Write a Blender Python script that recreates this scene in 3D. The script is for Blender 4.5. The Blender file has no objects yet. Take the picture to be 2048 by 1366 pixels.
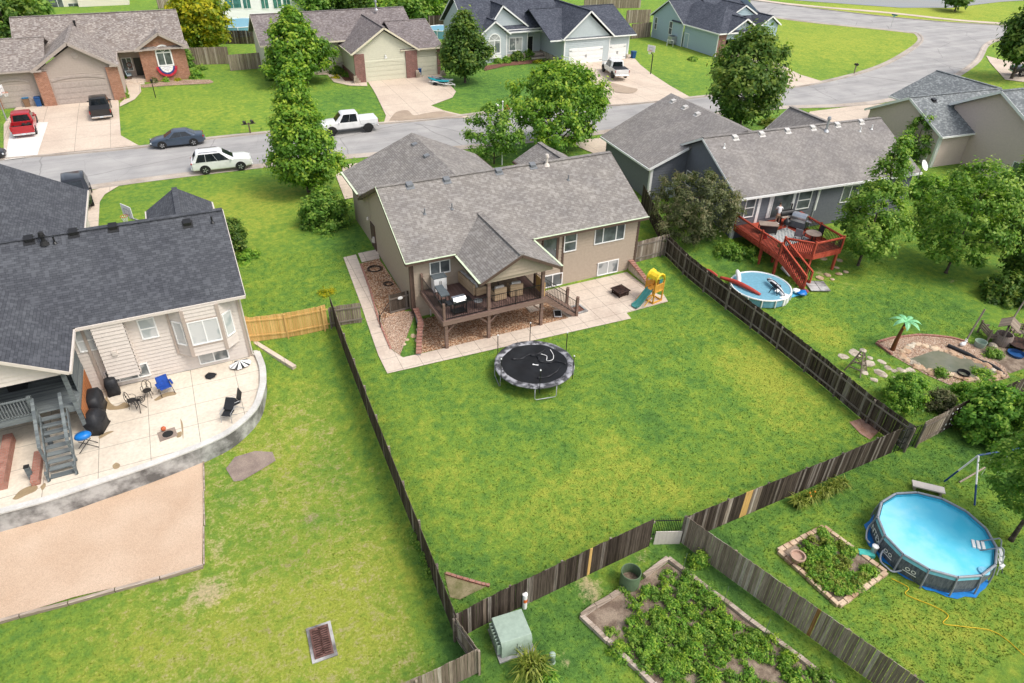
import bpy, bmesh, math, random
import numpy as np
from mathutils import Vector, Matrix
R = math.radians
SC = bpy.context.scene
COL = SC.collection
rng = random.Random(7)
F_PX, PITCH, ROLL, YAW, CAM_H = 1365.0, R(34.5), R(1.33), R(26.13), 23.2
def _axes():
    up = np.array([0, -math.cos(PITCH), -math.sin(PITCH)])
    Rm = np.array([[math.cos(ROLL), -math.sin(ROLL), 0], [math.sin(ROLL), math.cos(ROLL), 0], [0, 0, 1]])
    up = Rm @ up
    h = Rm @ np.array([1, 0, 0.])
    fw = np.cross(up, h)
    if fw[2] < 0: fw = -fw
    return np.array([h*math.cos(YAW)+fw*math.sin(YAW), -h*math.sin(YAW)+fw*math.cos(YAW), up])
AX = _axes()
cam_d = bpy.data.cameras.new('camera')
cam = bpy.data.objects.new('camera', cam_d)
COL.objects.link(cam)
r_, u_, b_ = AX @ np.array([1, 0, 0]), AX @ np.array([0, -1, 0]), AX @ np.array([0, 0, -1])
cam.matrix_world = Matrix(((r_[0], u_[0], b_[0], 0), (r_[1], u_[1], b_[1], 0), (r_[2], u_[2], b_[2], CAM_H), (0, 0, 0, 1)))
cam_d.sensor_width = 36
cam_d.lens = F_PX / 2048 * 36
cam_d.clip_end = 2000
SC.camera = cam
SUN_EL, SUN_AZ = 56.0, -50.0      # azimuth: counter-clockwise from +X, where the light comes from
w = bpy.data.worlds.new('World'); SC.world = w; w.use_nodes = True
nt = w.node_tree
sky = nt.nodes.new('ShaderNodeTexSky'); sky.sky_type = 'NISHITA'; sky.sun_disc = False
sky.sun_elevation = R(SUN_EL); sky.sun_rotation = R(90 - SUN_AZ)
sky.air_density = 1.0; sky.dust_density = 4.0; sky.ozone_density = 1.0
hs = nt.nodes.new('ShaderNodeHueSaturation'); hs.inputs['Saturation'].default_value = .5
nt.links.new(sky.outputs[0], hs.inputs['Color']); nt.links.new(hs.outputs[0], nt.nodes['Background'].inputs[0])
nt.nodes['Background'].inputs[1].default_value = 0.15
sl = bpy.data.lights.new('sun', 'SUN'); sl.energy = 1.05; sl.angle = R(16); sl.color = (1, .95, .87)
so = bpy.data.objects.new('sun', sl); COL.objects.link(so)
d_ = Vector((math.cos(R(SUN_EL))*math.cos(R(SUN_AZ)), math.cos(R(SUN_EL))*math.sin(R(SUN_AZ)), math.sin(R(SUN_EL))))
so.rotation_euler = d_.to_track_quat('Z', 'Y').to_euler()
so.location = (0, 0, 60)
SC.view_settings.view_transform = 'Standard'
SC.view_settings.look = 'None'
SC.view_settings.gamma = 1
SC.view_settings.exposure = 0.66
def sstep(a, b, x):
    t = np.clip((x - a) / (b - a), 0, 1)
    return t*t*(3-2*t)
def T(x, y):
    x = np.asarray(x, float); y = np.asarray(y, float)
    yard = np.interp(y, [-60, 14, 31], [-1.7, -1.5, -.8])
    side = np.interp(y, [-60, 14, 31.5, 33.5, 38, 46], [-1.7, -1.5, -.8, -.7, 0, .5])
    left = np.interp(y, [-60, 14, 28, 35, 38, 46], [-1.9, -1.8, -1.8, -.95, -.2, .5])
    left2 = np.interp(y, [-60, 14, 28, 36.35, 36.6, 46], [-1.9, -1.8, -1.8, -1.1, -.3, .5])
    left = left + (left2 - left) * (1 - sstep(.5, 1.0, x))
    z = np.where(y < 36.4, yard, side)
    z = z + (side - z) * sstep(26.9, 27.2, x)
    xw = np.clip(9.6+(y-32.2)*.31, 9.6, 10.75)
    z = side + (z - side) * sstep(xw-.14, xw+.10, x)
    z = left + (z - left) * sstep(3.0, 7.0, x)
    z = z + .4*np.clip((y-75)/11, 0, 1)
    return z
def ray(px, py):
    return AX @ np.array([(px-1024)/F_PX, (py-683)/F_PX, 1.0])
def G(px, py, z=None):
    d = ray(px, py)
    zz = 0.0 if z is None else z
    for _ in range(1 if z is not None else 25):
        t = (zz - CAM_H) / d[2]
        p = d * t
        if z is None: zz = float(T(p[0], p[1]))
    return Vector((float(p[0]), float(p[1]), float(zz)))
def atY(px, py, y):
    d = ray(px, py); t = y/d[1]
    return Vector((float(d[0]*t), float(y), float(CAM_H + d[2]*t)))
def atX(px, py, x):
    d = ray(px, py); t = x/d[0]
    return Vector((float(x), float(d[1]*t), float(CAM_H + d[2]*t)))
def H(px, py, py2, z=None):
    """height of an upright thing whose foot is at (px,py) and whose top is at image row py2"""
    b = G(px, py, z); lo, hi = 0., 25.
    for _ in range(40):
        m = (lo+hi)/2
        c = AX.T @ (np.array([b.x, b.y, b.z+m-CAM_H]))
        if 683 + F_PX*c[1]/c[2] > py2: lo = m
        else: hi = m
    return lo
class MB:
    def __init__(s):
        s.v = []; s.f = []; s.M = None
    def _a(s, pts):
        n = len(s.v)
        if s.M is not None: pts = [s.M @ Vector(p) for p in pts]
        s.v.extend(tuple(p) for p in pts)
        return n
    def poly(s, pts):
        n = s._a(pts); s.f.append(tuple(range(n, n+len(pts)))); return s
    def hexa(s, p):
        n = s._a(p)
        for q in ((3,2,1,0),(4,5,6,7),(0,1,5,4),(1,2,6,5),(2,3,7,6),(3,0,4,7)): s.f.append(tuple(n+i for i in q))
        return s
    def box(s, x0, x1, y0, y1, z0, z1):
        return s.hexa([(x0,y0,z0),(x1,y0,z0),(x1,y1,z0),(x0,y1,z0),(x0,y0,z1),(x1,y0,z1),(x1,y1,z1),(x0,y1,z1)])
    def cbox(s, c, d, rot=(0,0,0)):
        from mathutils import Euler
        e = Euler(rot).to_matrix(); c = Vector(c)
        a, b, h = d[0]/2, d[1]/2, d[2]/2
        return s.hexa([c + e @ Vector(q) for q in ((-a,-b,-h),(a,-b,-h),(a,b,-h),(-a,b,-h),(-a,-b,h),(a,-b,h),(a,b,h),(-a,b,h))])
    def beam(s, p, q, w, h, up=(0,0,1)):
        p = Vector(p); q = Vector(q); d = (q-p)
        if d.length < 1e-6: return s
        d.normalize(); up = Vector(up)
        if abs(d.dot(up)) > .98: up = Vector((0,1,0))
        a = d.cross(up).normalized()*w/2; b = a.cross(d).normalized()*h/2
        return s.hexa([p-a-b, p+a-b, q+a-b, q-a-b, p-a+b, p+a+b, q+a+b, q-a+b])
    def extr(s, pts, vec):
        vec = Vector(vec); n = len(pts)
        k = s._a([Vector(p) for p in pts] + [Vector(p)+vec for p in pts])
        s.f.append(tuple(range(k+n-1, k-1, -1))); s.f.append(tuple(range(k+n, k+2*n)))
        for i in range(n):
            j = (i+1) % n; s.f.append((k+i, k+j, k+n+j, k+n+i))
        return s
    def ring(s, rings, closed=False, cap=True):
        """loft a list of equal-length rings"""
        n = len(rings[0]); k = s._a([p for r in rings for p in r]); m = len(rings)
        for i in range(m if closed else m-1):
            for j in range(n):
                a = k+i*n+j; b = k+i*n+(j+1) % n; i2 = (i+1) % m
                s.f.append((a, b, k+i2*n+(j+1) % n, k+i2*n+j))
        if cap and not closed:
            s.f.append(tuple(k+j for j in reversed(range(n)))); s.f.append(tuple(k+(m-1)*n+j for j in range(n)))
        return s
    def cyl(s, p, q, r0, r1=None, n=10, cap=True):
        p = Vector(p); q = Vector(q); r1 = r0 if r1 is None else r1
        d = (q-p).normalized(); up = Vector((0,0,1)) if abs(d.z) < .95 else Vector((1,0,0))
        a = d.cross(up).normalized(); b = a.cross(d)
        rr = lambda c, r: [c + (a*math.cos(t)+b*math.sin(t))*r for t in (2*math.pi*i/n for i in range(n))]
        return s.ring([list(reversed(rr(p, r0))), list(reversed(rr(q, r1)))], cap=cap)
    def tube(s, pts, r, n=6, closed=False):
        pts = [Vector(p) for p in pts]; m = len(pts); rings = []; prev = None
        for i in range(m):
            if closed: d = pts[(i+1) % m]-pts[i-1]
            else: d = pts[min(i+1, m-1)]-pts[max(i-1, 0)]
            d.normalize()
            if prev is None:
                up = Vector((0,0,1)) if abs(d.z) < .9 else Vector((1,0,0))
                a = d.cross(up).normalized()
            else:
                a = (prev - d*prev.dot(d)).normalized()
            prev = a; b = a.cross(d)
            rad = r[i] if isinstance(r, (list, tuple)) else r
            rings.append([pts[i]+(a*math.cos(t)-b*math.sin(t))*rad for t in (2*math.pi*k/n for k in range(n))])
        return s.ring(rings, closed=closed)
    def lathe(s, prof, c=(0,0,0), n=18, sx=1, sy=1):
        c = Vector(c)
        rings = [[c+Vector((r*math.cos(t)*sx, r*math.sin(t)*sy, z)) for t in (2*math.pi*k/n for k in range(n))] for r, z in prof]
        return s.ring(rings, cap=True)
    def ell(s, c, r, nu=10, nv=6):
        c = Vector(c); rings = []
        for i in range(1, nv):
            p = -math.pi/2+math.pi*i/nv
            rings.append([c+Vector((r[0]*math.cos(p)*math.cos(t), r[1]*math.cos(p)*math.sin(t), r[2]*math.sin(p))) for t in (2*math.pi*k/nu for k in range(nu))])
        k = len(s.v); s.ring(rings, cap=False)
        a = s._a([c-Vector((0,0,r[2])), c+Vector((0,0,r[2]))]); n = nu; m = nv-1
        for j in range(n):
            s.f.append((a, k+(j+1) % n, k+j)); s.f.append((a+1, k+(m-1)*n+j, k+(m-1)*n+(j+1) % n))
        return s
    def build(s, name, mat, parent=None, off=None, smooth=False, bevel=0, seg=2, label=None):
        v = np.array(s.v, dtype=np.float32).reshape(-1, 3)
        if off is None and parent is not None and parent.get('_w'): off = parent['_w']
        uvv = v
        if off is not None: v = v - np.array(off, dtype=np.float32)
        me = bpy.data.meshes.new(name)
        me.from_pydata(v.tolist(), [], s.f); 
        auto_uv(me, uvv)
        me.materials.append(mat)
        if smooth: me.polygons.foreach_set('use_smooth', [True]*len(me.polygons))
        o = bpy.data.objects.new(name, me); COL.objects.link(o)
        if parent is not None:
            o.parent = parent
        elif off is not None: o.location = off
        if bevel:
            m = o.modifiers.new('bevel', 'BEVEL'); m.width = bevel; m.segments = seg; m.limit_method = 'ANGLE'; m.angle_limit = R(35)
            if smooth is False: me.polygons.foreach_set('use_smooth', [True]*len(me.polygons)); m.harden_normals = True
        if label: o['label'] = label
        return o
def auto_uv(me, co=None):
    """box-like UVs in metres: u runs level, v runs up the slope of every face"""
    nl = len(me.loops)
    if nl == 0: return
    uv = me.uv_layers.new(name='UVMap')
    nf = len(me.polygons)
    nor = np.zeros(nf*3, np.float32); me.polygons.foreach_get('normal', nor); nor = nor.reshape(-1, 3)
    tot = np.zeros(nf, np.int32); me.polygons.foreach_get('loop_total', tot)
    vi = np.zeros(nl, np.int32); me.loops.foreach_get('vertex_index', vi)
    if co is None:
        co = np.zeros(len(me.vertices)*3, np.float32); me.vertices.foreach_get('co', co); co = co.reshape(-1, 3)
    n = np.repeat(nor, tot, axis=0)
    flat = np.abs(n[:, 2]) > .985
    u = np.stack([-n[:, 1], n[:, 0], np.zeros(nl)], 1)
    ln = np.linalg.norm(u, axis=1, keepdims=True); ln[ln < 1e-6] = 1
    u = u/ln; u[flat] = (1, 0, 0)
    vv = np.cross(n, u); vv[flat] = (0, 1, 0)
    p = co[vi]
    out = np.stack([(p*u).sum(1), (p*vv).sum(1)], 1).astype(np.float32)
    uv.data.foreach_set('uv', out.ravel())
def thing(name, label, cat, loc=(0,0,0), rz=0, group=None, world=False):
    """an Empty at a thing's base. world=True: its parts are written in world coordinates"""
    o = bpy.data.objects.new(name, None); COL.objects.link(o)
    o.empty_display_size = .2
    o.location = loc; o.rotation_euler = (0, 0, rz)
    o['label'] = label; o['category'] = cat
    if group: o['group'] = group
    if world: o['_w'] = [float(c) for c in loc]
    return o
def tag(o, label=None, cat=None, group=None, kind=None):
    if label: o['label'] = label
    if cat: o['category'] = cat
    if group: o['group'] = group
    if kind: o['kind'] = kind
    return o
def struct(o): o['kind'] = 'structure'; return o
def dup(o, parent=None, loc=None, rz=None, label=None):
    c = o.copy(); COL.objects.link(c)
    if parent is not None: c.parent = parent
    if loc is not None: c.location = loc
    if rz is not None: c.rotation_euler = (0, 0, rz)
    if label: c['label'] = label
    for ch in list(o.children): dup(ch, c)
    return c
class NT:
    def __init__(s, name):
        s.m = bpy.data.materials.new(name); s.m.use_nodes = True
        s.t = s.m.node_tree; s.b = s.t.nodes['Principled BSDF']
    def n(s, typ, **kw):
        nd = s.t.nodes.new('ShaderNode'+typ)
        for k, v in kw.items():
            if k.startswith('i_'):
                key = k[2:]; nd.inputs[int(key) if key.isdigit() else key.replace('_', ' ')].default_value = v
            else: setattr(nd, k, v)
        return nd
    def l(s, a, b): s.t.links.new(a, b)
    def uv(s): return s.n('TexCoord').outputs['UV']
    def ob(s): return s.n('TexCoord').outputs['Object']
    def geo(s): return s.n('NewGeometry').outputs['Position']
    def noise(s, vec, scale, detail=3, rough=.55):
        nd = s.n('TexNoise'); nd.inputs['Scale'].default_value = scale; nd.inputs['Detail'].default_value = detail; nd.inputs['Roughness'].default_value = rough
        s.l(vec, nd.inputs['Vector']); return nd.outputs['Fac']
    def scale(s, vec, sx, sy, sz=1):
        nd = s.n('Mapping'); nd.inputs['Scale'].default_value = (sx, sy, sz); s.l(vec, nd.inputs['Vector']); return nd.outputs[0]
    def ramp(s, fac, stops):
        nd = s.n('ValToRGB'); e = nd.color_ramp.elements
        while len(e) < len(stops): e.new(.5)
        for i, (p, c) in enumerate(stops):
            e[i].position = p; e[i].color = (*c, 1) if len(c) == 3 else c
        s.l(fac, nd.inputs[0]); return nd.outputs[0]
    def mix(s, fac, a, b, mode='MIX'):
        nd = s.n('MixRGB', blend_type=mode)
        for i, x in ((0, fac), (1, a), (2, b)):
            if hasattr(x, 'is_linked'): s.l(x, nd.inputs[i])
            elif i == 0: nd.inputs[0].default_value = x
            else: nd.inputs[i].default_value = (*x, 1)
        return nd.outputs[0]
    def math(s, op, a, b=0):
        nd = s.n('Math', operation=op)
        for i, x in ((0, a), (1, b)):
            if hasattr(x, 'is_linked'): s.l(x, nd.inputs[i])
            else: nd.inputs[i].default_value = x
        return nd.outputs[0]
    def white(s, vec):
        nd = s.n('TexWhiteNoise'); nd.noise_dimensions = '3D'; s.l(vec, nd.inputs['Vector']); return nd.outputs['Value']
    def floor(s, vec):
        nd = s.n('VectorMath', operation='FLOOR'); s.l(vec, nd.inputs[0]); return nd.outputs[0]
    def bump(s, h, strength=.3, dist=.02):
        nd = s.n('Bump'); nd.inputs['Strength'].default_value = strength; nd.inputs['Distance'].default_value = dist
        s.l(h, nd.inputs['Height']); s.l(nd.outputs[0], s.b.inputs['Normal'])
    def done(s, col=None, rough=.8, metal=0, spec=.3):
        if col is not None:
            if hasattr(col, 'is_linked'): s.l(col, s.b.inputs['Base Color'])
            else: s.b.inputs['Base Color'].default_value = (*col, 1)
        s.b.inputs['Roughness'].default_value = rough; s.b.inputs['Metallic'].default_value = metal
        s.b.inputs['Specular IOR Level'].default_value = spec
        return s.m
_mc = {}
def sc_(c, k): return tuple(min(1, x*k) for x in c)
def paint(name, c, rough=.5, metal=0, var=.12, scale=6, bump=0, spec=.35):
    """a plain surface with slight tone variation"""
    if name in _mc: return _mc[name]
    s = NT(name); f = s.noise(s.ob(), scale, 4)
    col = s.ramp(f, [(.3, sc_(c, 1-var)), (.7, sc_(c, 1+var))])
    if bump: s.bump(f, bump, .01)
    _mc[name] = s.done(col, rough, metal, spec); return _mc[name]
def two(name, c1, c2, scale, rough=.85, lo=.4, hi=.6, detail=5, bump=.2, bd=.02, c3=None, fine=40):
    s = NT(name); g = s.geo(); f = s.noise(g, scale, detail)
    st = [(lo, c1), (hi, c2)]
    col = s.ramp(f, st)
    f2 = s.noise(g, fine, 3)
    col = s.mix(.55, col, s.ramp(f2, [(.3, (.6,.6,.6)), (.7, (1.25,1.25,1.25))]), 'MULTIPLY')
    s.bump(f2, bump, bd)
    return s.done(col, rough, 0, .25)
def shingle(name, a, b, c, rw=.32, rh=.145):
    s = NT(name); uv = s.uv()
    br = s.n('TexBrick'); s.l(uv, br.inputs['Vector'])
    br.offset = .37; br.offset_frequency = 2; br.squash = 1
    for k, v in (('Color1', a), ('Color2', b), ('Mortar', sc_(a, .45))): br.inputs[k].default_value = (*v, 1)
    br.inputs['Scale'].default_value = 1; br.inputs['Mortar Size'].default_value = .008; br.inputs['Brick Width'].default_value = rw
    br.inputs['Row Height'].default_value = rh; br.inputs['Bias'].default_value = -.1
    v2 = s.floor(s.scale(uv, 1/(rw*.62), 1/rh))
    wn = s.white(v2)
    col = s.mix(s.ramp(wn, [(.70, (0,0,0)), (.80, (.6,.6,.6))]), br.outputs['Color'], c)
    big = s.noise(s.geo(), .6, 4)
    col = s.mix(.8, col, s.ramp(big, [(.3, (.8,.8,.82)), (.7, (1.12,1.12,1.1))]), 'MULTIPLY')
    sep = s.n('SeparateXYZ'); s.l(uv, sep.inputs[0])
    saw = s.math('FRACT', s.math('MULTIPLY', sep.outputs['Y'], 1/rh))
    hh = s.math('ADD', s.math('MULTIPLY', saw, -1), s.math('MULTIPLY', wn, .5))
    s.bump(hh, .55, .012)
    return s.done(col, .9, 0, .2)
def bricks(name, a, b, m, rw=.22, rh=.075, ms=.01):
    s = NT(name); uv = s.uv(); br = s.n('TexBrick'); s.l(uv, br.inputs['Vector'])
    for k, v in (('Color1', a), ('Color2', b), ('Mortar', m)): br.inputs[k].default_value = (*v, 1)
    br.inputs['Scale'].default_value = 1; br.inputs['Mortar Size'].default_value = ms; br.inputs['Brick Width'].default_value = rw; br.inputs['Row Height'].default_value = rh
    f = s.noise(s.geo(), 3, 4)
    col = s.mix(.7, br.outputs['Color'], s.ramp(f, [(.3, (.75,.75,.75)), (.7, (1.2,1.2,1.2))]), 'MULTIPLY')
    s.bump(br.outputs['Fac'], -.5, .01)
    return s.done(col, .85, 0, .2)
def boards(name, a, b, w=.14, c=None, horizontal=False, streak=1.0):
    """weathered boards: every board its own tone, streaks along it"""
    s = NT(name); uv = s.uv()
    if horizontal:
        v = s.scale(uv, .35, 1/w); st = s.scale(uv, 1.2, 30)
    else:
        v = s.scale(uv, 1/w, .35); st = s.scale(uv, 30, 1.2)
    sep = s.n('SeparateXYZ'); s.l(v, sep.inputs[0])
    comb = s.n('CombineXYZ'); s.l(s.math('FLOOR', sep.outputs['Y' if horizontal else 'X']), comb.inputs[0])
    wn = s.white(comb.outputs[0])
    col = s.ramp(wn, [(.05, a), (.85, b)] + ([(.97, c)] if c else []))
    f = s.noise(st, 1, 4, .65)
    col = s.mix(streak, col, s.ramp(f, [(.3, (.45,.45,.45)), (.7, (1.75,1.75,1.75))]), 'MULTIPLY')
    s.bump(f, .3, .006)
    return s.done(col, .9, 0, .15)
def glass(name, c, rough=.06, blind=None):
    s = NT(name)
    if blind:
        f = s.noise(s.ob(), .9, 2)
        col = s.ramp(f, [(.42, c), (.52, blind)])
    else:
        f = s.noise(s.ob(), 1.4, 2); col = s.ramp(f, [(.3, sc_(c, .6)), (.7, sc_(c, 1.5))])
    return s.done(col, rough, 0, .6)
M = {}
M['roof_main'] = shingle('shingle_weathered', (.215,.197,.18), (.268,.248,.228), (.33,.312,.29))
M['roof_left'] = shingle('shingle_charcoal', (.066,.07,.08), (.088,.093,.105), (.112,.118,.132))
M['roof_right'] = shingle('shingle_taupe', (.225,.207,.193), (.26,.242,.227), (.30,.28,.265))
M['roof_tan'] = shingle('shingle_mixed', (.20,.165,.145), (.31,.275,.25), (.42,.385,.35))
M['roof_green'] = shingle('shingle_brownish', (.16,.135,.13), (.235,.205,.20), (.30,.27,.265))
M['roof_blue'] = shingle('shingle_slate', (.055,.062,.08), (.085,.092,.115), (.11,.12,.145))
M['roof_speckled'] = shingle('shingle_speckled', (.15,.165,.17), (.21,.225,.23), (.33,.35,.35))
M['sid_main'] = paint('siding_taupe', (.40,.325,.25), .75, var=.06)
M['sid_left'] = paint('siding_greige', (.62,.56,.505), .75, var=.05)
M['sid_left_dark'] = paint('siding_greige_dark', (.42,.35,.30), .75, var=.05)
M['sid_right'] = paint('siding_slate', (.135,.145,.165), .7, var=.08)
M['sid_right_gar'] = paint('siding_graygreen', (.165,.175,.178), .7, var=.08)
M['sid_tan'] = paint('siding_tan', (.42,.35,.30), .75, var=.05)
M['sid_green'] = paint('siding_sage', (.60,.585,.46), .75, var=.05)
M['sid_blue'] = paint('siding_bluegray', (.46,.51,.52), .75, var=.05)
M['sid_aqua'] = paint('siding_aqua', (.37,.47,.51), .75, var=.05)
M['sid_beige'] = paint('siding_beige', (.60,.49,.43), .75, var=.05)
M['sid_cream'] = paint('siding_cream', (.72,.67,.56), .75, var=.04)
M['white'] = paint('white_paint', (.80,.80,.78), .5, var=.04)
M['offwhite'] = paint('offwhite_paint', (.62,.56,.50), .55, var=.04)
M['trim_brown'] = paint('trim_brown', (.105,.068,.052), .6)
M['trim_tan'] = paint('trim_tan', (.40,.34,.30), .6)
M['gutter_green'] = paint('drip_edge', (.62,.72,.50), .4)
M['deck_brown'] = boards('deck_stain', (.17,.11,.085), (.22,.15,.12), .14, horizontal=True, streak=.45)
M['deck_floor'] = boards('deck_floor_stain', (.12,.075,.065), (.17,.11,.095), .14, streak=.5)
M['deck_red'] = boards('deck_red_stain', (.30,.05,.03), (.42,.085,.05), .14, streak=.5)
M['deck_gray'] = boards('deck_gray_stain', (.10,.115,.12), (.17,.19,.19), .14, horizontal=True, streak=.6)
M['black'] = paint('black_metal', (.012,.012,.013), .4, spec=.5)
M['rubber'] = paint('rubber', (.018,.018,.018), .8)
M['vinyl'] = paint('black_vinyl', (.016,.017,.02), .55, var=.3, bump=.4)
M['steel'] = paint('steel', (.55,.56,.57), .28, .9)
M['galv'] = paint('galvanised', (.45,.46,.47), .45, .6)
M['glass'] = glass('window_glass', (.10,.115,.12))
M['blind'] = glass('window_with_blind', (.13,.15,.155), .12, (.42,.43,.42))
M['curtain'] = glass('window_with_curtain', (.36,.40,.40), .15, (.55,.56,.55))
M['brick'] = bricks('brick_orange', (.30,.105,.05), (.42,.18,.10), (.36,.29,.24))
M['brick_dark'] = bricks('brick_maroon', (.16,.055,.045), (.23,.085,.065), (.32,.26,.23))
M['edging'] = bricks('edging_brick', (.34,.13,.09), (.42,.20,.15), (.30,.22,.18), .2, .1, .012)
M['stone'] = two('field_stone', (.30,.25,.19), (.55,.48,.38), 1.5, bump=.5, bd=.04, fine=12)
M['flag'] = two('sandstone', (.42,.27,.17), (.62,.48,.34), 1.2, bump=.4, bd=.03, fine=14)
M['fence_dark'] = boards('fence_weathered', (.030,.022,.017), (.085,.066,.052), .145, (.20,.175,.15), streak=1)
M['fence_gray'] = boards('fence_grayed', (.16,.125,.095), (.28,.23,.18), .145, (.38,.33,.28), streak=.8)
M['fence_new'] = boards('fence_new_cedar', (.52,.31,.10), (.66,.42,.16), .14, (.60,.36,.13), streak=.35)
M['rail'] = boards('fence_rail', (.14,.115,.095), (.25,.215,.18), .3, horizontal=True, streak=.8)
M['timber'] = boards('garden_timber', (.24,.19,.145), (.42,.35,.29), .15, horizontal=True, streak=.8)
M['bark'] = two('bark', (.06,.045,.035), (.13,.105,.085), 6, bump=.6, bd=.03)
def jointed(name, c, stain, w, h, rot=0, off=(0,0), jw=.012, k=.4):
    s = NT(name); g = s.geo(); f = s.noise(g, k, 6, .62); f3 = s.noise(g, 60, 2); f2 = s.noise(g, 6, 4)
    col = s.ramp(f, [(.33, stain), (.57, c)])
    col = s.mix(.7, col, s.ramp(f2, [(.3, (.84,.83,.82)), (.7, (1.1,1.1,1.1))]), 'MULTIPLY'); col = s.mix(.5, col, s.ramp(f3, [(.3, (.8,.8,.8)), (.7, (1.18,1.18,1.18))]), 'MULTIPLY')
    mp = s.n('Mapping'); mp.inputs['Rotation'].default_value = (0,0,rot); mp.inputs['Location'].default_value = (off[0],off[1],0); s.l(g, mp.inputs['Vector'])
    br = s.n('TexBrick'); br.offset = 0; s.l(mp.outputs[0], br.inputs['Vector'])
    for kk, v in (('Scale',1),('Mortar Size',jw),('Brick Width',w),('Row Height',h),('Mortar Smooth',.2)): br.inputs[kk].default_value = v
    col = s.mix(br.outputs['Fac'], col, sc_(stain, .38))
    s.bump(f3, .25, .004); return s.done(col, .82, 0, .25)
def concrete(name, c, stain, k=.5, lo=.45):
    s = NT(name); g = s.geo()
    f = s.noise(g, k, 6, .62); f2 = s.noise(g, 9, 4); f3 = s.noise(g, 70, 2)
    col = s.ramp(f, [(lo-.12, stain), (lo+.12, c)])
    col = s.mix(.6, col, s.ramp(f2, [(.3, (.86,.85,.84)), (.7, (1.1,1.1,1.1))]), 'MULTIPLY')
    col = s.mix(.5, col, s.ramp(f3, [(.3, (.8,.8,.8)), (.7, (1.18,1.18,1.18))]), 'MULTIPLY')
    s.bump(f3, .25, .004)
    return s.done(col, .85, 0, .25)
M['conc'] = jointed('concrete_walk', (.61,.52,.43), (.50,.41,.335), 1.22, 1.22, 0, (.2,.35), .012)
M['conc_drive'] = jointed('concrete_drive', (.61,.51,.41), (.53,.43,.345), 3.1, 3.6, 0, (.6,.4), .016, .3)
M['conc_white'] = concrete('concrete_new', (.72,.70,.66), (.66,.63,.58), .3)
M['conc_patio'] = concrete('concrete_patio', (.68,.61,.50), (.60,.52,.415), .35)
M['conc_wall'] = concrete('concrete_wall', (.46,.455,.44), (.13,.125,.12), 1.0, .5)
M['kerb'] = concrete('kerb_concrete', (.46,.405,.35), (.33,.28,.235), .4)
M['wet'] = concrete('wet_stain', (.34,.255,.15), (.27,.20,.115), 1.2); M['damp'] = concrete('damp_concrete', (.40,.315,.235), (.34,.265,.20), .8); M['tar'] = concrete('tar_patch', (.20,.19,.185), (.14,.135,.13), .6)
def asphalt():
    s = NT('asphalt'); g = s.geo()
    st = s.noise(s.scale(g, .05, .8), 1, 5, .6); f = s.noise(g, .35, 5); f3 = s.noise(g, 60, 2)
    col = s.ramp(st, [(.3, (.32,.31,.30)), (.7, (.42,.41,.395))])
    col = s.mix(.9, col, s.ramp(f, [(.3, (.80,.80,.81)), (.65, (1.06,1.05,1.04))]), 'MULTIPLY')
    col = s.mix(.5, col, s.ramp(f3, [(.3, (.72,.72,.72)), (.7, (1.22,1.22,1.22))]), 'MULTIPLY')
    vo = s.n('TexVoronoi', feature='DISTANCE_TO_EDGE'); vo.inputs['Scale'].default_value = .085
    nz = s.n('TexNoise'); nz.inputs['Scale'].default_value = .5; s.l(g, nz.inputs['Vector'])
    s.l(s.mix(.55, g, nz.outputs['Color'], 'ADD'), vo.inputs['Vector'])
    vo2 = s.n('TexVoronoi', feature='DISTANCE_TO_EDGE'); vo2.inputs['Scale'].default_value = .21; s.l(s.mix(.7, g, nz.outputs['Color'], 'ADD'), vo2.inputs['Vector'])
    col = s.mix(s.ramp(vo2.outputs['Distance'], [(.002, (.35,.35,.35)), (.006, (0,0,0))]), col, (.20,.195,.19))
    col = s.mix(s.ramp(vo.outputs['Distance'], [(.0022, (.6,.6,.6)), (.0045, (0,0,0))]), col, (.14,.135,.13))
    s.bump(f3, .3, .006)
    return s.done(col, .9, 0, .2)
M['asphalt'] = asphalt()
def gravel(name, cs, sc=14, bd=.04):
    s = NT(name); g = s.geo(); vo = s.n('TexVoronoi'); vo.inputs['Scale'].default_value = sc; s.l(g, vo.inputs['Vector'])
    sep = s.n('SeparateColor'); s.l(vo.outputs['Color'], sep.inputs[0])
    col = s.ramp(sep.outputs[0], [((i+.5)/len(cs), c) for i, c in enumerate(cs)])
    col = s.mix(.85, col, s.ramp(vo.outputs['Distance'], [(.15, (1.15,1.15,1.15)), (.75, (.35,.33,.3))]), 'MULTIPLY')
    big = s.noise(g, .8, 3); col = s.mix(.7, col, s.ramp(big, [(.35, (.8,.78,.76)), (.65, (1.15,1.15,1.15))]), 'MULTIPLY')
    s.bump(s.math('MULTIPLY', vo.outputs['Distance'], -1), .7, bd)
    return s.done(col, .9, 0, .2)
M['gravel'] = gravel('river_gravel', [(.30,.155,.085), (.50,.28,.16), (.64,.43,.28), (.68,.53,.39), (.42,.22,.12)], 13)
M['gravel_pale'] = gravel('pale_gravel', [(.40,.25,.17), (.52,.38,.28), (.62,.50,.40), (.44,.28,.20)], 16)
M['soil'] = two('garden_soil', (.16,.115,.085), (.30,.235,.175), 2.2, bump=.6, bd=.05, fine=18)
M['bare'] = two('bare_earth', (.24,.185,.155), (.31,.245,.20), 1.5, bump=.4, bd=.03, fine=22)
M['sand'] = two('red_sand', (.51,.365,.255), (.58,.44,.325), .5, bump=.3, bd=.02, fine=30, lo=.3, hi=.7)
M['mulch'] = two('red_mulch', (.12,.055,.04), (.22,.10,.07), 5, bump=.8, bd=.05, fine=20)
M['brownpatch'] = two('brick_dust', (.27,.15,.10), (.36,.22,.16), 3, bump=.3, fine=16)
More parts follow.
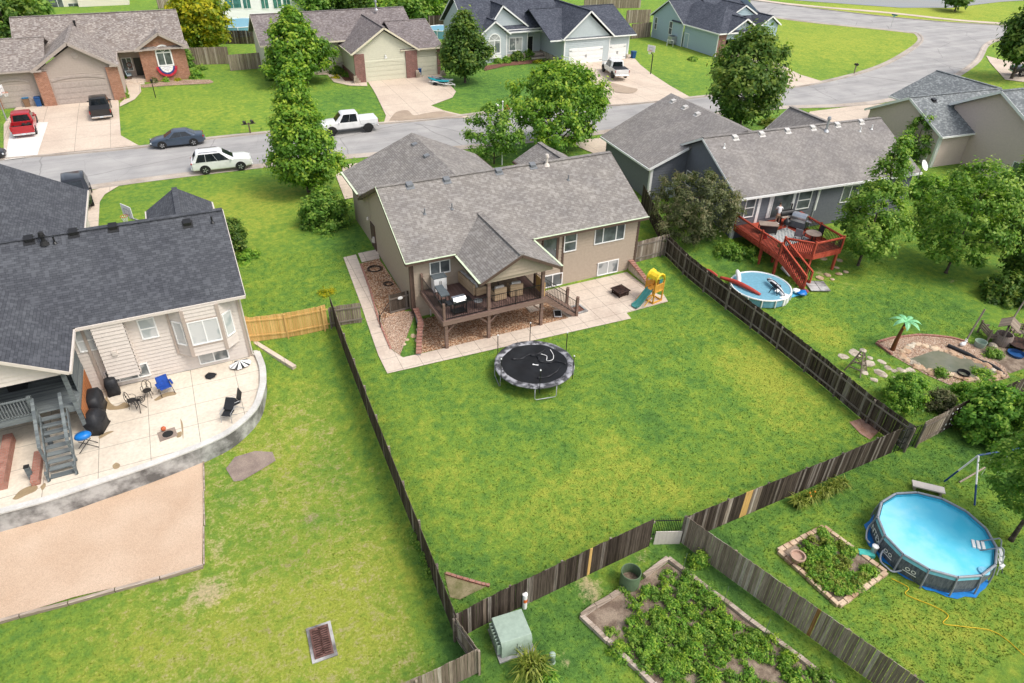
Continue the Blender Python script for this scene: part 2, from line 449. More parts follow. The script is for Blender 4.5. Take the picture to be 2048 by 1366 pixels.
def lawn_mat():
    s = NT('lawn'); g = s.geo()
    at = s.n('VertexColor', layer_name='tint')      # dry and lush stretches of the lawns, plus grass darkened for cast shade
    n1 = s.noise(g, .55, 5, .6); n2 = s.noise(g, 2.2, 5, .65); n3 = s.noise(g, 9, 4, .65); n4 = s.noise(g, 42, 3, .7)
    sep = s.n('SeparateColor'); s.l(at.outputs['Color'], sep.inputs[0])
    yel = s.math('ADD', sep.outputs[1], s.math('MULTIPLY', s.math('SUBTRACT', n1, .5), .6))
    yel = s.math('ADD', yel, s.math('MULTIPLY', s.math('SUBTRACT', n2, .5), 1.0))
    col = s.ramp(yel, [(.08, (.07,.165,.038)), (.36, (.13,.26,.046)), (.60, (.215,.335,.046)), (.88, (.36,.41,.06))])
    wv = s.n('TexWave'); wv.inputs['Scale'].default_value = .42; wv.inputs['Distortion'].default_value = .4; s.l(g, wv.inputs['Vector'])
    yel = s.math('ADD', yel, s.math('MULTIPLY', s.math('MULTIPLY', s.math('SUBTRACT', wv.outputs['Fac'], .5), .22), at.outputs['Alpha']))
    dirt = s.math('ADD', sep.outputs[0], s.math('MULTIPLY', s.math('SUBTRACT', n2, .5), 1.2))
    dirt = s.math('ADD', dirt, s.math('MULTIPLY', s.math('SUBTRACT', n3, .5), .8))
    dc = s.ramp(sep.outputs[2], [(.2, (.34,.26,.20)), (.8, (.56,.45,.27))])
    col = s.mix(s.ramp(dirt, [(.36, (0,0,0)), (.70, (.85,.85,.85))]), col, dc)
    col = s.mix(.8, col, s.ramp(n3, [(.30, (.70,.75,.72)), (.70, (1.22,1.18,1.2))]), 'MULTIPLY')
    col = s.mix(.85, col, s.ramp(n4, [(.30, (.75,.78,.75)), (.70, (1.24,1.2,1.24))]), 'MULTIPLY')
    h = s.math('ADD', s.math('MULTIPLY', n3, .7), n4)
    s.bump(h, .9, .07)
    m = s.done(col, .9, 0, .12)
    return m
M['lawn'] = lawn_mat()
def lines(*segs):
    out = []
    for a, b, st in segs:
        n = max(1, int(round((b-a)/st))); out += [a+(b-a)*i/n for i in range(n)]
    return np.array(sorted(set(round(v, 4) for v in out + [segs[-1][1]])))
xs = lines((-90, -14, 4), (-14, .4, .4), (.4, 1.0, .1), (1.0, 9.3, .4), (9.3, 11, .1), (11, 26.7, .4), (26.7, 27.4, .1), (27.4, 52, .4), (52, 110, 2), (110, 330, 10))
ys = lines((-30, 4, 2), (4, 36.4, .4), (36.4, 36.5, .1), (36.5, 48, .4), (48, 110, 1.5), (110, 420, 10))
GX, GY = np.meshgrid(xs, ys)
GZ = T(GX, GY)
def blob(px, py, rx, ry, z=-1.4, rot=0):
    """soft ground patch: centre from the photo, radii in metres"""
    c = G(px, py); dx = GX-c.x; dy = GY-c.y
    u = dx*math.cos(rot)+dy*math.sin(rot); v = -dx*math.sin(rot)+dy*math.cos(rot)
    return np.exp(-((u/rx)**2+(v/ry)**2))
dirt = np.zeros_like(GX); yel = np.full_like(GX, .5); kind = np.full_like(GX, .5)
for px, py, rx, ry, a, k in ((615,985,1.6,2.2,.42,.2),(625,1040,.9,1.1,.5,.0),(560,1010,1.6,1.5,.34,.5),(560,1120,1.4,1.2,.33,.2),(415,1185,1.25,1.1,.72,1),(435,1100,.7,1.6,.5,.8),
        (480,1200,.9,.7,.35,1),(330,1270,.8,.6,.3,.1),(700,1150,1.2,.9,.3,.6),(640,640,1.2,.25,.5,.1),(755,960,.5,2.2,.3,.4),(812,1108,.5,.4,.5,.2),(790,1160,.6,1.2,.3,.5),(530,1240,.7,.5,.32,.1),
        (1180,1180,.65,.75,.75,1),(1130,1325,.3,.55,.55,.9),(1275,1115,.8,.35,.6,.6),(1020,1290,.9,.6,.5,.9),(1640,600,.5,.5,.3,.6),(1690,1010,1.1,.5,.15,.6),
        (1700,575,.9,.9,.4,.6),(1900,560,.8,.6,.45,.5),(1760,560,.9,.6,.35,.7),(2010,530,1.5,1.3,.5,.2),(1640,545,1.2,.9,.45,.7),(1500,660,.3,1.2,.3,.3),(820,888,.25,.2,.6,.2),(885,1110,1.5,1.5,.16,.6),(1000,1080,1.8,1.2,.18,.6)):
    b = blob(px, py, rx, ry); dirt = np.maximum(dirt, b*a); kind = kind*(1-np.minimum(1, b*2))+k*np.minimum(1, b*2)
for px, py, rx, ry, a in ((1500,730,2.6,2.6,.22),(1560,800,3,2.2,.16),(1230,930,3.2,2.6,.15),(1080,1050,3,2.5,.12),(880,940,1.8,2.8,.10),(1350,1000,1.6,1.8,.14),(1290,800,2,3,-.06),
        (1130,880,1.4,1.6,-.10),(800,700,1.3,2.6,-.10),(1420,760,1.6,2.4,-.12),(1300,860,1.6,2,-.10),(940,1130,1.3,1.0,-.12),(1000,870,1.6,1.6,-.07),(1650,880,2,1.5,.05),
        (560,880,2.2,5,.13),(720,1150,2.6,3,.12),(480,1250,4,3,.12),(640,1300,3,2,.12),(700,1290,2,1.5,.1),(545,720,1.5,1.0,-.06),(910,1310,.6,2,-.25),(850,1130,.45,3.5,-.12),(250,1330,4,2,.08),  # narrow dark strips by the left fences: cast shadow painted into the grass
        (1060,1250,3,2.5,-.20),(1400,1080,3,1.2,-.14),(1600,1180,3,2,-.02),(1900,1270,4,2.5,.13),(1700,940,4,1.6,-.15),(1960,900,3,2,-.15),(1430,1110,1.5,2.5,-.2),(1560,1280,.8,4,-.12),
        (1500,600,3,3,-.06),(1800,640,5,3,-.10),(1700,560,4,2,.02),(1900,600,4,2,-.03),(1990,580,2,1,.15),(1620,650,2,2,.12),(1660,670,1.5,1.5,.15),(1450,520,2,3,-.15),
        (440,400,5,2.5,.17),(560,420,4,4,.13),(640,470,2,4,-.05),(560,520,2,3,.06),(700,480,1.5,3,-.15),(500,450,2,4,.08),  # strongest darkening: tree and house shade beside the brown house, put into grass colour
        (700,200,6,5,-.16),(620,150,3,3,-.12),(400,220,12,8,.10),(330,180,5,5,.05),(960,170,7,6,-.17),(1100,130,8,8,-.13),(1010,200,8,4,-.1),(1350,110,8,8,.03),(1650,90,25,14,.17),(1750,20,40,12,.16),(1900,30,30,20,.15),
        (1050,305,4,3,-.15),(1540,245,5,2,-.1),(1320,170,8,4,-.08),(1980,160,10,5,.1),(490,95,6,4,.1),(1430,100,5,4,.1)):
    yel += a*blob(px, py, rx, ry)
yel = .51+(yel-.5)*1.55
ly = (1-sstep(3.2,5.2,GX))*(1-sstep(31,35,GY))*sstep(-14,-4,GX)
dirt = np.maximum(dirt, ly*.35); yel += ly*.10; kind = np.where((ly > .5) & (kind == .5), .85, kind)
me = bpy.data.meshes.new('ground')
ny, nx = GX.shape
co = np.stack([GX, GY, GZ], -1).reshape(-1, 3).astype(np.float32)
idx = np.arange(ny*nx).reshape(ny, nx)
q = np.stack([idx[:-1,:-1], idx[:-1,1:], idx[1:,1:], idx[1:,:-1]], -1).reshape(-1, 4)
me.vertices.add(len(co)); me.vertices.foreach_set('co', co.ravel())
me.loops.add(q.size); me.loops.foreach_set('vertex_index', q.ravel().astype(np.int32))
me.polygons.add(len(q)); me.polygons.foreach_set('loop_start', np.arange(0, q.size, 4, dtype=np.int32))
me.polygons.foreach_set('use_smooth', [True]*len(q))
me.update(); me.validate()
ca = me.color_attributes.new('tint', 'FLOAT_COLOR', 'POINT')
ca.data.foreach_set('color', np.stack([dirt, np.clip(yel, 0, 1), kind, sstep(44,50,GY)], -1).reshape(-1).astype(np.float32))
me.materials.append(M['lawn'])
ground = bpy.data.objects.new('ground', me); COL.objects.link(ground); struct(ground)
def drape(name, pts, mat, off=.03, step=1.0, z=None, thick=0):
    """a flat sheet (or slab) laid over the terrain"""
    bm = bmesh.new()
    f = bm.faces.new([bm.verts.new((p[0], p[1], 0)) for p in pts])
    if f.normal.z < 0: f.normal_flip()
    x0, x1 = min(p[0] for p in pts), max(p[0] for p in pts); y0, y1 = min(p[1] for p in pts), max(p[1] for p in pts)
    for ax, a, b in ((0, x0, x1), (1, y0, y1)):
        k = math.floor(a/step)*step+step
        while k < b:
            co = [0, 0, 0]; no = [0, 0, 0]; co[ax] = k; no[ax] = 1
            bmesh.ops.bisect_plane(bm, geom=bm.verts[:]+bm.edges[:]+bm.faces[:], plane_co=co, plane_no=no)
            k += step
    bm.normal_update()
    for v in bm.verts: v.co.z = (float(T(v.co.x, v.co.y)) if z is None else z)+off
    if thick:
        r = bmesh.ops.extrude_face_region(bm, geom=bm.faces[:])
        top = [e for e in r['geom'] if isinstance(e, bmesh.types.BMVert)]
        for v in top: v.co.z += thick
        bmesh.ops.recalc_face_normals(bm, faces=bm.faces[:])
    m = bpy.data.meshes.new(name); bm.to_mesh(m); bm.free()
    auto_uv(m); m.materials.append(mat)
    o = bpy.data.objects.new(name, m); COL.objects.link(o); return o
def smooth_line(pts, n=6):
    P = [Vector(p) for p in pts]; out = []
    for i in range(len(P)-1):
        a, b, c, d = P[max(i-1,0)], P[i], P[i+1], P[min(i+2,len(P)-1)]
        for k in range(n):
            t = k/n
            out.append(.5*((2*b)+(c-a)*t+(2*a-5*b+4*c-d)*t*t+(3*b-a-3*c+d)*t**3))
    return out+[P[-1]]
def strip(name, line, prof, mat, drapez=True):
    """sweep a cross profile [(across, up)] along a ground line"""
    mb = MB(); rings = []
    L = [Vector((p[0], p[1], 0)) for p in line]
    for i, p in enumerate(L):
        d = L[min(i+1, len(L)-1)]-L[max(i-1, 0)]; d.normalize(); nrm = Vector((-d.y, d.x, 0))
        z = float(T(p.x, p.y))
        rings.append([p+nrm*a+Vector((0, 0, z+h)) for a, h in prof])
    n = len(prof); k = mb._a([p for r in rings for p in r])
    for i in range(len(rings)-1):
        for j in range(n-1): mb.f.append((k+i*n+j, k+(i+1)*n+j, k+(i+1)*n+j+1, k+i*n+j+1))
    return mb.build(name, mat)
Z5 = .5
near_px = [(-200,438),(-60,412),(60,394),(190,376),(330,357),(540,332),(700,315),(960,294),(1145,274),(1300,253),(1420,231),(1560,217),(1690,212),(1790,199),(1890,165),(1950,128),(1966,105)]
far_px = [(-200,346),(0,318),(150,305),(285,293),(420,276),(560,262),(700,251),(870,237),(1050,216),(1225,210),(1400,193),(1560,177),(1660,160),(1750,135),(1810,106),(1838,85),(1830,72)]
nearL = smooth_line([G(*p, Z5) for p in near_px], 5)
farL = smooth_line([G(*p, Z5) for p in far_px], 5)
up_near = smooth_line([G(*p, Z5) for p in ((1830,72),(1760,64),(1650,53),(1560,42),(1500,31))], 5)
up_far = smooth_line([G(*p, Z5) for p in ((2080,62),(1980,54),(1870,47),(1740,34),(1620,20),(1500,4))], 5)
right_kerb = smooth_line([G(*p, Z5) for p in ((1966,105),(1974,92),(2000,82),(2080,78))], 5)
road_poly = nearL + right_kerb[1:] + up_far + list(reversed(up_near)) + list(reversed(farL))
def flat(name, pts, mat, z):
    bm = bmesh.new(); f = bm.faces.new([bm.verts.new((p[0], p[1], z)) for p in pts]); bm.normal_update()
    if f.normal.z < 0: f.normal_flip()
    bmesh.ops.triangulate(bm, faces=bm.faces[:])
    m = bpy.data.meshes.new(name); bm.to_mesh(m); bm.free(); auto_uv(m); m.materials.append(mat)
    o = bpy.data.objects.new(name, m); COL.objects.link(o); return o
far_block = road_poly
road = drape('road', road_poly, M['asphalt'], .02, 2.0); struct(road)
KP = [(.35,.03),(.0,.045),(-.12,.05),(-.3,.15),(-.55,.15),(-.56,.0)]
struct(strip('kerb', [p for p in nearL], [(-a, h) for a, h in KP], M['kerb']))
struct(strip('kerb', farL, [(a, h) for a, h in KP][::1], M['kerb']) if False else strip('kerb', list(reversed(farL)), [(-a, h) for a, h in KP], M['kerb']))
struct(strip('kerb', list(reversed(up_near)), [(-a, h) for a, h in KP], M['kerb']))
struct(strip('kerb', up_far, [(-a, h) for a, h in KP], M['kerb']))
struct(strip('kerb', right_kerb, [(-a, h) for a, h in KP], M['kerb']))
lake = flat('lake', [G(*p, .5) for p in ((1500,-14),(1590,5),(1700,13),(1800,20),(1900,20),(2000,8),(2090,2))]+[Vector((420,140,0)),Vector((420,420,0)),Vector((170,420,0))], None, .95)
lm = NT('lake_water'); f = lm.noise(lm.geo(), .05, 3); lm.bump(lm.noise(lm.scale(lm.geo(), 1, 1), 2.5, 3), .12, .05)
lm = lm.done(lm.ramp(f, [(.35, (.20,.20,.20)), (.65, (.24,.20,.15))]), .12, 0, .5)
lake.data.materials.clear(); lake.data.materials.append(lm); struct(lake)
struct(strip('path', smooth_line([G(*p, Z5+.4) for p in ((1490,-4),(1560,6),(1650,15),(1780,26),(1920,41),(2080,52))], 5), [(1.1,.04),(-1.1,.04)][::-1], M['conc_drive']))
def pxpoly(name, px, mat, off=.035, z=None, **k): return struct(drape(name, [G(a, b, z) for a, b in px], mat, off, z=z, **k))
pxpoly('driveway', [(8,318),(150,304),(278,292),(242,272),(238,205),(232,193),(215,198),(115,207),(32,216),(8,250)], M['conc_drive'], .065)
pxpoly('driveway', [(10,322),(75,314),(92,262),(97,246),(26,246),(22,262)], M['conc_white'], .10)
pxpoly('driveway', [(768,246),(880,238),(948,236),(888,222),(862,212),(905,196),(912,184),(898,168),(878,148),(815,150),(733,160),(752,190),(772,232)], M['conc_drive'], .065)
pxpoly('driveway', [(1222,211),(1310,204),(1380,195),(1300,146),(1280,130),(1262,110),(1240,106),(1138,126),(1180,160),(1215,196)], M['conc_drive'], .065)
pxpoly('driveway', [(1540,179),(1600,172),(1650,165),(1600,150),(1560,128),(1500,98),(1440,103),(1470,125)], M['conc_drive'], .065)
pxpoly('driveway', [(1150,282),(1212,276),(1260,262),(1300,258),(1300,330),(1240,330),(1150,292)], M['conc_drive'], .065)
pxpoly('driveway', [(1620,224),(1700,214),(1790,206),(1760,225),(1750,240),(1600,250)], M['conc_drive'], .065)
pxpoly('driveway', [(690,330),(800,318),(830,330),(780,380),(690,400),(672,352)], M['conc_drive'], .065)
pxpoly('driveway', [(150,392),(200,378),(238,373),(210,390),(200,405),(197,460),(150,470),(60,470),(60,408)], M['conc_drive'], .065)
pxpoly('driveway', [(1972,112),(1980,126),(2010,160),(2090,170),(2090,128),(2010,122)], M['conc_drive'], .065)
for wi, wp in enumerate(([(778,243),(792,226),(815,222),(828,232),(850,228),(880,224),(900,228),(925,235),(860,238)],[(795,243),(830,240),(870,236),(850,232),(820,235)],[(1215,165),(1255,175),(1275,180),(1262,188),(1225,184)])): struct(drape('damp_patch', smooth_line([G(*p) for p in wp+wp[:1]], 4)[:-1], M['damp' if wi < 3 else 'tar'], .09+.012*wi, .5))
pxpoly('walkway', [(250,163),(280,160),(283,185),(270,200),(240,215),(240,208),(254,196),(258,185)], M['conc_drive'], .09)
pxpoly('walkway', [(630,150),(655,150),(668,165),(700,172),(735,173),(733,162),(690,163),(680,152),(660,140),(630,142)][::-1], M['conc_drive'], .06)
pxpoly('flower_bed', [(655,150),(690,163),(706,166),(712,150),(690,128),(662,135)], M['mulch'], .05)
pxpoly('flower_bed', [(278,172),(345,160),(420,160),(428,165),(418,168),(350,171),(286,176)], M['gravel_pale'], .05)
pxpoly('flower_bed', [(965,133),(1020,125),(1075,119),(1078,126),(1010,133),(970,142)], M['mulch'], .05)
pxpoly('sidewalk', [(687,516),(712,510),(783,700),(772,708),(757,712)], M['conc'], .05)
pxpoly('sidewalk', [(757,712),(783,700),(806,716),(1240,612),(1262,638),(775,748)], M['conc'], .045)
pxpoly('landing', [(716,508),(755,500),(760,518),(724,526)], M['conc'], .06)
pxpoly('patio', [(1085,600),(1100,540),(1262,490),(1300,545),(1336,604),(1240,630),(1150,646)], M['conc'], .04, -.8)
pxpoly('gravel_bed', [(800,716),(812,690),(830,640),(822,605),(1000,560),(1120,560),(1190,622),(1140,640)], M['gravel'], .02, -.8)
pxpoly('gravel_bed', [(722,528),(758,518),(812,600),(808,640),(782,698)], M['gravel'], .05, step=.3)
pxpoly('gravel_bed', [(782,698),(765,640),(800,625),(832,618),(812,680),(800,712)], M['gravel_pale'], .055, step=.3)
sand = drape('sand_court', [G(*p) for p in ((-60,1030),(60,1000),(200,960),(330,915),(390,880),(409,870),(408,916),(405,1130),(280,1165),(150,1195),(-60,1260))], M['sand'], .05); struct(sand)
pxpoly('bare_ground', [(452,938),(470,915),(510,903),(545,905),(552,922),(520,942),(485,962),(468,964)], M['bare'], .04)
pxpoly('bare_ground', [(1698,845),(1728,836),(1762,860),(1740,880),(1720,868)], M['brownpatch'], .04)
pxpoly('garden_soil', [(1162,1240),(1335,1128),(1500,1240),(1680,1380),(1330,1380)], M['soil'], .05)
pxpoly('bare_ground', [(888,1145),(975,1172),(960,1180),(920,1200),(900,1195)], two('weedy_earth', (.17,.16,.07), (.27,.23,.13), 3), .03)
FRAME = None
def mbf():
    m = MB(); m.M = FRAME; return m
def wallM(p, ud):
    ud = Vector(ud).normalized(); n = ud.cross(Vector((0,0,1)))
    m = Matrix(((ud.x, -n.x, 0, p[0]), (ud.y, -n.y, 0, p[1]), (0, 0, 1, p[2]), (0, 0, 0, 1)))
    return (FRAME @ m) if FRAME is not None else m
def laps(mb, p, ud, prof, lap=.23, out=.045):
    """lap siding on a convex wall outline prof=[(u,z)] in the wall plane; outside is ud x up"""
    keep = mb.M; mb.M = wallM(p, ud)
    z0 = min(q[1] for q in prof); z1 = max(q[1] for q in prof)
    def span(z):
        us = []
        n = len(prof)
        for i in range(n):
            (a, za), (b, zb) = prof[i], prof[(i+1) % n]
            if abs(zb-za) < 1e-9:
                if abs(z-za) < 1e-6: us += [a, b]
            elif min(za, zb)-1e-6 <= z <= max(za, zb)+1e-6: us.append(a+(b-a)*(z-za)/(zb-za))
        return (min(us), max(us)) if us else None
    zs = sorted(set([z0, z1]+[q[1] for q in prof]+[z0+lap*k for k in range(int((z1-z0)/lap)+1)]))
    for a, b in zip(zs[:-1], zs[1:]):
        if b-a < 1e-4: continue
        s0, s1 = span(a+1e-7), span(b-1e-7)
        if not s0 or not s1: continue
        k0 = ((a-z0)/lap) % 1; k0 = 0 if k0 > .9999 else k0; k1 = k0+(b-a)/lap
        o0, o1 = out*(1-k0), out*max(0, 1-k1)
        mb.poly([(s0[0], -o0, a), (s0[1], -o0, a), (s1[1], -o1, b), (s1[0], -o1, b)])
        if k0 == 0: mb.poly([(s0[0], 0, a), (s0[1], 0, a), (s0[1], -o0, a), (s0[0], -o0, a)])
    mb.M = keep
def wall_flat(mb, p, ud, prof):
    keep = mb.M; mb.M = wallM(p, ud); mb.poly([(u, 0, z) for u, z in prof]); mb.M = keep
def window(par, p, ud, w, h, style='slider', gl='glass', fr='white', t=.07, depth=.05, name='window'):
    mb = MB(); mb.M = wallM(p, ud); o = -depth-.03
    mb.box(-t, 0, o, .01, -t, h+t); mb.box(w, w+t, o, .01, -t, h+t); mb.box(0, w, o, .01, h, h+t); mb.box(0, w, o-.015, .01, -t, 0)
    b = .035
    if style == 'slider': mb.box(w/2-b, w/2+b, o+.008, .005, 0, h)
    elif style == 'hung': mb.box(0, w, o+.008, .005, h/2-b, h/2+b)
    elif style == 'triple':
        for k in (.27, .73): mb.box(w*k-b, w*k+b, o+.008, .005, 0, h)
    elif style == 'grid':
        mb.box(w/2-b/2, w/2+b/2, o+.008, .005, 0, h); mb.box(0, w/2-b/2, o+.01, .005, h/2-b/2, h/2+b/2); mb.box(w/2+b/2, w, o+.01, .005, h/2-b/2, h/2+b/2)
    f = mb.build(name, M[fr], par)
    pm = MB(); pm.M = wallM(p, ud); pm.poly([(0, -.05, 0), (w, -.05, 0), (w, -.05, h), (0, -.05, h)])
    g = pm.build('pane', M[gl], par); g.parent = f; g.location = (0, 0, 0)
    return f
def door(par, p, ud, w, h, mat='white', fr='white', t=.08, name='door'):
    mb = MB(); mb.M = wallM(p, ud)
    mb.box(-t, 0, -.08, .01, 0, h+t); mb.box(w, w+t, -.08, .01, 0, h+t); mb.box(0, w, -.08, .01, h, h+t)
    f = mb.build('door_frame', M[fr], par)
    d = MB(); d.M = wallM(p, ud); d.box(0, w, -.05, .005, 0, h)
    for u0, z0, z1 in ((.12, .15, .85), (w/2+.06, .15, .85), (.12, 1.0, h-.15), (w/2+.06, 1.0, h-.15)): d.box(u0, u0+w/2-.2, -.062, -.05, z0, z1)
    do = d.build(name, M[mat], par)
    k = MB(); k.M = wallM(p, ud); k.ell((w-.1, -.07, 1.0), (.035, .04, .035), 8, 5)
    ko = k.build('handle', M['steel'], par); ko.parent = do; ko.location = (0,0,0)
    return do
def garage_door(par, p, ud, w, h, mat, arch=0, rows=4, hinges=False):
    d = MB(); d.M = wallM(p, ud)
    n = max(2, int(w/1.2))
    for r in range(rows):
        z0 = r*h/rows+.012; z1 = (r+1)*h/rows-.012
        d.box(0, w, -.06, .0, z0, z1)
        for c in range(n):
            d.box(c*w/n+.1, (c+1)*w/n-.1, -.075, -.06, z0+.1, z1-.1)
    do = d.build('garage_door', M[mat], par)
    if hinges:
        k = MB(); k.M = wallM(p, ud)
        for u in (.05, w-.45):
            for z in (.35, h-.35): k.box(u, u+.4, -.09, -.06, z-.03, z+.03)
        for u in (w/2-.12, w/2+.06): k.box(u, u+.05, -.1, -.06, h*.38, h*.55)
        ko = k.build('hinge', M['black'], par); ko.parent = do; ko.location = (0,0,0)
    return do
def slab(mb, pts, t=.13):
    pts = [Vector(q) for q in pts]
    n = (pts[1]-pts[0]).cross(pts[2]-pts[0])
    if len(pts) > 3: n += (pts[2]-pts[0]).cross(pts[3]-pts[0])
    if n.z > 0: pts.reverse()
    mb.extr(pts, (0, 0, -t))
def gable_x(rf, tr, x0, x1, y0, y1, ze, zr, ym=None, ends='LR', ze2=None, fw=.16):
    """ridge along x"""
    ym = (y0+y1)/2 if ym is None else ym; ze2 = ze if ze2 is None else ze2
    slab(rf, [(x0,y0,ze),(x1,y0,ze),(x1,ym,zr),(x0,ym,zr)]); slab(rf, [(x0,y1,ze2),(x0,ym,zr),(x1,ym,zr),(x1,y1,ze2)])
    rf.beam((x0+.01,ym,zr+.004),(x1-.01,ym,zr+.004),.34,.045)
    for y, z, s in ((y0, ze, -1), (y1, ze2, 1)): tr.box(x0, x1, min(y, y+s*.09), max(y, y+s*.09), z-.19, z-.03)
    for e, x, s in (('L', x0, -1), ('R', x1, 1)):
        if e in ends:
            for ya, za in ((y0, ze), (y1, ze2)): tr.beam((x+s*.02, ya, za-.12), (x+s*.02, ym, zr-.12), .035, fw)
def gable_y(rf, tr, y0, y1, x0, x1, ze, zr, xm=None, ends='F', ze2=None, fw=.16):
    """ridge along y; F = end at y0, B = end at y1"""
    xm = (x0+x1)/2 if xm is None else xm; ze2 = ze if ze2 is None else ze2
    slab(rf, [(x0,y0,ze),(xm,y0,zr),(xm,y1,zr),(x0,y1,ze)]); slab(rf, [(x1,y0,ze2),(x1,y1,ze2),(xm,y1,zr),(xm,y0,zr)])
    rf.beam((xm,y0+.01,zr+.004),(xm,y1-.01,zr+.004),.34,.045)
    for x, z, s in ((x0, ze, -1), (x1, ze2, 1)): tr.box(min(x, x+s*.09), max(x, x+s*.09), y0, y1, z-.19, z-.03)
    for e, y, s in (('F', y0, -1), ('B', y1, 1)):
        if e in ends:
            for xa, za in ((x0, ze), (x1, ze2)): tr.beam((xa, y+s*.02, za-.12), (xm, y+s*.02, zr-.12), .035, fw)
def sub(mb, name, mat, par, house, **k):
    """a sub-part: a piece of one of the house's parts"""
    o = mb.build(name, mat, house, **k); o.parent = par; o.location = (0,0,0) if par.location.length < 1e-6 else -par.location; return o
def roof_vents(roof, house, spots, mat, up, kind='box'):
    """up: slope direction; spots [(x,y,z)]"""
    for q in spots:
        mb = mbf(); q = Vector(q); u = Vector(up).normalized(); s = u.cross(Vector((0,0,1))).normalized()
        if kind == 'box':
            b0 = q-u*.2; b1 = q+u*.2
            mb.extr([b0-s*.21+Vector((0,0,.20)), b0+s*.21+Vector((0,0,.20)), b1+s*.21+Vector((0,0,.13)), b1-s*.21+Vector((0,0,.13))][::-1], (0,0,-.09))
            mb.extr([b0-s*.17+Vector((0,0,.11)), b0+s*.17+Vector((0,0,.11)), b1+s*.17+Vector((0,0,.1)), b1-s*.17+Vector((0,0,.1))][::-1], (0,0,-.14))
            mb.extr([b0*1.0-u*.14-s*.28+Vector((0,0,.022)), b0-u*.14+s*.28+Vector((0,0,.022)), b1+s*.28+Vector((0,0,.022)), b1-s*.28+Vector((0,0,.022))][::-1], (0,0,-.015))
            nm = 'roof_vent'
        elif kind == 'pipe':
            mb.cyl(q-Vector((0,0,.1)), q+Vector((0,0,.38)), .045, n=8); mb.cyl(q-Vector((0,0,.02)), q+Vector((0,0,.08)), .13, .06, n=10); nm = 'vent_pipe'
        else:
            h = kind
            mb.cyl(q-Vector((0,0,.2)), q+Vector((0,0,h)), .10, n=12); mb.cyl(q+Vector((0,0,h)), q+Vector((0,0,h+.06)), .17, .17, n=12); mb.cyl(q+Vector((0,0,h+.10)), q+Vector((0,0,h+.24)), .15, .12, n=12); mb.cyl(q+Vector((0,0,h+.0)), q+Vector((0,0,h+.2)), .07, n=8)
            mb.cyl(q-Vector((0,0,.05)), q+Vector((0,0,.16)), .26, .12, n=12); nm = 'flue_pipe'
        sub(mb, nm, mat, roof, house)
def corner(tr, x, y, z0, z1, t=.10, sx=1, sy=1):
    tr.box(x-t if sx > 0 else x-.065, x+.065 if sx > 0 else x+t, y-.065 if sy < 0 else y-t, y+t if sy < 0 else y+.065, z0, z1)
def downspout(par, pts, mat='trim_tan'):
    mb = mbf(); mb.tube(pts, .045, 4); return mb.build('downspout', M[mat], par)
hm = thing('brown_house', 'taupe house with weathered brown roof and covered porch, in the middle', 'house', (10.6,36.15,-.8), world=True)
W = mbf(); X0, X1, YR, ZE, ZRd = 10.6, 27.5, 36.15, 3.5, 6.3
laps(W, (X0,YR,0), (1,0,0), [(0,-.95),(X1-X0,-.95),(X1-X0,ZE),(0,ZE)])
YF = 46.3
wall_flat(W, (X0,YF,0), (0,-1,0), [(0,-.9),(YF-YR,-.9),(YF-YR,3.62),(YF-41.2,6.3),(0,3.7)])
wall_flat(W, (X1,YR,0), (0,1,0), [(0,-.9),(YF-YR,-.9),(YF-YR,3.62),(41.2-YR,6.3),(0,3.62)])
laps(W, (X1,YF,0), (-1,0,0), [(0,.2),(X1-X0,.2),(X1-X0,3.5),(0,3.5)])
wall_flat(W, (X0-.02,50.0,0), (0,-1,0), [(0,.2),(5,.2),(5,4.2),(0,4.2)])
laps(W, (20.6,50.0,0), (-1,0,0), [(0,.2),(10,.2),(10,4.2),(5.1,6.5),(0,4.2)])
wall_flat(W, (20.6,45,0), (0,1,0), [(0,.2),(5,.2),(5,4.2),(0,4.2)])
W.build('wall', M['sid_main'], hm)
PG = mbf(); laps(PG, (13.9,32.15,0), (1,0,0), [(0,3.42),(4.55,3.42),(4.55,3.5),(2.27,4.62),(0,3.5)])
PG.box(13.9,18.45,32.17,32.33,3.2,3.42)
PG.build('porch_gable', M['sid_main'], hm)
rf = mbf(); tr = mbf()
gable_x(rf, tr, 10.22, 27.9, 35.7, 46.7, 3.58, 6.43)
slab(rf, [(10.05,45.6,4.3),(10.05,50.3,4.3),(15.7,50.3,6.62),(15.7,41.2,6.5),(15.2,41.2,6.33)]); slab(rf, [(20.9,45.2,4.3),(15.7,41.2,6.5),(15.7,50.3,6.62),(20.9,50.3,4.3)]); tr.box(9.96,10.04,45.6,50.3,4.11,4.27); tr.box(20.91,21.0,46.5,50.3,4.11,4.27)
gable_y(rf, tr, 42.8, 47.6, 23.1, 27.6, 4.3, 5.5, xm=25.35, ends='B')
gable_y(rf, tr, 31.8, 38.4, 13.5, 18.82, 3.52, 4.87, xm=16.15, ends='F')
rfo = rf.build('roof', M['roof_main'], hm)
tr.beam((10.2,41.2,6.31),(10.2,46.0,3.9),.04,.2)
for x, y, a, b in ((X0,YR,1,-1),(21.4,YR,1,-1),(X1,YR,-1,-1)): corner(tr, x, y, -.95 if x != 21.4 else -.1, 3.4, sx=-a, sy=-1)
tr.box(19.75,19.88,36.1,36.14,1.27,3.3); tr.box(20.95,21.08,36.1,36.14,1.27,3.3)
tr.build('trim', M['trim_brown'], hm)
for b in ((10.2,13.45,35.58,35.69,3.585,3.61),(18.87,27.92,35.58,35.69,3.585,3.61),(13.36,13.49,31.78,35.57,3.525,3.55),(18.83,18.96,31.78,35.57,3.525,3.55),(9.9,10.04,45.6,50.3,4.305,4.33)): sub(mbf().box(*b), 'drip_edge', M['gutter_green'], rfo, hm)
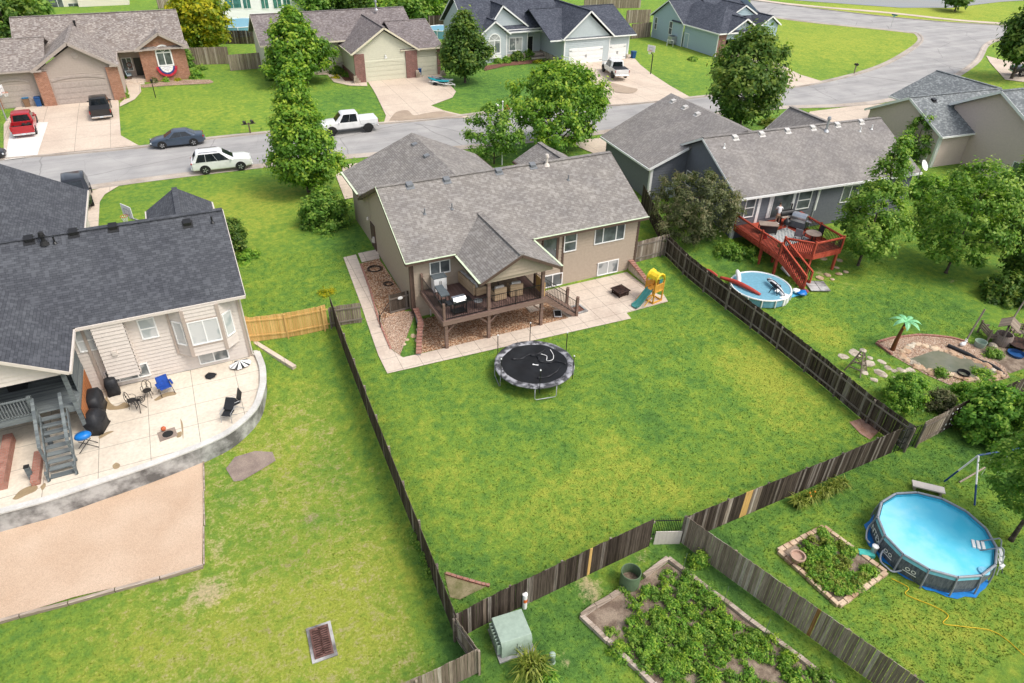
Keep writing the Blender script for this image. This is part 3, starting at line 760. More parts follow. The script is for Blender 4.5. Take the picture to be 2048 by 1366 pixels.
sub(mbf().beam((10.2,35.7,3.6),(10.2,41.2,6.45),.04,.025), 'drip_edge', M['gutter_green'], rfo, hm)
zr_ = lambda y: 3.58+(y-35.7)*.5182
def rm(px, py): # photo point on the rear slope of the main roof
    lo, hi = 35., 42.
    for _ in range(40):
        y = (lo+hi)/2; p = atY(px, py, y)
        if p.z > zr_(y): lo = y
        else: hi = y
    return p
M['vent_gray'] = paint('vent_gray', (.17,.18,.19), .5)
roof_vents(rfo, hm, [rm(819,371), rm(893,360.5), rm(997,343), rm(1065,331.5)], M['vent_gray'], (0,1,.51))
roof_vents(rfo, hm, [rm(849.5,428), rm(904,418), rm(1136.5,360)], M['vent_gray'], (0,1,.51), 'pipe')
roof_vents(rfo, hm, [rm(1093,329)-Vector((0,0,.05))], M['offwhite'], (0,1,.51), .55)
zg_ = lambda x: 4.3+(x-10.05)*.389
def gm(px, py):
    lo, hi = 10.1, 15.4
    for _ in range(40):
        x = (lo+hi)/2; p = atX(px, py, x)
        if p.z > zg_(x): lo = x
        else: hi = x
    return p
roof_vents(rfo, hm, [gm(829,291), gm(853,314)], M['vent_gray'], (1,0,.389))
window(hm, (11.93,YR,2.28), (1,0,0), 1.24, .78)
window(hm, (21.52,YR,1.95), (1,0,0), .86, 1.3, 'hung')
window(hm, (23.92,YR,2.06), (1,0,0), 2.34, 1.08, 'triple')
window(hm, (24.42,YR,-.52), (1,0,0), 1.62, .92, gl='blind')
window(hm, (20.0,YR,-.55), (1,0,0), 1.45, .85)
door(hm, (19.88,YR,1.28), (1,0,0), 1.0, 2.0, 'glass', 'trim_brown')
door(hm, (X0,45.0,.35), (0,-1,0), .85, 1.95, 'trim_brown', 'trim_brown')
mb = mbf(); mb.box(10.42,10.6,44.1,44.35,1.1,1.5); mb.box(10.46,10.6,44.55,44.8,.9,1.15); mb.build('electric_meter', M['offwhite'], hm)
mb = mbf(); mb.lathe([(.05,2.3),(.11,2.33),(.09,2.5),(.03,2.55)], (10.5,45.5,0), 10); mb.build('wall_lamp', M['offwhite'], hm)
downspout(hm, [(10.75,36.05,3.3),(10.75,36.05,-.7)], 'trim_brown')
downspout(hm, [(11.75,36.05,1.1),(11.75,36.05,-.7)], 'offwhite')
garage_door(hm, (16.9,50.03,.5), (-1,0,0), 4.9, 2.3, 'sid_main')
hl = thing('gray_roofed_house', 'greige house with charcoal roof and bay window beside the curved patio', 'house', (.5,36.3,-.8), world=True)
W = mbf()
laps(W, (-14,36.3,0), (1,0,0), [(0,-.82),(14.5,-.82),(14.5,3.5),(0,3.5)])
laps(W, (.5,36.3,0), (0,1,0), [(0,-.9),(9.6,-.9),(9.6,3.55),(4.8,6.2),(0,3.55)])
laps(W, (.5,45.9,0), (-1,0,0), [(0,.2),(14.5,.2),(14.5,3.5),(0,3.5)])
laps(W, (-7.9,46,0), (0,1,0), [(0,.2),(9,.2),(9,3.5),(0,3.5)])
laps(W, (-7.9,55,0), (-1,0,0), [(0,.2),(9.6,.2),(9.6,3.4),(4.8,6.0),(0,3.4)])
for a, b in (((-3.12,36.28),(-2.42,35.66)), ((-2.42,35.66),(-.62,35.66)), ((-.62,35.66),(.08,36.28))):
    d = Vector((b[0]-a[0], b[1]-a[1], 0)); laps(W, (a[0],a[1],0), d, [(0,.42),(d.length,.42),(d.length,3.5),(0,3.5)])
W.poly([(-3.12,36.28,.42),(-2.42,35.66,.42),(-.62,35.66,.42),(.08,36.28,.42)][::-1])
laps(W, (-6.75,35.75,0), (1,0,0), [(0,.0),(1.5,.0),(1.5,3.5),(0,3.5)]); laps(W, (-5.25,35.75,0), (0,1,0), [(0,.0),(.55,.0),(.55,3.5),(0,3.5)]); laps(W, (-6.75,36.3,0), (0,-1,0), [(0,0),(.55,0),(.55,3.5),(0,3.5)])
W.poly([(-6.75,35.75,0),(-6.75,36.3,0),(-5.25,36.3,0),(-5.25,35.75,0)])
laps(W, (-16.4,32.2,0), (1,0,0), [(0,3.25),(8.5,3.25),(8.5,3.35),(4.25,5.9),(0,3.35)])
laps(W, (.3,47.6,0), (-1,0,0), [(0,.3),(3.4,.3),(3.4,4.2),(1.7,5.2),(0,4.2)])
wall_flat(W, (-3.1,47.6,0), (0,-1,0), [(0,.3),(2,.3),(2,4.2),(0,4.2)])
W.build('wall', M['sid_left'], hl)
tr = mbf(); rf = mbf()
gable_x(rf, tr, -20, .95, 35.75, 46.2, 3.6, 6.62, ym=40.9)
gable_y(rf, tr, 31.75, 38.5, -16.8, -7.45, 3.6, 6.2, xm=-12.1, ends='F')
gable_y(rf, tr, 41.2, 55.6, -17.6, -7.35, 3.6, 6.55, xm=-12.5, ends='B')
gable_y(rf, tr, 43.3, 48.2, -3.5, .55, 4.3, 5.62, ends='B')
rfl = rf.build('roof', M['roof_left'], hl)
tr.build('trim', M['offwhite'], hl)
T2 = mbf(); corner(T2, .5, 36.3, -.82, 3.45, sx=1, sy=-1); T2.build('corner_board', M['sid_left_dark'], hl); T2 = mbf()
T2.box(-3.22,-3.1,36.2,36.28,.42,3.45); T2.box(-7.3,-7.15,36.2,36.28,-.8,3.45)
for a, b in (((-2.42,35.63),(-2.42,3.4)), ((-.62,35.63),(-.62,3.4))): T2.box(a[0]-.09, a[0]+.09, 35.58, 35.655, .42, 3.45)
T2.box(-2.33,-.71,35.60,35.635,1.0,1.12); T2.box(-2.33,-.71,35.60,35.635,2.62,2.74)
T2.build('corner_board', M['sid_left_dark'], hl)
window(hl, (-7.6,36.3,1.85), (1,0,0), .72, 1.2, 'hung', 'curtain'); window(hl, (-4.6,36.3,1.85), (1,0,0), .72, 1.15, 'hung', 'curtain')
window(hl, (-2.24,35.66,1.2), (1,0,0), 1.45, 1.38, 'slider', 'curtain')
for a, b in (((-3.12,36.28),(-2.42,35.66)), ((-.62,35.66),(.08,36.28))):
    d = Vector((b[0]-a[0], b[1]-a[1], 0)); window(hl, Vector((a[0],a[1],1.2))+d*.22, d, d.length*.56, 1.38, 'single', 'curtain')
window(hl, (-6.95,36.3,-.5), (1,0,0), 2.05, .75, 'triple', 'blind'); window(hl, (-2.2,36.3,-.55), (1,0,0), 1.5, .8, 'slider', 'blind')
zl_ = lambda y: 3.6+(y-35.75)*.5864
def lmf(px, py):
    lo, hi = 34., 41.
    for _ in range(40):
        y = (lo+hi)/2; p = atY(px, py, y)
        if p.z > zl_(y): lo = y
        else: hi = y
    return p
roof_vents(rfl, hl, [lmf(58,480), lmf(147,466), lmf(226,455), lmf(374.5,447)], M['black'], (0,1,.58))
roof_vents(rfl, hl, [lmf(110,486), lmf(425,445)], M['black'], (0,1,.58), 'pipe')
roof_vents(rfl, hl, [lmf(89,487)], M['rubber'], (0,1,.58), .42)
mb = mbf(); mb.box(-6.2,-5.95,35.62,35.74,1.55,1.8); mb.build('dryer_vent', M['offwhite'], hl)
downspout(hl, [(.62,36.2,3.4),(.62,36.2,-.6),(.8,36.0,-.75)], 'offwhite')
garage_door(hl, (-8.9,55.04,.5), (-1,0,0), 4.9, 2.2, 'white')
ha = thing('tan_house', 'tan house with orange brick pillars and arched window, across the street', 'house', (-10,91,.9), world=True)
W = mbf(); ya = 91.3
laps(W, (-12.9,ya,0), (1,0,0), [(0,.6),(7.7,.6),(7.7,4.6),(3.85,6.9),(0,4.6)])
laps(W, (-18.5,ya+.6,0), (1,0,0), [(0,.6),(5.6,.6),(5.6,4.6),(0,4.6)])
laps(W, (-5.2,ya,0), (0,1,0), [(0,.6),(9.5,.6),(9.5,4.4),(0,4.4)])
laps(W, (-5.2,100.8,0), (1,0,0), [(0,.6),(2.6,.6),(2.6,4.5),(0,4.5)])
laps(W, (2.1,99.2,0), (0,1,0), [(0,.6),(10,.6),(10,4.5),(5,7.3),(0,4.5)])
laps(W, (-18.5,104,0), (0,-1,0), [(0,.6),(12,.6),(12,4.5),(6,6.5),(0,4.5)]); laps(W, (-15,109,0), (0,-1,0), [(0,.6),(10,.6),(10,4.5),(5,7.2),(0,4.5)])
W.build('wall', M['sid_tan'], ha)
tr = mbf(); rf = mbf()
gable_x(rf, tr, -15.5, 2.5, 98.3, 109.7, 4.75, 8.1, ym=104)
gable_x(rf, tr, -19, -12, 91.3, 104, 4.75, 6.9, ends='L')
gable_y(rf, tr, 90.75, 102.5, -13.35, -5.2, 4.75, 7.33, ends='F', fw=.3)
gable_y(rf, tr, 98.1, 102, -3.25, 2.75, 4.72, 6.5, ends='F', fw=.3); slab(rf, [(-13,91.3,4.75),(-12,91.3,4.75),(-12,98.4,7),(-13,98.4,7)])
for x0, x1 in ((-13.4,-12.4),(-5.9,-4.9)): rf.extr([(x0,90.8,4.78),(x1,90.8,4.78),(x1,91.5,5.05),(x0,91.5,5.05)][::-1],(0,0,-.1)); tr.box(x0,x1,90.7,90.79,4.58,4.75)
for x0, x1 in ((-3.3,-2.4),(1.9,2.8)): rf.extr([(x0,98.1,4.75),(x1,98.1,4.75),(x1,98.7,4.97),(x0,98.7,4.97)][::-1],(0,0,-.1)); tr.box(x0,x1,98.0,98.09,4.55,4.72)
for cx, y, w, h in ((-9.3,ya,5.2,3.12),(-15.55,ya+.6,3.1,3.1)):
    for k in range(8):
        a = -1+k/4; b = -1+(k+1)/4; f = lambda q: h+.25+.32*(1-q*q)
        tr.hexa([(cx+a*w/2,y-.09,f(a)),(cx+b*w/2,y-.09,f(b)),(cx+b*w/2,y-.02,f(b)),(cx+a*w/2,y-.02,f(a)),(cx+a*w/2,y-.09,f(a)+.22),(cx+b*w/2,y-.09,f(b)+.22),(cx+b*w/2,y-.02,f(b)+.22),(cx+a*w/2,y-.02,f(a)+.22)])
rfa = rf.build('roof', M['roof_tan'], ha); tr.build('trim', M['trim_tan'], ha)
mb = mbf(); mb.cyl((-8.9,ya-.03,5.9),(-8.9,ya-.08,5.9),.33,n=8); mb.build('gable_vent', M['trim_tan'], ha)
bk = mbf()
for b in ((-13.25,-12.05,ya-.25,ya-.02,.6,4.5),(-6.35,-5.15,ya-.25,ya-.02,.6,4.5),(-18.1,-17.2,ya+.4,ya+.58,.6,4.4)): mbf().box(*b).build('brick_pier', M['brick'], ha)
wall_flat(bk, (-2.85,98.6,0), (1,0,0), [(0,.6),(5.15,.6),(5.15,4.6),(2.57,6.15),(0,4.6)])
wall_flat(bk, (-2.85,100.8,0), (0,-1,0), [(0,.6),(2.2,.6),(2.2,4.6),(0,4.6)]); wall_flat(bk, (2.3,98.6,0), (0,1,0), [(0,.6),(1.2,.6),(1.2,4.6),(0,4.6)])
bk.build('brick_wall', M['brick'], ha)
garage_door(ha, (-11.9,ya,.92), (1,0,0), 5.2, 2.3, 'trim_tan'); garage_door(ha, (-17.05,ya+.6,.92), (1,0,0), 3.0, 2.25, 'trim_tan')
def arch_window(par, cx, y, z0, w, h, mat='white', gl='glass'):
    n = 14; r = w/2
    fr = mbf(); t = .16
    fr.box(cx-r-t, cx-r, y-.07, y, z0, z0+h); fr.box(cx+r, cx+r+t, y-.07, y, z0, z0+h); fr.box(cx-r-t, cx+r+t, y-.09, y, z0-t, z0); fr.box(cx-r, cx+r, y-.06, y, z0+h-.07, z0+h+.07); fr.box(cx-.05, cx+.05, y-.055, y, z0, z0+h-.07)
    for k in range(n):
        a, b = math.pi*k/n, math.pi*(k+1)/n
        q = lambda t_, rr: (cx+rr*math.cos(t_), z0+h+rr*math.sin(t_))
        p = [q(a, r), q(a, r+t), q(b, r+t), q(b, r)]
        fr.hexa([(p[0][0],y-.07,p[0][1]),(p[1][0],y-.07,p[1][1]),(p[1][0],y,p[1][1]),(p[0][0],y,p[0][1]),(p[3][0],y-.07,p[3][1]),(p[2][0],y-.07,p[2][1]),(p[2][0],y,p[2][1]),(p[3][0],y,p[3][1])])
    for k in (1, 2, 3): fr.beam((cx,y-.045,z0+h+.07), (cx+r*math.cos(math.pi*k/4), y-.045, z0+h+r*math.sin(math.pi*k/4)), .03, .05)
    f = fr.build('window', M[mat], par)
    gl_ = mbf(); gl_.poly([(cx-r,y-.02,z0),(cx+r,y-.02,z0)]+[(cx+r*math.cos(math.pi*k/n), y-.02, z0+h+r*math.sin(math.pi*k/n)) for k in range(n+1)])
    sub(gl_, 'pane', M[gl], f, par)
arch_window(ha, -.17, 98.58, 2.78, 1.5, 1.4)
door(ha, (-3.75,100.8,1.3), (1,0,0), .9, 2.1, 'black', 'trim_tan'); window(ha, (-5.0,100.8,2.0), (1,0,0), 1.0, 1.4, 'slider')
mb = mbf(); mb.box(-5.2,-2.85,98.7,100.8,.6,1.25); mb.box(-4.3,-3.1,98.1,98.7,.6,1.1); mb.box(-4.3,-3.1,97.6,98.1,.6,.98); mb.build('porch_step', M['conc'], ha)
mb = mbf(); mb.tube([(-4.3+.28*math.cos(t),100.7,2.6+.28*math.sin(t)) for t in np.linspace(0,6.28,14)[:-1]], .06, 6, closed=True); mb.build('wreath', M['mulch'], ha)
roof_vents(rfa, ha, [(-8.9,102.0,6.9)], M['rubber'], (0,1,.5), .6)
def half_ring(mb, cx, y, z, r0, r1, n=12):
    for k in range(n):
        a, b = math.pi+math.pi*k/n, math.pi+math.pi*(k+1)/n; w_ = .03*(1 if k % 2 else 0)
        mb.poly([(cx+r0*math.cos(a),y-w_,z+r0*math.sin(a)),(cx+r1*math.cos(a),y-w_-.03,z+r1*math.sin(a)),(cx+r1*math.cos(b),y-.03+w_-.03,z+r1*math.sin(b)),(cx+r0*math.cos(b),y-.03+w_,z+r0*math.sin(b))])
bt = thing('patriotic_bunting', 'red white and blue half round bunting below the arched brick window', 'bunting', (-.17,98.45,2.5), world=True)
for nm, r0, r1, c in (('white_stripe',.42,.72,(.8,.8,.8)),('blue_stripe',.72,.92,(.03,.05,.2)),('white_center',0.01,.42,(.75,.75,.78)),('red_stripe',.92,1.2,(.5,.03,.05))):
    mb = MB(); half_ring(mb, -.17, 98.45, 2.6, r0, r1); mb.build(nm, paint('bunting_'+nm, c, .8), bt)
hb = thing('sage_house', 'sage green house with maroon brick garage piers, across the street', 'house', (24,89,.9), world=True)
W = mbf(); yb = 89.1
laps(W, (21.0,yb,0), (1,0,0), [(0,.6),(8.1,.6),(8.1,4.3),(4.05,6.75),(0,4.3)])
laps(W, (29.1,yb+.4,0), (1,0,0), [(0,.6),(3.2,.6),(3.2,4.3),(0,4.3)])
laps(W, (21.0,96,0), (0,-1,0), [(0,1.8),(6.9,1.8),(6.9,4.3),(0,4.3)])
laps(W, (11.5,95.5,0), (1,0,0), [(0,.6),(9.5,.6),(9.5,4.9),(0,4.9)])
laps(W, (11.3,104,0), (0,-1,0), [(0,.6),(9,.6),(9,4.8),(4.5,7.3),(0,4.8)])
laps(W, (32.3,yb+.4,0), (0,1,0), [(0,.6),(11,.6),(11,4.3),(5.5,6.6),(0,4.3)])
W.build('wall', M['sid_green'], hb)
tr = mbf(); rf = mbf()
gable_y(rf, tr, 88.6, 99, 20.6, 29.35, 4.45, 7.25, ends='F', fw=.22)
gable_x(rf, tr, 10.8, 31, 94.4, 104.6, 5.0, 7.75, ends='L')
gable_x(rf, tr, 27, 32.75, 89.0, 100.2, 4.45, 6.75, ym=95.5, ends='R')
rfb = rf.build('roof', M['roof_green'], hb); tr.build('trim', paint('trim_cream', (.66,.60,.46), .6), hb)
roof_vents(rfb, hb, [(26.9,98.5,7.7)], M['galv'], (0,1,.5), .9)
for b in ((20.95,22.25,yb-.22,yb-.02,.6,4.3),(27.6,29.12,yb-.22,yb-.02,.6,4.3),(32.0,32.4,yb+.2,yb+.38,.6,4.3),(20.85,20.98,yb,96,.6,1.8)): mbf().box(*b).build('brick_pier', M['brick_dark'], hb)
sb = mbf(); 
for x, n in ((20.75,4),(28.9,4),(32.2,3)):
    for k in range(n): sb.box(x-.1, x+.9-.2*k, yb-.42-.0, yb-.23, .6+k*.32, .6+(k+1)*.32-.02)
sb.build('stone_pier', M['stone'], hb)
def garage_arch(par, p, w, h, mat, fr):
    garage_door(par, p, (1,0,0), w, h, mat)
    mb = mbf(); x, y, z = p
    for k in range(8):
        a = k/8; b = (k+1)/8; f = lambda q: z+h-.28*(2*q-1)**2
        mb.hexa([(x+a*w,y-.1,f(a)),(x+b*w,y-.1,f(b)),(x+b*w,y-.035,f(b)),(x+a*w,y-.035,f(a)),(x+a*w,y-.1,z+h+.14),(x+b*w,y-.1,z+h+.14),(x+b*w,y-.035,z+h+.14),(x+a*w,y-.035,z+h+.14)])
    mb.box(x-.12,x,y-.1,y-.02,z,z+h+.14); mb.box(x+w,x+w+.12,y-.1,y-.02,z,z+h+.14)
    mb.build('garage_arch', M[fr] if isinstance(fr, str) else fr, par)
garage_arch(hb, (22.4,yb,.92), 5.05, 2.3, 'sid_green', 'sid_green'); garage_arch(hb, (29.25,yb+.4,.92), 2.6, 2.25, 'sid_green', 'sid_green')
mb = mbf(); mb.box(24.85,25.2,yb-.1,yb-.02,3.55,3.75); mb.lathe([(.02,3.8),(.1,3.8),(.1,3.95),(.02,4.0)], (25.0,yb-.12,0), 8); mb.build('flood_lamp', M['white'], hb)
mb = mbf()
for k in range(16): mb.box(17.6+k*.2, 17.64+k*.2, 95.0, 95.05, 1.3, 2.1)
mb.box(17.5,21,94.97,95.08,2.1,2.17); mb.box(17.5,21,94.97,95.08,1.25,1.3); mb.build('porch_railing', M['trim_tan'], hb)
hc = thing('bluegray_house', 'pale blue-gray house with white garage doors and dark slate roof', 'house', (55,89,.9), world=True)
W = mbf(); yc = 88.3
laps(W, (50.3,yc,0), (1,0,0), [(0,.6),(7.5,.6),(7.5,4.3),(3.75,7.3),(0,4.3)])
laps(W, (57.8,yc+.35,0), (1,0,0), [(0,.6),(3.5,.6),(3.5,4.2),(0,4.2)])
laps(W, (50.3,95.5,0), (0,-1,0), [(0,1.7),(7.2,1.7),(7.2,4.2),(0,4.2)])
laps(W, (39.9,93.3,0), (1,0,0), [(0,.6),(4.0,.6),(4.0,4.6),(2.0,6.1),(0,4.6)])
laps(W, (43.9,94.0,0), (1,0,0), [(0,.6),(3.6,.6),(3.6,4.9),(0,4.9)]); laps(W, (41.9,94.5,0), (1,0,0), [(0,5.2),(5.2,5.2),(5.2,5.4),(1.8,7.6),(0,6.2)])
laps(W, (47.5,95.3,0), (1,0,0), [(0,.6),(2.8,.6),(2.8,4.8),(0,4.8)])
laps(W, (38.5,104,0), (0,-1,0), [(0,.6),(10.5,.6),(10.5,4.8),(5,8.4),(0,4.8)]); laps(W, (38.5,94.2,0), (1,0,0), [(0,.6),(1.5,.6),(1.5,4.8),(0,4.8)])
laps(W, (61.3,yc+.35,0), (0,1,0), [(0,.6),(11,.6),(11,4.2),(5.5,6.8),(0,4.2)])
W.build('wall', M['sid_blue'], hc)
tr = mbf(); rf = mbf()
gable_y(rf, tr, 87.85, 100, 49.9, 58.2, 4.45, 7.85, ends='F', fw=.2)
gable_x(rf, tr, 38.1, 53.5, 93.9, 104.6, 5.0, 9.0, ends='L')
gable_x(rf, tr, 48, 62.1, 88.15, 100.5, 4.35, 7.3, ym=95, ends='R')
gable_y(rf, tr, 92.9, 97, 39.6, 44.3, 4.7, 6.4, ends='F', fw=.2)
gable_y(rf, tr, 94.1, 99, 41.4, 47.6, 5.3, 8.1, xm=43.6, ends='F', fw=.2)
rf.extr([(43.6,93.5,4.75),(47.6,93.5,4.75),(47.6,94.6,5.2),(43.6,94.6,5.2)][::-1],(0,0,-.1)); tr.box(43.6,50,93.4,93.49,4.55,4.75)
rfc = rf.build('roof', M['roof_blue'], hc)
for x0, x1, y, z0, z1 in ((50.3,50.5,yc,.6,4.3),(57.65,57.8,yc,.6,4.3),(61.15,61.3,yc+.35,.6,4.2),(39.9,40.05,93.3,.6,4.5),(43.75,43.9,93.3,.6,4.5),(47.35,47.5,94,.6,4.6)): tr.box(x0,x1,y-.05,y-.02,z0,z1)
tr.build('trim', M['white'], hc)
sb = mbf(); sb.box(50.15,50.28,yc,95.5,.6,1.65); sb.box(44.0,47.3,93.85,93.97,.6,1.7); sb.box(50.3,51.0,yc-.12,yc-.03,.6,1.4); sb.box(61.0,61.35,yc+.2,yc+.32,.6,1.6); sb.build('stone_skirt', M['stone'], hc)
garage_door(hc, (51.15,yc,.92), (1,0,0), 5.5, 2.15, 'white', hinges=True); garage_door(hc, (57.95,yc+.35,.92), (1,0,0), 2.9, 2.15, 'white', hinges=True)
arch_window(hc, 41.95, 93.27, 2.2, 1.6, 1.6, gl='blind')
mb = mbf(); mb.box(41.0,42.9,92.95,93.25,1.55,1.95); mb.build('flower_box', M['white'], hc)
window(hc, (44.6,94,2.2), (1,0,0), 1.9, 1.6, 'slider', 'blind', t=.14); door(hc, (48.0,95.3,1.5), (1,0,0), .95, 2.1, 'black', 'white')
mb = mbf(); mb.box(47.5,50.2,94,95.3,.6,1.5)
for k in range(3): mb.box(47.9,50.1,94-.4*(k+1),94-.4*k,.6,1.3-.22*k)
mb.build('porch_step', M['conc'], hc)
hd = thing('aqua_house', 'pale aqua house with open garage and dark slate roof on the corner', 'house', (74.3,85,1), world=True)
W = mbf()
laps(W, (74.3,101.2,0), (0,-1,0), [(0,.7),(8.2,.7),(8.2,4.3),(4.1,7.0),(0,4.3)])
laps(W, (74.5,93,0), (0,-1,0), [(0,.7),(8.2,.7),(8.2,4.2),(0,4.2)])
laps(W, (75.9,84.8,0), (1,0,0), [(0,3.3),(5.4,3.3),(5.4,4.2),(2.7,5.9),(0,4.2)]); laps(W, (81.3,84.8,0), (1,0,0), [(0,.7),(.8,.7),(.8,4.2),(0,4.2)])
laps(W, (82.1,88,0), (1,0,0), [(0,.7),(5,.7),(5,4.2),(0,4.2)]); laps(W, (87.1,88,0), (0,1,0), [(0,.7),(13,.7),(13,4.2),(6.5,7.2),(0,4.2)])
W.build('wall', M['sid_aqua'], hd)
bk = mbf(); bk.box(74.5,75.9,84.75,84.95,.7,4.1); bk.build('brick_wall', M['brick_dark'], hd)
mb = mbf(); mb.box(75.9,81.3,84.95,84.98,3.15,3.3); mb.box(75.9,81.3,86.5,90.5,.7,.93); mb.poly([(75.9,92,.7),(81.3,92,.7),(81.3,92,4),(75.9,92,4)]); mb.poly([(81.32,85,.7),(81.32,92,.7),(81.32,92,4),(81.32,85,4)][::-1]); mb.build('garage_interior', paint('garage_dark', (.04,.05,.06), .9), hd)
tr = mbf(); rf = mbf()
gable_x(rf, tr, 73.9, 88, 92.7, 101.7, 4.3, 7.1, ends='L'); slab(rf, [(80,88,4.3),(88,88,4.3),(88,97.2,7.1),(80,97.2,7.1)])
slab(rf, [(74.1,84.4,4.3),(74.1,96,4.3),(78.6,96,7.0),(78.6,89,7.0)]); slab(rf, [(74.1,84.4,4.3),(83.1,84.4,4.3),(78.6,89,7.0)]); slab(rf, [(83.1,84.4,4.3),(83.1,96,4.3),(78.6,96,7.0),(78.6,89,7.0)]); tr.box(74.1,83.1,84.3,84.39,4.1,4.27); tr.box(74.0,74.09,84.4,92.9,4.1,4.27)
gable_y(rf, tr, 84.1, 90, 75.5, 82.0, 4.3, 6.15, ends='F', fw=.2); gable_y(rf, tr, 88.5, 94, 79.5, 84.5, 5.9, 7.2, ends='F', fw=.2); gable_y(rf, tr, 86.9, 92, 84.2, 88.4, 4.4, 5.7, ends='F', fw=.2)
rfd = rf.build('roof', M['roof_blue'], hd)
for y in (101.1,93.05): tr.box(74.25,74.29,y-.08,y+.08,.7,4.2)
tr.box(74.4,74.49,84.8,84.95,.7,4.1)
tr.build('trim', M['white'], hd)
W = mbf(); laps(W, (80,88.7,0), (1,0,0), [(0,5.7),(4,5.7),(2,6.9)]); laps(W, (84.6,87.2,0), (1,0,0), [(0,.8),(3.4,.8),(3.4,4.3),(1.7,5.4),(0,4.3)]); W.build('dormer', M['sid_aqua'], hd)
window(hd, (74.3,100.6,2.3), (0,-1,0), .6, 1.7, 'hung'); window(hd, (74.3,96.6,2.2), (0,-1,0), .75, 1.8, 'hung'); door(hd, (74.5,92.6,.95), (0,-1,0), .9, 2.0, 'sid_aqua', 'white')
mb = mbf(); mb.tube([(78.7+.3*math.cos(t),84.7,5.2+.35*math.sin(t)) for t in np.linspace(0,6.28,14)[:-1]], .05, 6, closed=True); mb.build('gable_vent', M['white'], hd)
roof_vents(rfd, hd, [(79,94.5,6.4),(81,90.5,5.75)], M['black'], (0,1,.35))
mb = mbf(); mb.tube([(72.4,94.2,.9),(72.4,94.2,1.8),(73,93.4,1.8),(73,93.4,.9)], .04, 6); mb.build('handrail', M['white'], hd)
def frame(o, yaw):
    global FRAME
    FRAME = Matrix.Translation(Vector(o)) @ Matrix.Rotation(R(yaw), 4, 'Z')
hr = thing('slate_house', 'dark slate-gray house with taupe roof and red deck behind it', 'house', (36.9,36.6,-.8), world=True)
frame((36.9,36.6,0), -4.8)
W = mbf(); g2 = mbf()
laps(W, (0,0,0), (1,0,0), [(0,-1.2),(17.4,-1.2),(17.4,3.2),(0,3.2)])
laps(W, (0,10.6,0), (0,-1,0), [(0,-.6),(10.6,-1.2),(10.6,3.3),(5.3,5.95),(0,3.3)])
laps(W, (17.4,0,0), (0,1,0), [(0,-1.2),(10.6,-1.2),(10.6,3.3),(5.3,5.95),(0,3.3)])
laps(W, (-3.3,7.45,0), (1,0,0), [(0,-.4),(3.3,-.4),(3.3,4.7),(0,3.4)])
laps(g2, (-3.3,15.5,0), (0,-1,0), [(0,.2),(8.05,-.4),(8.05,3.4),(0,3.4)])
laps(W, (9.8,15.5,0), (-1,0,0), [(0,.2),(13.1,.2),(13.1,3.4),(6.1,6.2),(0,3.6)])
W.build('wall', M['sid_right'], hr); g2.build('garage_wall', M['sid_right_gar'], hr)
rf = mbf(); tr = mbf()
gable_x(rf, tr, -.4, 17.8, -.42, 11.0, 3.32, 6.2)
slab(rf, [(-3.75,7.1,3.4),(-3.75,15.9,3.4),(3.8,16.9,6.4),(3.8,7.1,6.4)]); slab(rf, [(10.2,7.1,3.7),(3.8,7.1,6.4),(3.8,16.9,6.4),(10.2,15.9,3.7)]); tr.box(-3.84,-3.76,7.1,15.9,3.21,3.37)
slab(rf, [(-.3,7.1,4.77),(3.8,7.1,6.4),(3.8,5.2,6.4)]); slab(rf, [(3.8,7.1,6.4),(7.5,7.1,4.83),(3.8,5.2,6.4)])
gable_y(rf, tr, 6.5, 13, 12.4, 17, 3.5, 5.35, ends='B')
tr.beam((-3.75,7.08,3.28),(-.2,7.08,4.7),.035,.2)
rfr = rf.build('roof', M['roof_right'], hr)
corner(tr, -3.3, 7.45, -.4, 3.3, .16, -1, -1); corner(tr, 0, 0, -1.2, 3.2, .18, -1, -1)
for x in (2.0,3.05,5.3,7.7): tr.box(x-.13,x+.13,-.06,-.025,1.1 if x>2.5 else -1.1,3.15)
tr.build('trim', M['white'], hr)
def inframe(p): return FRAME.inverted() @ Vector(p)
def solve_plane(px, py, f, lo, hi):
    d = Vector(ray(px, py)); o = Vector((0,0,CAM_H)); Fi = FRAME.inverted() if FRAME is not None else Matrix()
    best = None
    a, b = 20., 140.
    for _ in range(60):
        t = (a+b)/2; p = Fi @ (o+d*t)
        if p.z > f(p): a = t
        else: b = t
    return p
fr_ = lambda p: 3.32+(p.y+.42)*.5044
fg_ = lambda p: 3.4+(p.x+3.75)*.397
M['vent_pale'] = paint('vent_pale', (.55,.53,.50), .5)
roof_vents(rfr, hr, [solve_plane(x, y, fr_, 0, 0) for x, y in ((1470,275.5),(1523,268.5),(1574.5,262),(1625,256),(1674,250),(1721.5,244))], M['vent_pale'], (0,1,.5))
roof_vents(rfr, hr, [solve_plane(x, y, fg_, 0, 0) for x, y in ((1346.5,203),(1370.5,215.5),(1395,229))], M['vent_pale'], (1,0,.4))
roof_vents(rfr, hr, [solve_plane(x, y, fr_, 0, 0) for x, y in ((1448,296),(1720,263),(1743,258.5))], M['white'], (0,1,.5), 'pipe')
roof_vents(rfr, hr, [solve_plane(1652, 262, fr_, 0, 0)], M['galv'], (0,1,.5), .95)
door(hr, (3.3,0,1.12), (1,0,0), 1.9, 2.0, 'glass', 'white'); window(hr, (.75,0,1.5), (1,0,0), .8, 1.45, 'hung'); window(hr, (5.75,0,1.5), (1,0,0), 1.2, 1.4, 'hung'); window(hr, (10.2,0,1.5), (1,0,0), 1.6, 1.3, 'slider'); window(hr, (13.5,0,1.5), (1,0,0), 1.2, 1.3, 'slider')
window(hr, (0,7.0,1.7), (0,-1,0), .75, 1.1, 'hung'); door(hr, (-1.6,7.45,-.3), (1,0,0), .9, 2.0, 'sid_blue', 'white')
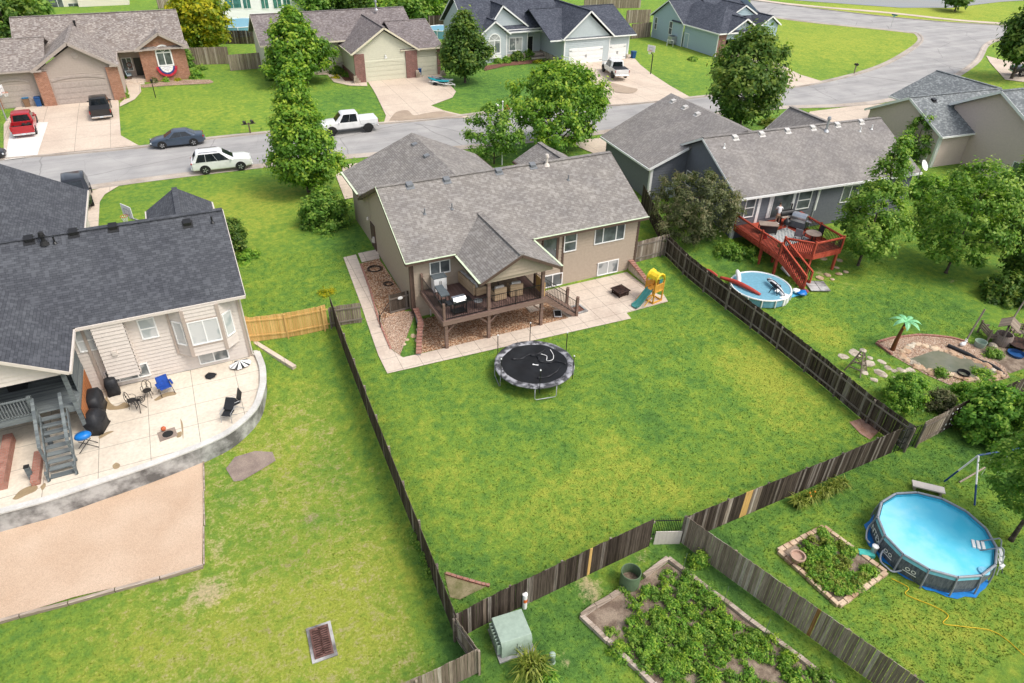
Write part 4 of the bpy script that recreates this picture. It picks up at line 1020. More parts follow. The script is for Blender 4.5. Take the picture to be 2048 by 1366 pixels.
downspout(hr, [(7.6,-.1,3.1),(7.6,-.1,-.9)], 'white'); downspout(hr, [(-.1,-.12,3.1),(-.1,-.12,-1.0)], 'white')
FRAME = None
he = thing('beige_house', 'beige house with two stepped gables and speckled gray roof at the right edge', 'house', (65,40.7,.2), world=True)
frame((65.1,40.8,0), -5)
W = mbf()
laps(W, (0,9.0,0), (0,-1,0), [(0,.1),(9,.1),(9,3.3),(4.5,5.55),(0,3.3)])
laps(W, (0,0,0), (1,0,0), [(0,.1),(3.9,.1),(3.9,3.3),(0,3.3)])
laps(W, (3.9,2.7,0), (0,-1,0), [(0,-.6),(12,-.6),(12,3.5),(4.3,7.4),(0,5.1)])
laps(W, (3.9,-9.3,0), (1,0,0), [(0,-.8),(14,-.8),(14,3.6),(0,3.6)])
W.build('wall', M['sid_beige'], he)
rf = mbf(); tr = mbf()
gable_x(rf, tr, -.35, 12, -.4, 9.4, 3.35, 5.75, ends='L', fw=.22)
gable_x(rf, tr, 3.45, 20, -9.7, 2.95, 3.4, 7.6, ym=-1.6, ends='L', fw=.24, ze2=5.3)
gable_y(rf, tr, 4.6, 12.6, 6.15, 18, 3.4, 5.72, xm=12.1, ends='B')
rfe = rf.build('roof', M['roof_speckled'], he)
corner(tr, 0, 0, .1, 3.2, .16, -1, -1); tr.build('trim', M['white'], he)
fe_ = lambda p: 3.35+(p.y+.4)*.49
roof_vents(rfe, he, [solve_plane(1867.5, 201, fe_, 0, 0)], M['black'], (0,1,.49))
door(he, (0,1.6,.2), (0,-1,0), .9, 2.0, 'offwhite', 'white'); window(he, (3.9,-5.2,1.0), (0,-1,0), 1.6, 1.1, 'slider')
downspout(he, [(.1,-.15,3.1),(.1,-.15,.2)], 'white')
FRAME = None
hf = thing('cream_house', 'cream sided house far behind the tan house', 'house', tuple(G(200,20,.9)), world=True)
W = mbf(); c = G(150,28,.9); y0 = c.y+8
x0 = atY(78,20,y0).x; x1 = atY(262,20,y0).x
laps(W, (x0-3,y0+1,0), (1,0,0), [(0,.6),(x1-x0+3,.6),(x1-x0+3,6.2),(0,6.2)], lap=.25); xm = atY(160,20,y0).x
laps(W, (xm,y0,0), (1,0,0), [(0,.6),(x1-xm,.6),(x1-xm,6.5),((x1-xm)/2,8.6),(0,6.5)], lap=.25); laps(W, (x1,y0,0), (0,1,0), [(0,.6),(8,.6),(8,6.5),(0,6.5)], lap=.25)
W.build('wall', M['sid_cream'], hf)
rf = mbf(); tr = mbf(); gable_x(rf, tr, x0-3.5, xm+1, y0+.5, y0+9, 6.2, 8.6); gable_y(rf, tr, y0-.4, y0+10, xm-.4, x1+.4, 6.6, 9.2, ends='F'); rf.build('roof', M['roof_green'], hf); tr.build('trim', M['white'], hf)
p = atY(93,28,y0+1); window(hf, (p.x,y0+1,p.z), (1,0,0), 3.2, 2.4, 'triple')
p = atY(142,26,y0+1); window(hf, (p.x,y0+1,p.z), (1,0,0), 1.6, 1.6, 'grid')
hw = thing('white_house', 'white two storey house behind the round pool and brown fence', 'house', tuple(G(500,38,.9)), world=True)
W = mbf(); yw = G(470,50,.9).y+5; xa = atY(447,30,yw).x; xb = atY(640,30,yw).x
laps(W, (xa,yw,0), (1,0,0), [(0,.6),(xb-xa,.6),(xb-xa,8.5),(0,8.5)], lap=.22); laps(W, (xa,yw+9,0), (0,-1,0), [(0,.6),(9,.6),(9,8.5),(0,8.5)], lap=.22)
W.build('wall', M['white'], hw)
rf = mbf(); tr = mbf(); gable_x(rf, tr, xa-.4, xb+.4, yw-.4, yw+9.4, 8.6, 11); rf.build('roof', M['roof_green'], hw); tr.build('trim', M['white'], hw)
M['teal_glass'] = glass('teal_glass', (.05,.16,.14))
for px, w_ in ((452,2.6),(488,1.2),(524,1.2),(548,1.4),(568,1.2)):
    p = atY(px,17,yw); window(hw, (p.x,yw,p.z), (1,0,0), w_, 2.3, 'slider', 'teal_glass')
he2 = thing('beige_distant_house', 'small beige house wall far behind the trees at the top', 'house', tuple(G(905,20,.9)), world=True)
W = mbf(); yq = G(905,20,.9).y; xa = atY(893,8,yq).x; xb = atY(930,8,yq).x
laps(W, (xa,yq,0), (1,0,0), [(0,.6),(xb-xa,.6),(xb-xa,5),(0,5)]); W.build('wall', M['offwhite'], he2)
rf = mbf(); tr = mbf(); gable_x(rf, tr, xa-.4, xb+.4, yq-.4, yq+9, 5, 7.5); rf.build('roof', M['roof_green'], he2); tr.build('trim', M['white'], he2)
def fence(name, label, pts, h, mat, rails=-1, cap=False, posts=2.4, pw=.145, special=None, group=None, cat='fence', jag=.02, rail_mat='rail', gap=.006, zoff=0, hs=None):
    """rails: +1 left of the running direction, -1 right, 0 none. special {metre: (count, material)}"""
    P = [Vector((p[0], p[1], 0)) for p in pts]
    seg = [(P[i], P[i+1], (P[i+1]-P[i]).length) for i in range(len(P)-1)]
    L = sum(s[2] for s in seg)
    base = P[0].copy(); base.z = float(T(base.x, base.y))
    o = thing(name, label, cat, tuple(base), group=group, world=True)
    def at(s):
        k = 0
        for a, b, l in seg:
            if s <= l+1e-6 or (a, b, l) == seg[-1]:
                d = (b-a)/l; p = a+d*min(s, l); return p, d, k
            s -= l; k += 1
    r_ = random.Random(hash(name+label) % 1000 if False else len(label)*7+int(L*10))
    mb = MB(); sp = {}
    n = int(L/pw); hh = lambda s: h if hs is None else float(np.interp(s/L, np.linspace(0, 1, len(hs)), hs))
    skip = {}
    for m_, (cnt, mt) in (special or {}).items():
        for q in range(cnt): skip[int(m_/pw)+q] = (mt, m_)
    for i in range(n):
        p, d, _ = at((i+.5)*pw); nr = Vector((-d.y, d.x, 0)); z = float(T(p.x, p.y))+zoff
        b = sp.setdefault(skip[i], MB()) if i in skip else mb
        w = pw/2-gap; hgt = hh((i+.5)*pw)+r_.uniform(-jag, jag); t = .01; off = nr*r_.uniform(-.004, .004)
        a0 = p-d*w-nr*t+off; a1 = p+d*w-nr*t+off; a2 = p+d*w+nr*t+off; a3 = p-d*w+nr*t+off
        lean = d*r_.uniform(-.008, .008); Z = lambda v, q: Vector((v.x, v.y, q))
        b.hexa([Z(a0, z+.03), Z(a1, z+.03), Z(a2, z+.03), Z(a3, z+.03)]+[Z(v+lean, z+hgt) for v in (a0, a1, a2, a3)])
    mb.build('board_panel', M[mat], o)
    for k, b in sp.items(): b.build('replaced_board', M[k[0]], o, label='lighter replacement board')
    if rails:
        for fz in (.22, .82):
            rb = MB(); s = 0
            while s < L-.05:
                e = min(L, s+posts); (p, d, _), (q, _, _) = at(s+.01), at(e-.01); nr = Vector((-d.y, d.x, 0))*rails*.045
                a = p+nr; c = q+nr; a.z = float(T(p.x, p.y))+zoff+hh(s)*fz; c.z = float(T(q.x, q.y))+zoff+hh(e)*fz
                rb.beam(a, c, .04, .09); s = e
            rb.build('rail', M[rail_mat], o)
    s = 0
    while s <= L+.01:
        p, d, _ = at(min(s, L-.02)); nr = Vector((-d.y, d.x, 0))*(rails or 1)*.075; z = float(T(p.x, p.y))+zoff
        pb = MB(); q = p+nr; pb.M = Matrix.Translation((q.x, q.y, 0)) @ Matrix.Rotation(math.atan2(d.y, d.x), 4, 'Z')
        pb.box(-.045, .045, -.045, .045, z-.1, z+hh(min(s, L))*.97); pb.build('post', M[rail_mat if rails else mat], o); s += posts
    return o
M['brown_board'] = boards('brown_board', (.20,.10,.035), (.24,.13,.05), .14)
FL0, FL1 = (5.07, 14.65), (5.72, 37.4)
fence('wood_fence', 'long dark weathered fence along the left side of the central lawn', [FL0, FL1], 1.72, 'fence_dark', rails=-1)
gb = G(1303,1090); fence('wood_fence', 'dark back fence with one pale board, left of the white panel', [FL0, (gb.x, gb.y)], 1.7, 'fence_dark', rails=1, special={6.1: (1, 'fence_new'), 1.3: (1, 'fence_gray')}, hs=[1.66,1.7,1.78,1.82])
c0 = G(1362,1086); c1 = G(1782,906)
fence('wood_fence', 'dark back fence with a patch of three pale boards, right of the white panel', [(c0.x,c0.y),(c1.x,c1.y)], 1.72, 'fence_dark', rails=1, special={3.45: (3, 'fence_new'), 2.4: (2, 'fence_gray'), 3.9: (4, 'fence_gray')}, hs=[1.75,1.7,1.62,1.75])
d1 = G(1640,1290); dv = (d1-c0).normalized(); d2 = c0+dv*16
fence('wood_fence', 'grayed fence running diagonally between garden bed and pool lawn', [(c0.x,c0.y),(d2.x,d2.y)], 1.75, 'fence_gray', rails=0, special={6.1: (1, 'brown_board')}, pw=.15)
fr0 = Vector((29.1,14.6,0)); fr1 = Vector((31.9,37.6,0))
fr_pts = [G(1330,510,-.2)[:2], G(1432,603)[:2], G(1532,680)[:2], G(1640,768)[:2], G(1722,838)[:2], G(1812,905)[:2]]
fence('wood_fence', 'dark fence with pale rails along the right side of the central lawn', fr_pts, 1.72, 'fence_dark', rails=-1, jag=.03)
fence('wood_fence', 'short grayed fence joining the brown house to the right boundary fence', [G(1268,522,-.1)[:2], G(1331,508,-.2)[:2]], 1.7, 'fence_gray', rails=-1)
fence('wood_fence', 'dark fence behind the short grayed fence, beside the slate house garage', [G(1331,508,-.2)[:2], (33.4,44.0)], 1.7, 'fence_dark', rails=-1)
fence('wood_fence', 'new yellow cedar fence between the two houses on the left', [G(500,682)[:2], G(661,657)[:2]], 1.75, 'fence_new', rails=-1, rail_mat='fence_new', posts=2.2)
fence('wood_fence', 'short dark weathered fence at the end of the new yellow fence', [G(663,655)[:2], G(727,645)[:2]], 1.45, 'fence_gray', rails=-1)
e0 = Vector((FL0[0],FL0[1],0)); e1 = G(957,1345)
fence('wood_fence', 'short fence with pale rails left of the green utility box', [e0[:2], (e1.x,e1.y)], 1.5, 'fence_gray', rails=-1)
fence('wood_fence', 'grayed fence end at the bottom edge of the photo', [(e1.x,e1.y), G(800,1420)[:2]], 1.6, 'fence_gray', rails=0)
r0 = G(1828,893); r1 = G(1876,868); r2 = G(1925,842); r3 = G(2120,760)
fence('wood_fence', 'grayed fence right of the corner with its rails toward the pool lawn', [(r0.x,r0.y),(r1.x,r1.y)], 1.7, 'fence_gray', rails=-1)
fence('wood_fence', 'dark fence under the vine running out of the right edge', [(r2.x,r2.y),(r3.x,r3.y)], 1.6, 'fence_dark', rails=1)
pf = fence('fence_panel', 'dark fence panel with white stepping dots beside the vine', [(r1.x,r1.y),(r2.x,r2.y)], 1.75, 'fence_dark', rails=0)
dd = (r2-r1).normalized(); nr = Vector((dd.y,-dd.x,0))
for k, (u, v) in enumerate(((.15,.25),(.3,.5),(.45,.3),(.6,.6),(.75,.4),(.25,.85),(.4,1.05),(.55,.9),(.7,1.15),(.85,.8),(.2,1.3),(.5,1.4),(.8,1.45),(.65,.2),(.33,1.5),(.12,.6))):
    q = r1+dd*(u*(r2-r1).length)+nr*.03; q.z = float(T(q.x,q.y))+v
    mb = MB(); mb.cyl(q, q+nr*.025, .055, n=8); mb.build('white_disc', M['white'], pf)
g0, g1 = gb+Vector((.1,0,0)), c0-Vector((.08,0,0)); L = (g1-g0).length; dd = (g1-g0).normalized(); z = float(T(g0.x,g0.y))
o = thing('panel_fence', 'low off-white panel gap between the two dark back fences', 'fence', (g0.x,g0.y,z), world=True)
mb = MB()
for k in range(7): mb.beam(g0+dd*(L*(k+.02)/7)+Vector((0,0,.42)), g0+dd*(L*(k+.98)/7)+Vector((0,0,.42)), .03, .84)
mb.build('panel', M['offwhite'], o)
bk = Vector((-dd.y,dd.x,0))
o = thing('iron_railing', 'black iron railing behind the off-white panel in the back fence', 'railing', (g0.x,g0.y+.4,z), world=True)
mb = MB()
for k in range(15): p = g0+bk*.35+dd*(L*(k+.5)/15); mb.cyl(p, p+Vector((0,0,1.3)), .012, n=5)
for h in (.25,1.15): mb.beam(g0+bk*.35+Vector((0,0,h)), g1+bk*.35+Vector((0,0,h)), .03, .035)
mb.build('bars', M['black'], o)
q0 = G(1786,905); q1 = G(1824,893); z = q0.z
o = thing('wire_gate', 'dark wire gate closing the corner between the back and right fences', 'gate', (q0.x,q0.y,z), world=True)
mb = MB(); d = q1-q0
for k in range(5): mb.cyl(q0+d*(k/4), q0+d*(k/4)+Vector((0,0,1.55)), .022, n=6)
for h in (.1,.5,.9,1.5): mb.beam(q0+Vector((0,0,h)), q1+Vector((0,0,h)), .02, .03)
mb.build('frame', M['black'], o)
a = G(781,634,-.45); b = Vector((10.55,a.y+.1,a.z))
o = thing('wood_gate', 'dark wooden gate with a small white plaque beside the house corner', 'gate', tuple(a), world=True)
mb = MB(); d = (b-a); n = 9
for k in range(n): p = a+d*((k+.5)/n); mb.beam(p, p+Vector((0,0,1.6)), d.length/n-.01, .02, up=(0,1,0))
mb.build('board_panel', M['fence_dark'], o)
mb = MB(); [mb.beam(a+Vector((0,-.05,h)), b+Vector((0,-.05,h)), .04, .1) for h in (.35,1.3)]; mb.build('rail', M['rail'], o)
mb = MB(); p = a+d*.55+Vector((0,-.08,1.25)); mb.ell(p, (.17,.02,.12), 12, 6); mb.build('plaque', M['white'], o)
a = G(762,664,-.7); b = G(783,632,-.5)
o = thing('iron_gate', 'small black iron gate across the side walk', 'gate', tuple(a), world=True)
mb = MB(); d = b-a
for k in range(9): mb.cyl(a+d*(k/8), a+d*(k/8)+Vector((0,0,1.15)), .01, n=5)
for h in (.1,1.12): mb.beam(a+Vector((0,0,h)), b+Vector((0,0,h)), .03, .03)
mb.build('bars', M['black'], o)
mb = MB(); mb.cyl(a, a+Vector((0,0,1.5)), .035, n=8); mb.build('post', M['black'], o)
mb = MB(); mb.cyl(b, b+Vector((0,0,1.5)), .035, n=8); mb.build('post', M['black'], o)
DZ = 1.27
dk = thing('deck', 'raised brown deck with black railing behind the brown house', 'deck', (11.2,32.1,-.8), world=True)
mb = MB()
y = 32.15
while y < 36.08: mb.box(11.22,18.1,y,y+.135,DZ-.03,DZ); y += .142
mb.build('deck_boards', M['deck_floor'], dk)
mb = MB(); mb.box(11.18,18.12,32.08,32.14,DZ-.29,DZ+.01); mb.build('fascia', M['deck_brown'], dk)
mb = MB(); mb.box(11.16,11.21,32.14,36.1,DZ-.29,DZ+.01); mb.build('fascia', M['deck_brown'], dk)
mb = MB(); mb.box(18.10,18.15,32.14,36.1,DZ-.29,DZ+.008); mb.build('fascia', M['deck_brown'], dk)
def post(x, y, z0, z1, t=.15, mat='deck_brown', par=dk, name='post'):
    m = MB(); m.box(x-t/2,x+t/2,y-t/2,y+t/2,z0,z1); return m.build(name, M[mat], par)
for x, top in ((11.42,DZ-.29),(14.2,3.5),(17.85,3.5)): post(x, 32.28, -.8, top, .19, name='support_post')
for x0, x1 in ((11.42,12.1),(14.2,13.5),(14.2,14.9),(17.85,17.15)):
    m = MB(); m.beam((x0,32.28,DZ-.95), (x1,32.28,DZ-.3), .09, .09); m.build('brace', M['deck_brown'], dk)
for x, y, h in ((11.32,32.22,1.15),(11.28,36.0,1.25),(18.02,35.9,1.1),(18.02,33.55,1.1)): post(x, y, DZ, DZ+h, .13, name='rail_post')
def balusters(par, a, b, z0a, z1a, z0b=None, z1b=None, mat='black', sp=.115, r=.011, rail=.035, name='railing'):
    a = Vector(a); b = Vector(b); z0b = z0a if z0b is None else z0b; z1b = z1a if z1b is None else z1b
    m = MB(); n = max(2, int((b-a).length/sp))
    for k in range(1, n):
        t = k/n; p = a+(b-a)*t; m.cyl(Vector((p.x,p.y,z0a+(z0b-z0a)*t)), Vector((p.x,p.y,z1a+(z1b-z1a)*t)), r, n=5)
    for z_a, z_b in ((z0a,z0b),(z1a,z1b)): m.beam((a.x,a.y,z_a), (b.x,b.y,z_b), rail, rail)
    return m.build(name, M[mat], par)
for x0, x1 in ((11.35,14.1),(14.3,16.0),(16.0,17.75)): balusters(dk, (x0,32.22,0), (x1,32.22,0), DZ+.08, DZ+.98)
post(16.0, 32.22, DZ, DZ+1.02, .05, 'black', name='rail_post')
balusters(dk, (11.3,32.3,0), (11.28,36,0), DZ+.08, DZ+.98)
balusters(dk, (18.02,33.6,0), (18.02,35.9,0), DZ+.08, DZ+.98)
m = MB(); m.box(18.0,18.06,32.3,33.45,DZ+.05,DZ+1.0); m.build('gate', M['fence_new'], dk)
n = 10
for k in range(n):
    x = 18.16+k*.245; zt = DZ-.19*(k+1); m = MB(); m.box(x,x+.27,32.32,33.6,zt-.04,zt); m.build('stair_tread', M['deck_brown'], dk)
for y in (32.3,33.62):
    m = MB(); m.extr([(18.13,y-.025,DZ-.05),(20.6,y-.025,-.72),(20.35,y-.025,-.8),(18.13,y-.025,DZ-.42)], (0,.05,0)); m.build('stringer', M['deck_brown'], dk)
    balusters(dk, (18.13,y-.02,0), (20.45,y-.02,0), DZ+.12, DZ+.98, -.55, .35)
    post(20.5, y-.02, -.8, .62, .16, name='newel_post')
    m = MB(); m.lathe([(.14,.62),(.14,.66),(.02,.74)], (20.5,y-.02,0), 4); m.build('post_cap', M['deck_brown'], dk)
post(18.02, 33.62, DZ, DZ+1.15, .13, name='rail_post')
M['wicker'] = boards('wicker', (.40,.28,.17), (.50,.37,.24), .03, horizontal=True, streak=.6)
M['cushion'] = paint('cushion_gray', (.42,.40,.37), .9); M['pillow'] = paint('pillow_gray', (.50,.48,.45), .9)
M['rug'] = two('jute_rug', (.22,.165,.115), (.28,.215,.15), 3)
rugo = MB().box(15.3,17.4,33.9,35.7,DZ+.004,DZ+.016).build('rug', M['rug']); tag(rugo, 'brown rug under the round glass table on the deck', 'rug')
def soft(mb, x0, x1, y0, y1, z0, z1, name, mat, par, bev=.05): return MB().box(x0,x1,y0,y1,z0,z1).build(name, M[mat], par, bevel=bev, seg=3)
o = thing('sofa', 'tan wicker sofa with gray cushions on the brown deck', 'sofa', (14.25,35.1,DZ), rz=R(6))
for nm, b, mt in (('back',(-.42,-.28,-1.05,1.05,.1,.85),'wicker'),('base',(-.28,.42,-1.05,1.05,.1,.38),'wicker'),('arm',(-.28,.42,-1.2,-1.02,.1,.62),'wicker'),('arm',(-.28,.42,1.02,1.2,.1,.62),'wicker'),('seat_cushion',(-.27,.43,-1.0,1.0,.39,.52),'cushion')): soft(None, *b, nm, mt, o, .03)
for yy in (-.68,0,.68): MB().cbox((-.17,yy,.72), (.16,.6,.42), (0,R(-14),R(3))).build('back_pillow', M['pillow'], o, bevel=.06, seg=3)
def armchair(loc, rz, label):
    o = thing('armchair', label, 'armchair', loc, rz, 'wicker armchairs on the deck')
    for nm, b, mt in (('back',(-.42,.42,-.4,-.28,.05,.88),'wicker'),('base',(-.42,.42,-.28,.4,.05,.38),'wicker'),('arm',(-.42,-.30,-.28,.4,.38,.62),'wicker'),('arm',(.30,.42,-.28,.4,.38,.62),'wicker'),('seat_cushion',(-.29,.29,-.26,.42,.39,.5),'cushion'),('back_pillow',(-.3,.3,-.29,-.12,.52,.97),'pillow')): soft(None, *b, nm, mt, o, .03)
    return o
armchair((15.3,33.35,DZ), R(3), 'wicker armchair nearer the deck post, gray cushion'); armchair((16.5,33.4,DZ), R(-8), 'wicker armchair nearer the stair gate, gray cushion')
o = thing('coffee_table', 'round glass topped table with black legs on the rug', 'table', (15.75,35.0,DZ))
MB().lathe([(.5,.62),(.52,.63),(.52,.66),(.5,.67)], (0,0,0), 24).build('table_top', M['curtain'], o)
MB().tube([(.5*math.cos(t),.5*math.sin(t),.64) for t in np.linspace(0,2*math.pi,25)[:-1]], .025, 6, closed=True).build('rim', M['black'], o)
for k in range(4): a = k*math.pi/2+.6; MB().tube([(.42*math.cos(a),.42*math.sin(a),.62),(.3*math.cos(a),.3*math.sin(a),.3),(.42*math.cos(a),.42*math.sin(a),0)], .018, 6).build('leg', M['black'], o)
o = thing('lantern', 'small black lantern on the round glass table', 'lantern', (15.72,35.0,DZ+.67)); MB().lathe([(.09,0),(.1,.03),(.08,.05),(.08,.2),(.1,.22),(.03,.28)], (0,0,0), 10).build('body', M['black'], o)
MB().tube([(.05*math.cos(t),0,.28+.06*math.sin(t)) for t in np.linspace(0,math.pi,8)], .008, 5).build('handle', M['black'], o)
o = thing('side_table', 'small black round side table beside the deck post', 'table', (13.72,32.75,DZ))
MB().lathe([(.25,.5),(.27,.51),(.27,.54),(.25,.55)], (0,0,0), 18).build('table_top', M['galv'], o)
for k in range(4): a = k*math.pi/2; MB().tube([(.24*math.cos(a),.24*math.sin(a),.52),(.27*math.cos(a),.27*math.sin(a),.0)], .014, 5).build('leg', M['black'], o)
MB().tube([(.26*math.cos(t),.26*math.sin(t),.12) for t in np.linspace(0,2*math.pi,17)[:-1]], .012, 5, closed=True).build('ring', M['black'], o)
o = thing('gas_grill', 'silver lidded gas grill on black cart behind the deck railing', 'grill', (12.45,32.75,DZ), R(3))
MB().ring([[(x,-.27+.0,.86),(x,.27,.86),(x,.26,1.0),(x,.12,1.14),(x,-.12,1.14),(x,-.26,1.0)][::-1] for x in (-.42,.42)]).build('lid', M['steel'], o, bevel=.03)
MB().box(-.43,.43,-.28,.28,.7,.86).build('firebox', M['black'], o); MB().tube([(-.3,-.29,.95),(-.3,-.34,.97),(.3,-.34,.97),(.3,-.29,.95)], .015, 6).build('handle', M['steel'], o)
MB().box(-.78,-.45,-.25,.25,.82,.86).build('side_shelf', M['black'], o); MB().box(.45,.78,-.25,.25,.82,.86).build('side_shelf', M['black'], o)
for x in (-.4,.4):
    for y in (-.24,.24): MB().box(x-.025,x+.025,y-.025,y+.025,.03,.7).build('leg', M['black'], o)
MB().box(-.42,.42,-.26,.26,.12,.16).build('bottom_shelf', M['black'], o)
o = thing('griddle', 'flat topped black griddle with gray covers beside the white cabinet', 'griddle', (11.95,34.3,DZ), R(88))
MB().box(-.75,.0,-.28,.28,.78,.9).build('cook_top', paint('cover_gray', (.10,.12,.13), .5), o, bevel=.02); MB().box(.03,.62,-.26,.26,.76,.86).build('side_top', M['cover_gray'] if 'cover_gray' in M else _mc['cover_gray'], o, bevel=.02)
for x in (-.7,-.05,.58):
    for y in (-.24,.24): MB().box(x-.02,x+.02,y-.02,y+.02,0,.77).build('leg', M['black'], o)
MB().box(-.7,-.05,-.24,.24,.15,.19).build('shelf', M['black'], o)
o = thing('storage_cabinet', 'white two door cabinet with dark top below the left window', 'cabinet', (12.3,35.72,DZ))
MB().box(-.42,.42,-.28,.28,.05,.98).build('body', M['white'], o); MB().box(-.45,.45,-.3,.3,.98,1.04).build('top', M['cover_gray'] if 'cover_gray' in M else _mc['cover_gray'], o)
for s in (-1,1): d = MB().box(min(.01*s,.4*s),max(.01*s,.4*s),-.3,-.281,.1,.95).build('door', M['white'], o); h = MB().box(.05*s-.012,.05*s+.012,-.33,-.305,.5,.8).build('handle', M['black'], o); h.parent = d
def block_wall(name, label, line, tops, bots, t, mat, capmat, cat='wall'):
    P = [Vector((p[0],p[1],0)) for p in line]
    o = thing(name, label, cat, (P[0].x,P[0].y,bots[0]), world=True)
    m = MB(); c = MB()
    for i in range(len(P)-1):
        d = (P[i+1]-P[i]).normalized(); n_ = Vector((-d.y,d.x,0))*t/2
        z = lambda v, h: Vector((v.x,v.y,h))
        m.hexa([z(P[i]-n_,bots[i]),z(P[i+1]-n_,bots[i+1]),z(P[i+1]+n_,bots[i+1]),z(P[i]+n_,bots[i]),z(P[i]-n_,tops[i]),z(P[i+1]-n_,tops[i+1]),z(P[i+1]+n_,tops[i+1]),z(P[i]+n_,tops[i])])
        k = max(1, int((P[i+1]-P[i]).length/.24))
        for j in range(k):
            a = P[i].lerp(P[i+1], (j+.04)/k); b = P[i].lerp(P[i+1], (j+.96)/k); h = tops[i]+(tops[i+1]-tops[i])*(j+.5)/k
            c.beam(z(a,h+.045+rng.uniform(-.008,.008)), z(b,h+.045+rng.uniform(-.008,.008)), t+.1+rng.uniform(-.03,.03), .08)
    m.build('wall_face', M[mat], o); c.build('brick_cap', M[capmat], o); return o
block_wall('retaining_wall', 'stone retaining wall capped with red bricks left of the deck', [(10.75,36.0),(10.6,34.6),(10.0,33.2),(9.6,32.2)], [.1,-.05,-.4,-.68], [-1,-1,-1,-1], .24, 'conc_wall', 'edging')
block_wall('retaining_wall', 'white stone retaining wall with brick cap at the right edge of the patio', [(27.15,36.1),(27.15,33.2)], [.1,-.62], [-1,-1], .25, 'stone', 'edging')
m = MB()
line = [G(722,530),G(740,580),G(757,640),G(782,700)]
for i in range(3):
    k = 11
    for j in range(k):
        a = line[i].lerp(line[i+1], (j+.05)/k); b = line[i].lerp(line[i+1], (j+.95)/k); a.z = float(T(a.x,a.y))+.08; b.z = float(T(b.x,b.y))+.08
        m.beam(a, b, .12, .1)
tag(m.build('brick_edging', M['edging']), 'row of red bricks edging the gravel strip beside the side walk', 'edging')
def rock(mb, c, r, sq=.6):
    c = Vector(c); k0 = len(mb.v); mb.ell(c, (r*rng.uniform(.8,1.2), r*rng.uniform(.8,1.2), r*sq), 7, 5)
    for i in range(k0, len(mb.v)): v = Vector(mb.v[i]); v = c+(v-c)*rng.uniform(.8,1.15); mb.v[i] = tuple(v)
for px, py, r in ((838,648,.2),(846,655,.16),(832,664,.24),(842,672,.17),(826,676,.22),(815,683,.17),(834,684,.15),(808,692,.14)):
    m = MB(); q = G(px,py,-.78); rock(m, (q.x,q.y,-.68), r); tag(m.build('boulder', M['flag'], smooth=False), 'tan boulder in the loose pile below the left retaining wall', 'boulder', 'boulders below the left retaining wall')
def coil(name, label, c, r, n, mat, tr=.018, loose=.12):
    pts = []; 
    for i in range(n*14):
        a = i/14*2*math.pi; rr = r*(1+loose*math.sin(a*.37)+loose*math.sin(a*.73+1)); x = c[0]+rr*math.cos(a)+.1*math.sin(a*.11); y = c[1]+rr*math.sin(a)*.8
        pts.append((x, y, float(T(x,y))+.05+.015*math.sin(a*.9)+.04))
    return tag(MB().tube(pts, tr, 5).build(name, mat), label, 'hose')
q = G(748,540); coil('garden_hose', 'black hose coil on the gravel near the side door', q, .45, 4, M['rubber']); q = G(775,570); coil('garden_hose', 'smaller black hose coil on the gravel near the wooden gate', q, .28, 3, M['rubber'])
o = thing('planter_box', 'square concrete edged box of orange gravel at the foot of the stairs', 'planter', (21.0,32.9,-.78), R(4))
m = MB(); [m.box(*b) for b in ((-.45,.45,-.5,-.36,0,.12),(-.45,.45,.36,.5,0,.12),(-.45,-.31,-.36,.36,0,.12),(.31,.45,-.36,.36,0,.12))]; m.build('border', M['conc_wall'], o)
MB().box(-.31,.31,-.36,.36,0,.05).build('fill', M['mulch'], o)
o = thing('framed_screen', 'pale framed dark screen lying on gravel beside the stairs', 'screen', (19.5,33.0,-.75), R(-24))
m = MB(); [m.box(*b) for b in ((-.26,.26,-.42,-.37,0,.05),(-.26,.26,.37,.42,0,.05),(-.26,-.21,-.37,.37,0,.05),(.21,.26,-.37,.37,0,.05))]; m.build('frame', M['white'], o); MB().box(-.21,.21,-.37,.37,.01,.02).build('mesh', M['rubber'], o)
MB().box(17.9,19.0,33.9,35.6,-.82,-.7).build('concrete_slab', M['conc']); tag(bpy.context.scene.objects['concrete_slab'], 'concrete slab under the deck next to the patio', 'slab')
q = G(1240,588,-.76)
o = thing('fire_pit', 'square dark fire pit with mesh lid on the patio', 'fire pit', (q.x,q.y,-.76), R(8))
M['rust'] = two('rusty_iron', (.03,.02,.018), (.075,.04,.03), 6)
MB().ring([[(-s,-s,z),(s,-s,z),(s,s,z),(-s,s,z)] for s, z in ((.36,.0),(.36,.08),(.3,.1),(.42,.34),(.5,.36),(.5,.40),(.4,.40))]).build('bowl', M['rust'], o)
m = MB()
for k in range(7):
    t = -.4+.8*k/6; m.beam((t,-.4,.41), (t*.1,-.04,.62), .012, .012); m.beam((t,.4,.41), (t*.1,.04,.62), .012, .012); m.beam((-.4,t,.41), (-.04,t*.1,.62), .012, .012); m.beam((.4,t,.41), (.04,t*.1,.62), .012, .012)
m.build('mesh_lid', M['rust'], o)
for x in (-.38,.38):
    for y in (-.38,.38): MB().box(x-.04,x+.04,y-.04,y+.04,0,.34).build('leg', M['rust'], o)
q = G(1305,600,-.78)
M['play_wood'] = boards('play_wood', (.60,.30,.05), (.72,.40,.08), .09, streak=.3); M['play_yellow'] = paint('play_yellow', (.80,.58,.03), .45); M['play_green'] = paint('play_green', (.05,.20,.19), .45)
o = thing('play_tower', 'small orange wooden play tower with yellow roof and dark green slide', 'play set', (q.x,q.y,-.78), R(12))
for x in (-.42,.42):
    for y in (-.4,.4): MB().box(x-.04,x+.04,y-.04,y+.04,0,1.75).build('post', M['play_wood'], o)
MB().box(-.46,.46,-.44,.44,.86,.92).build('platform', M['play_wood'], o)
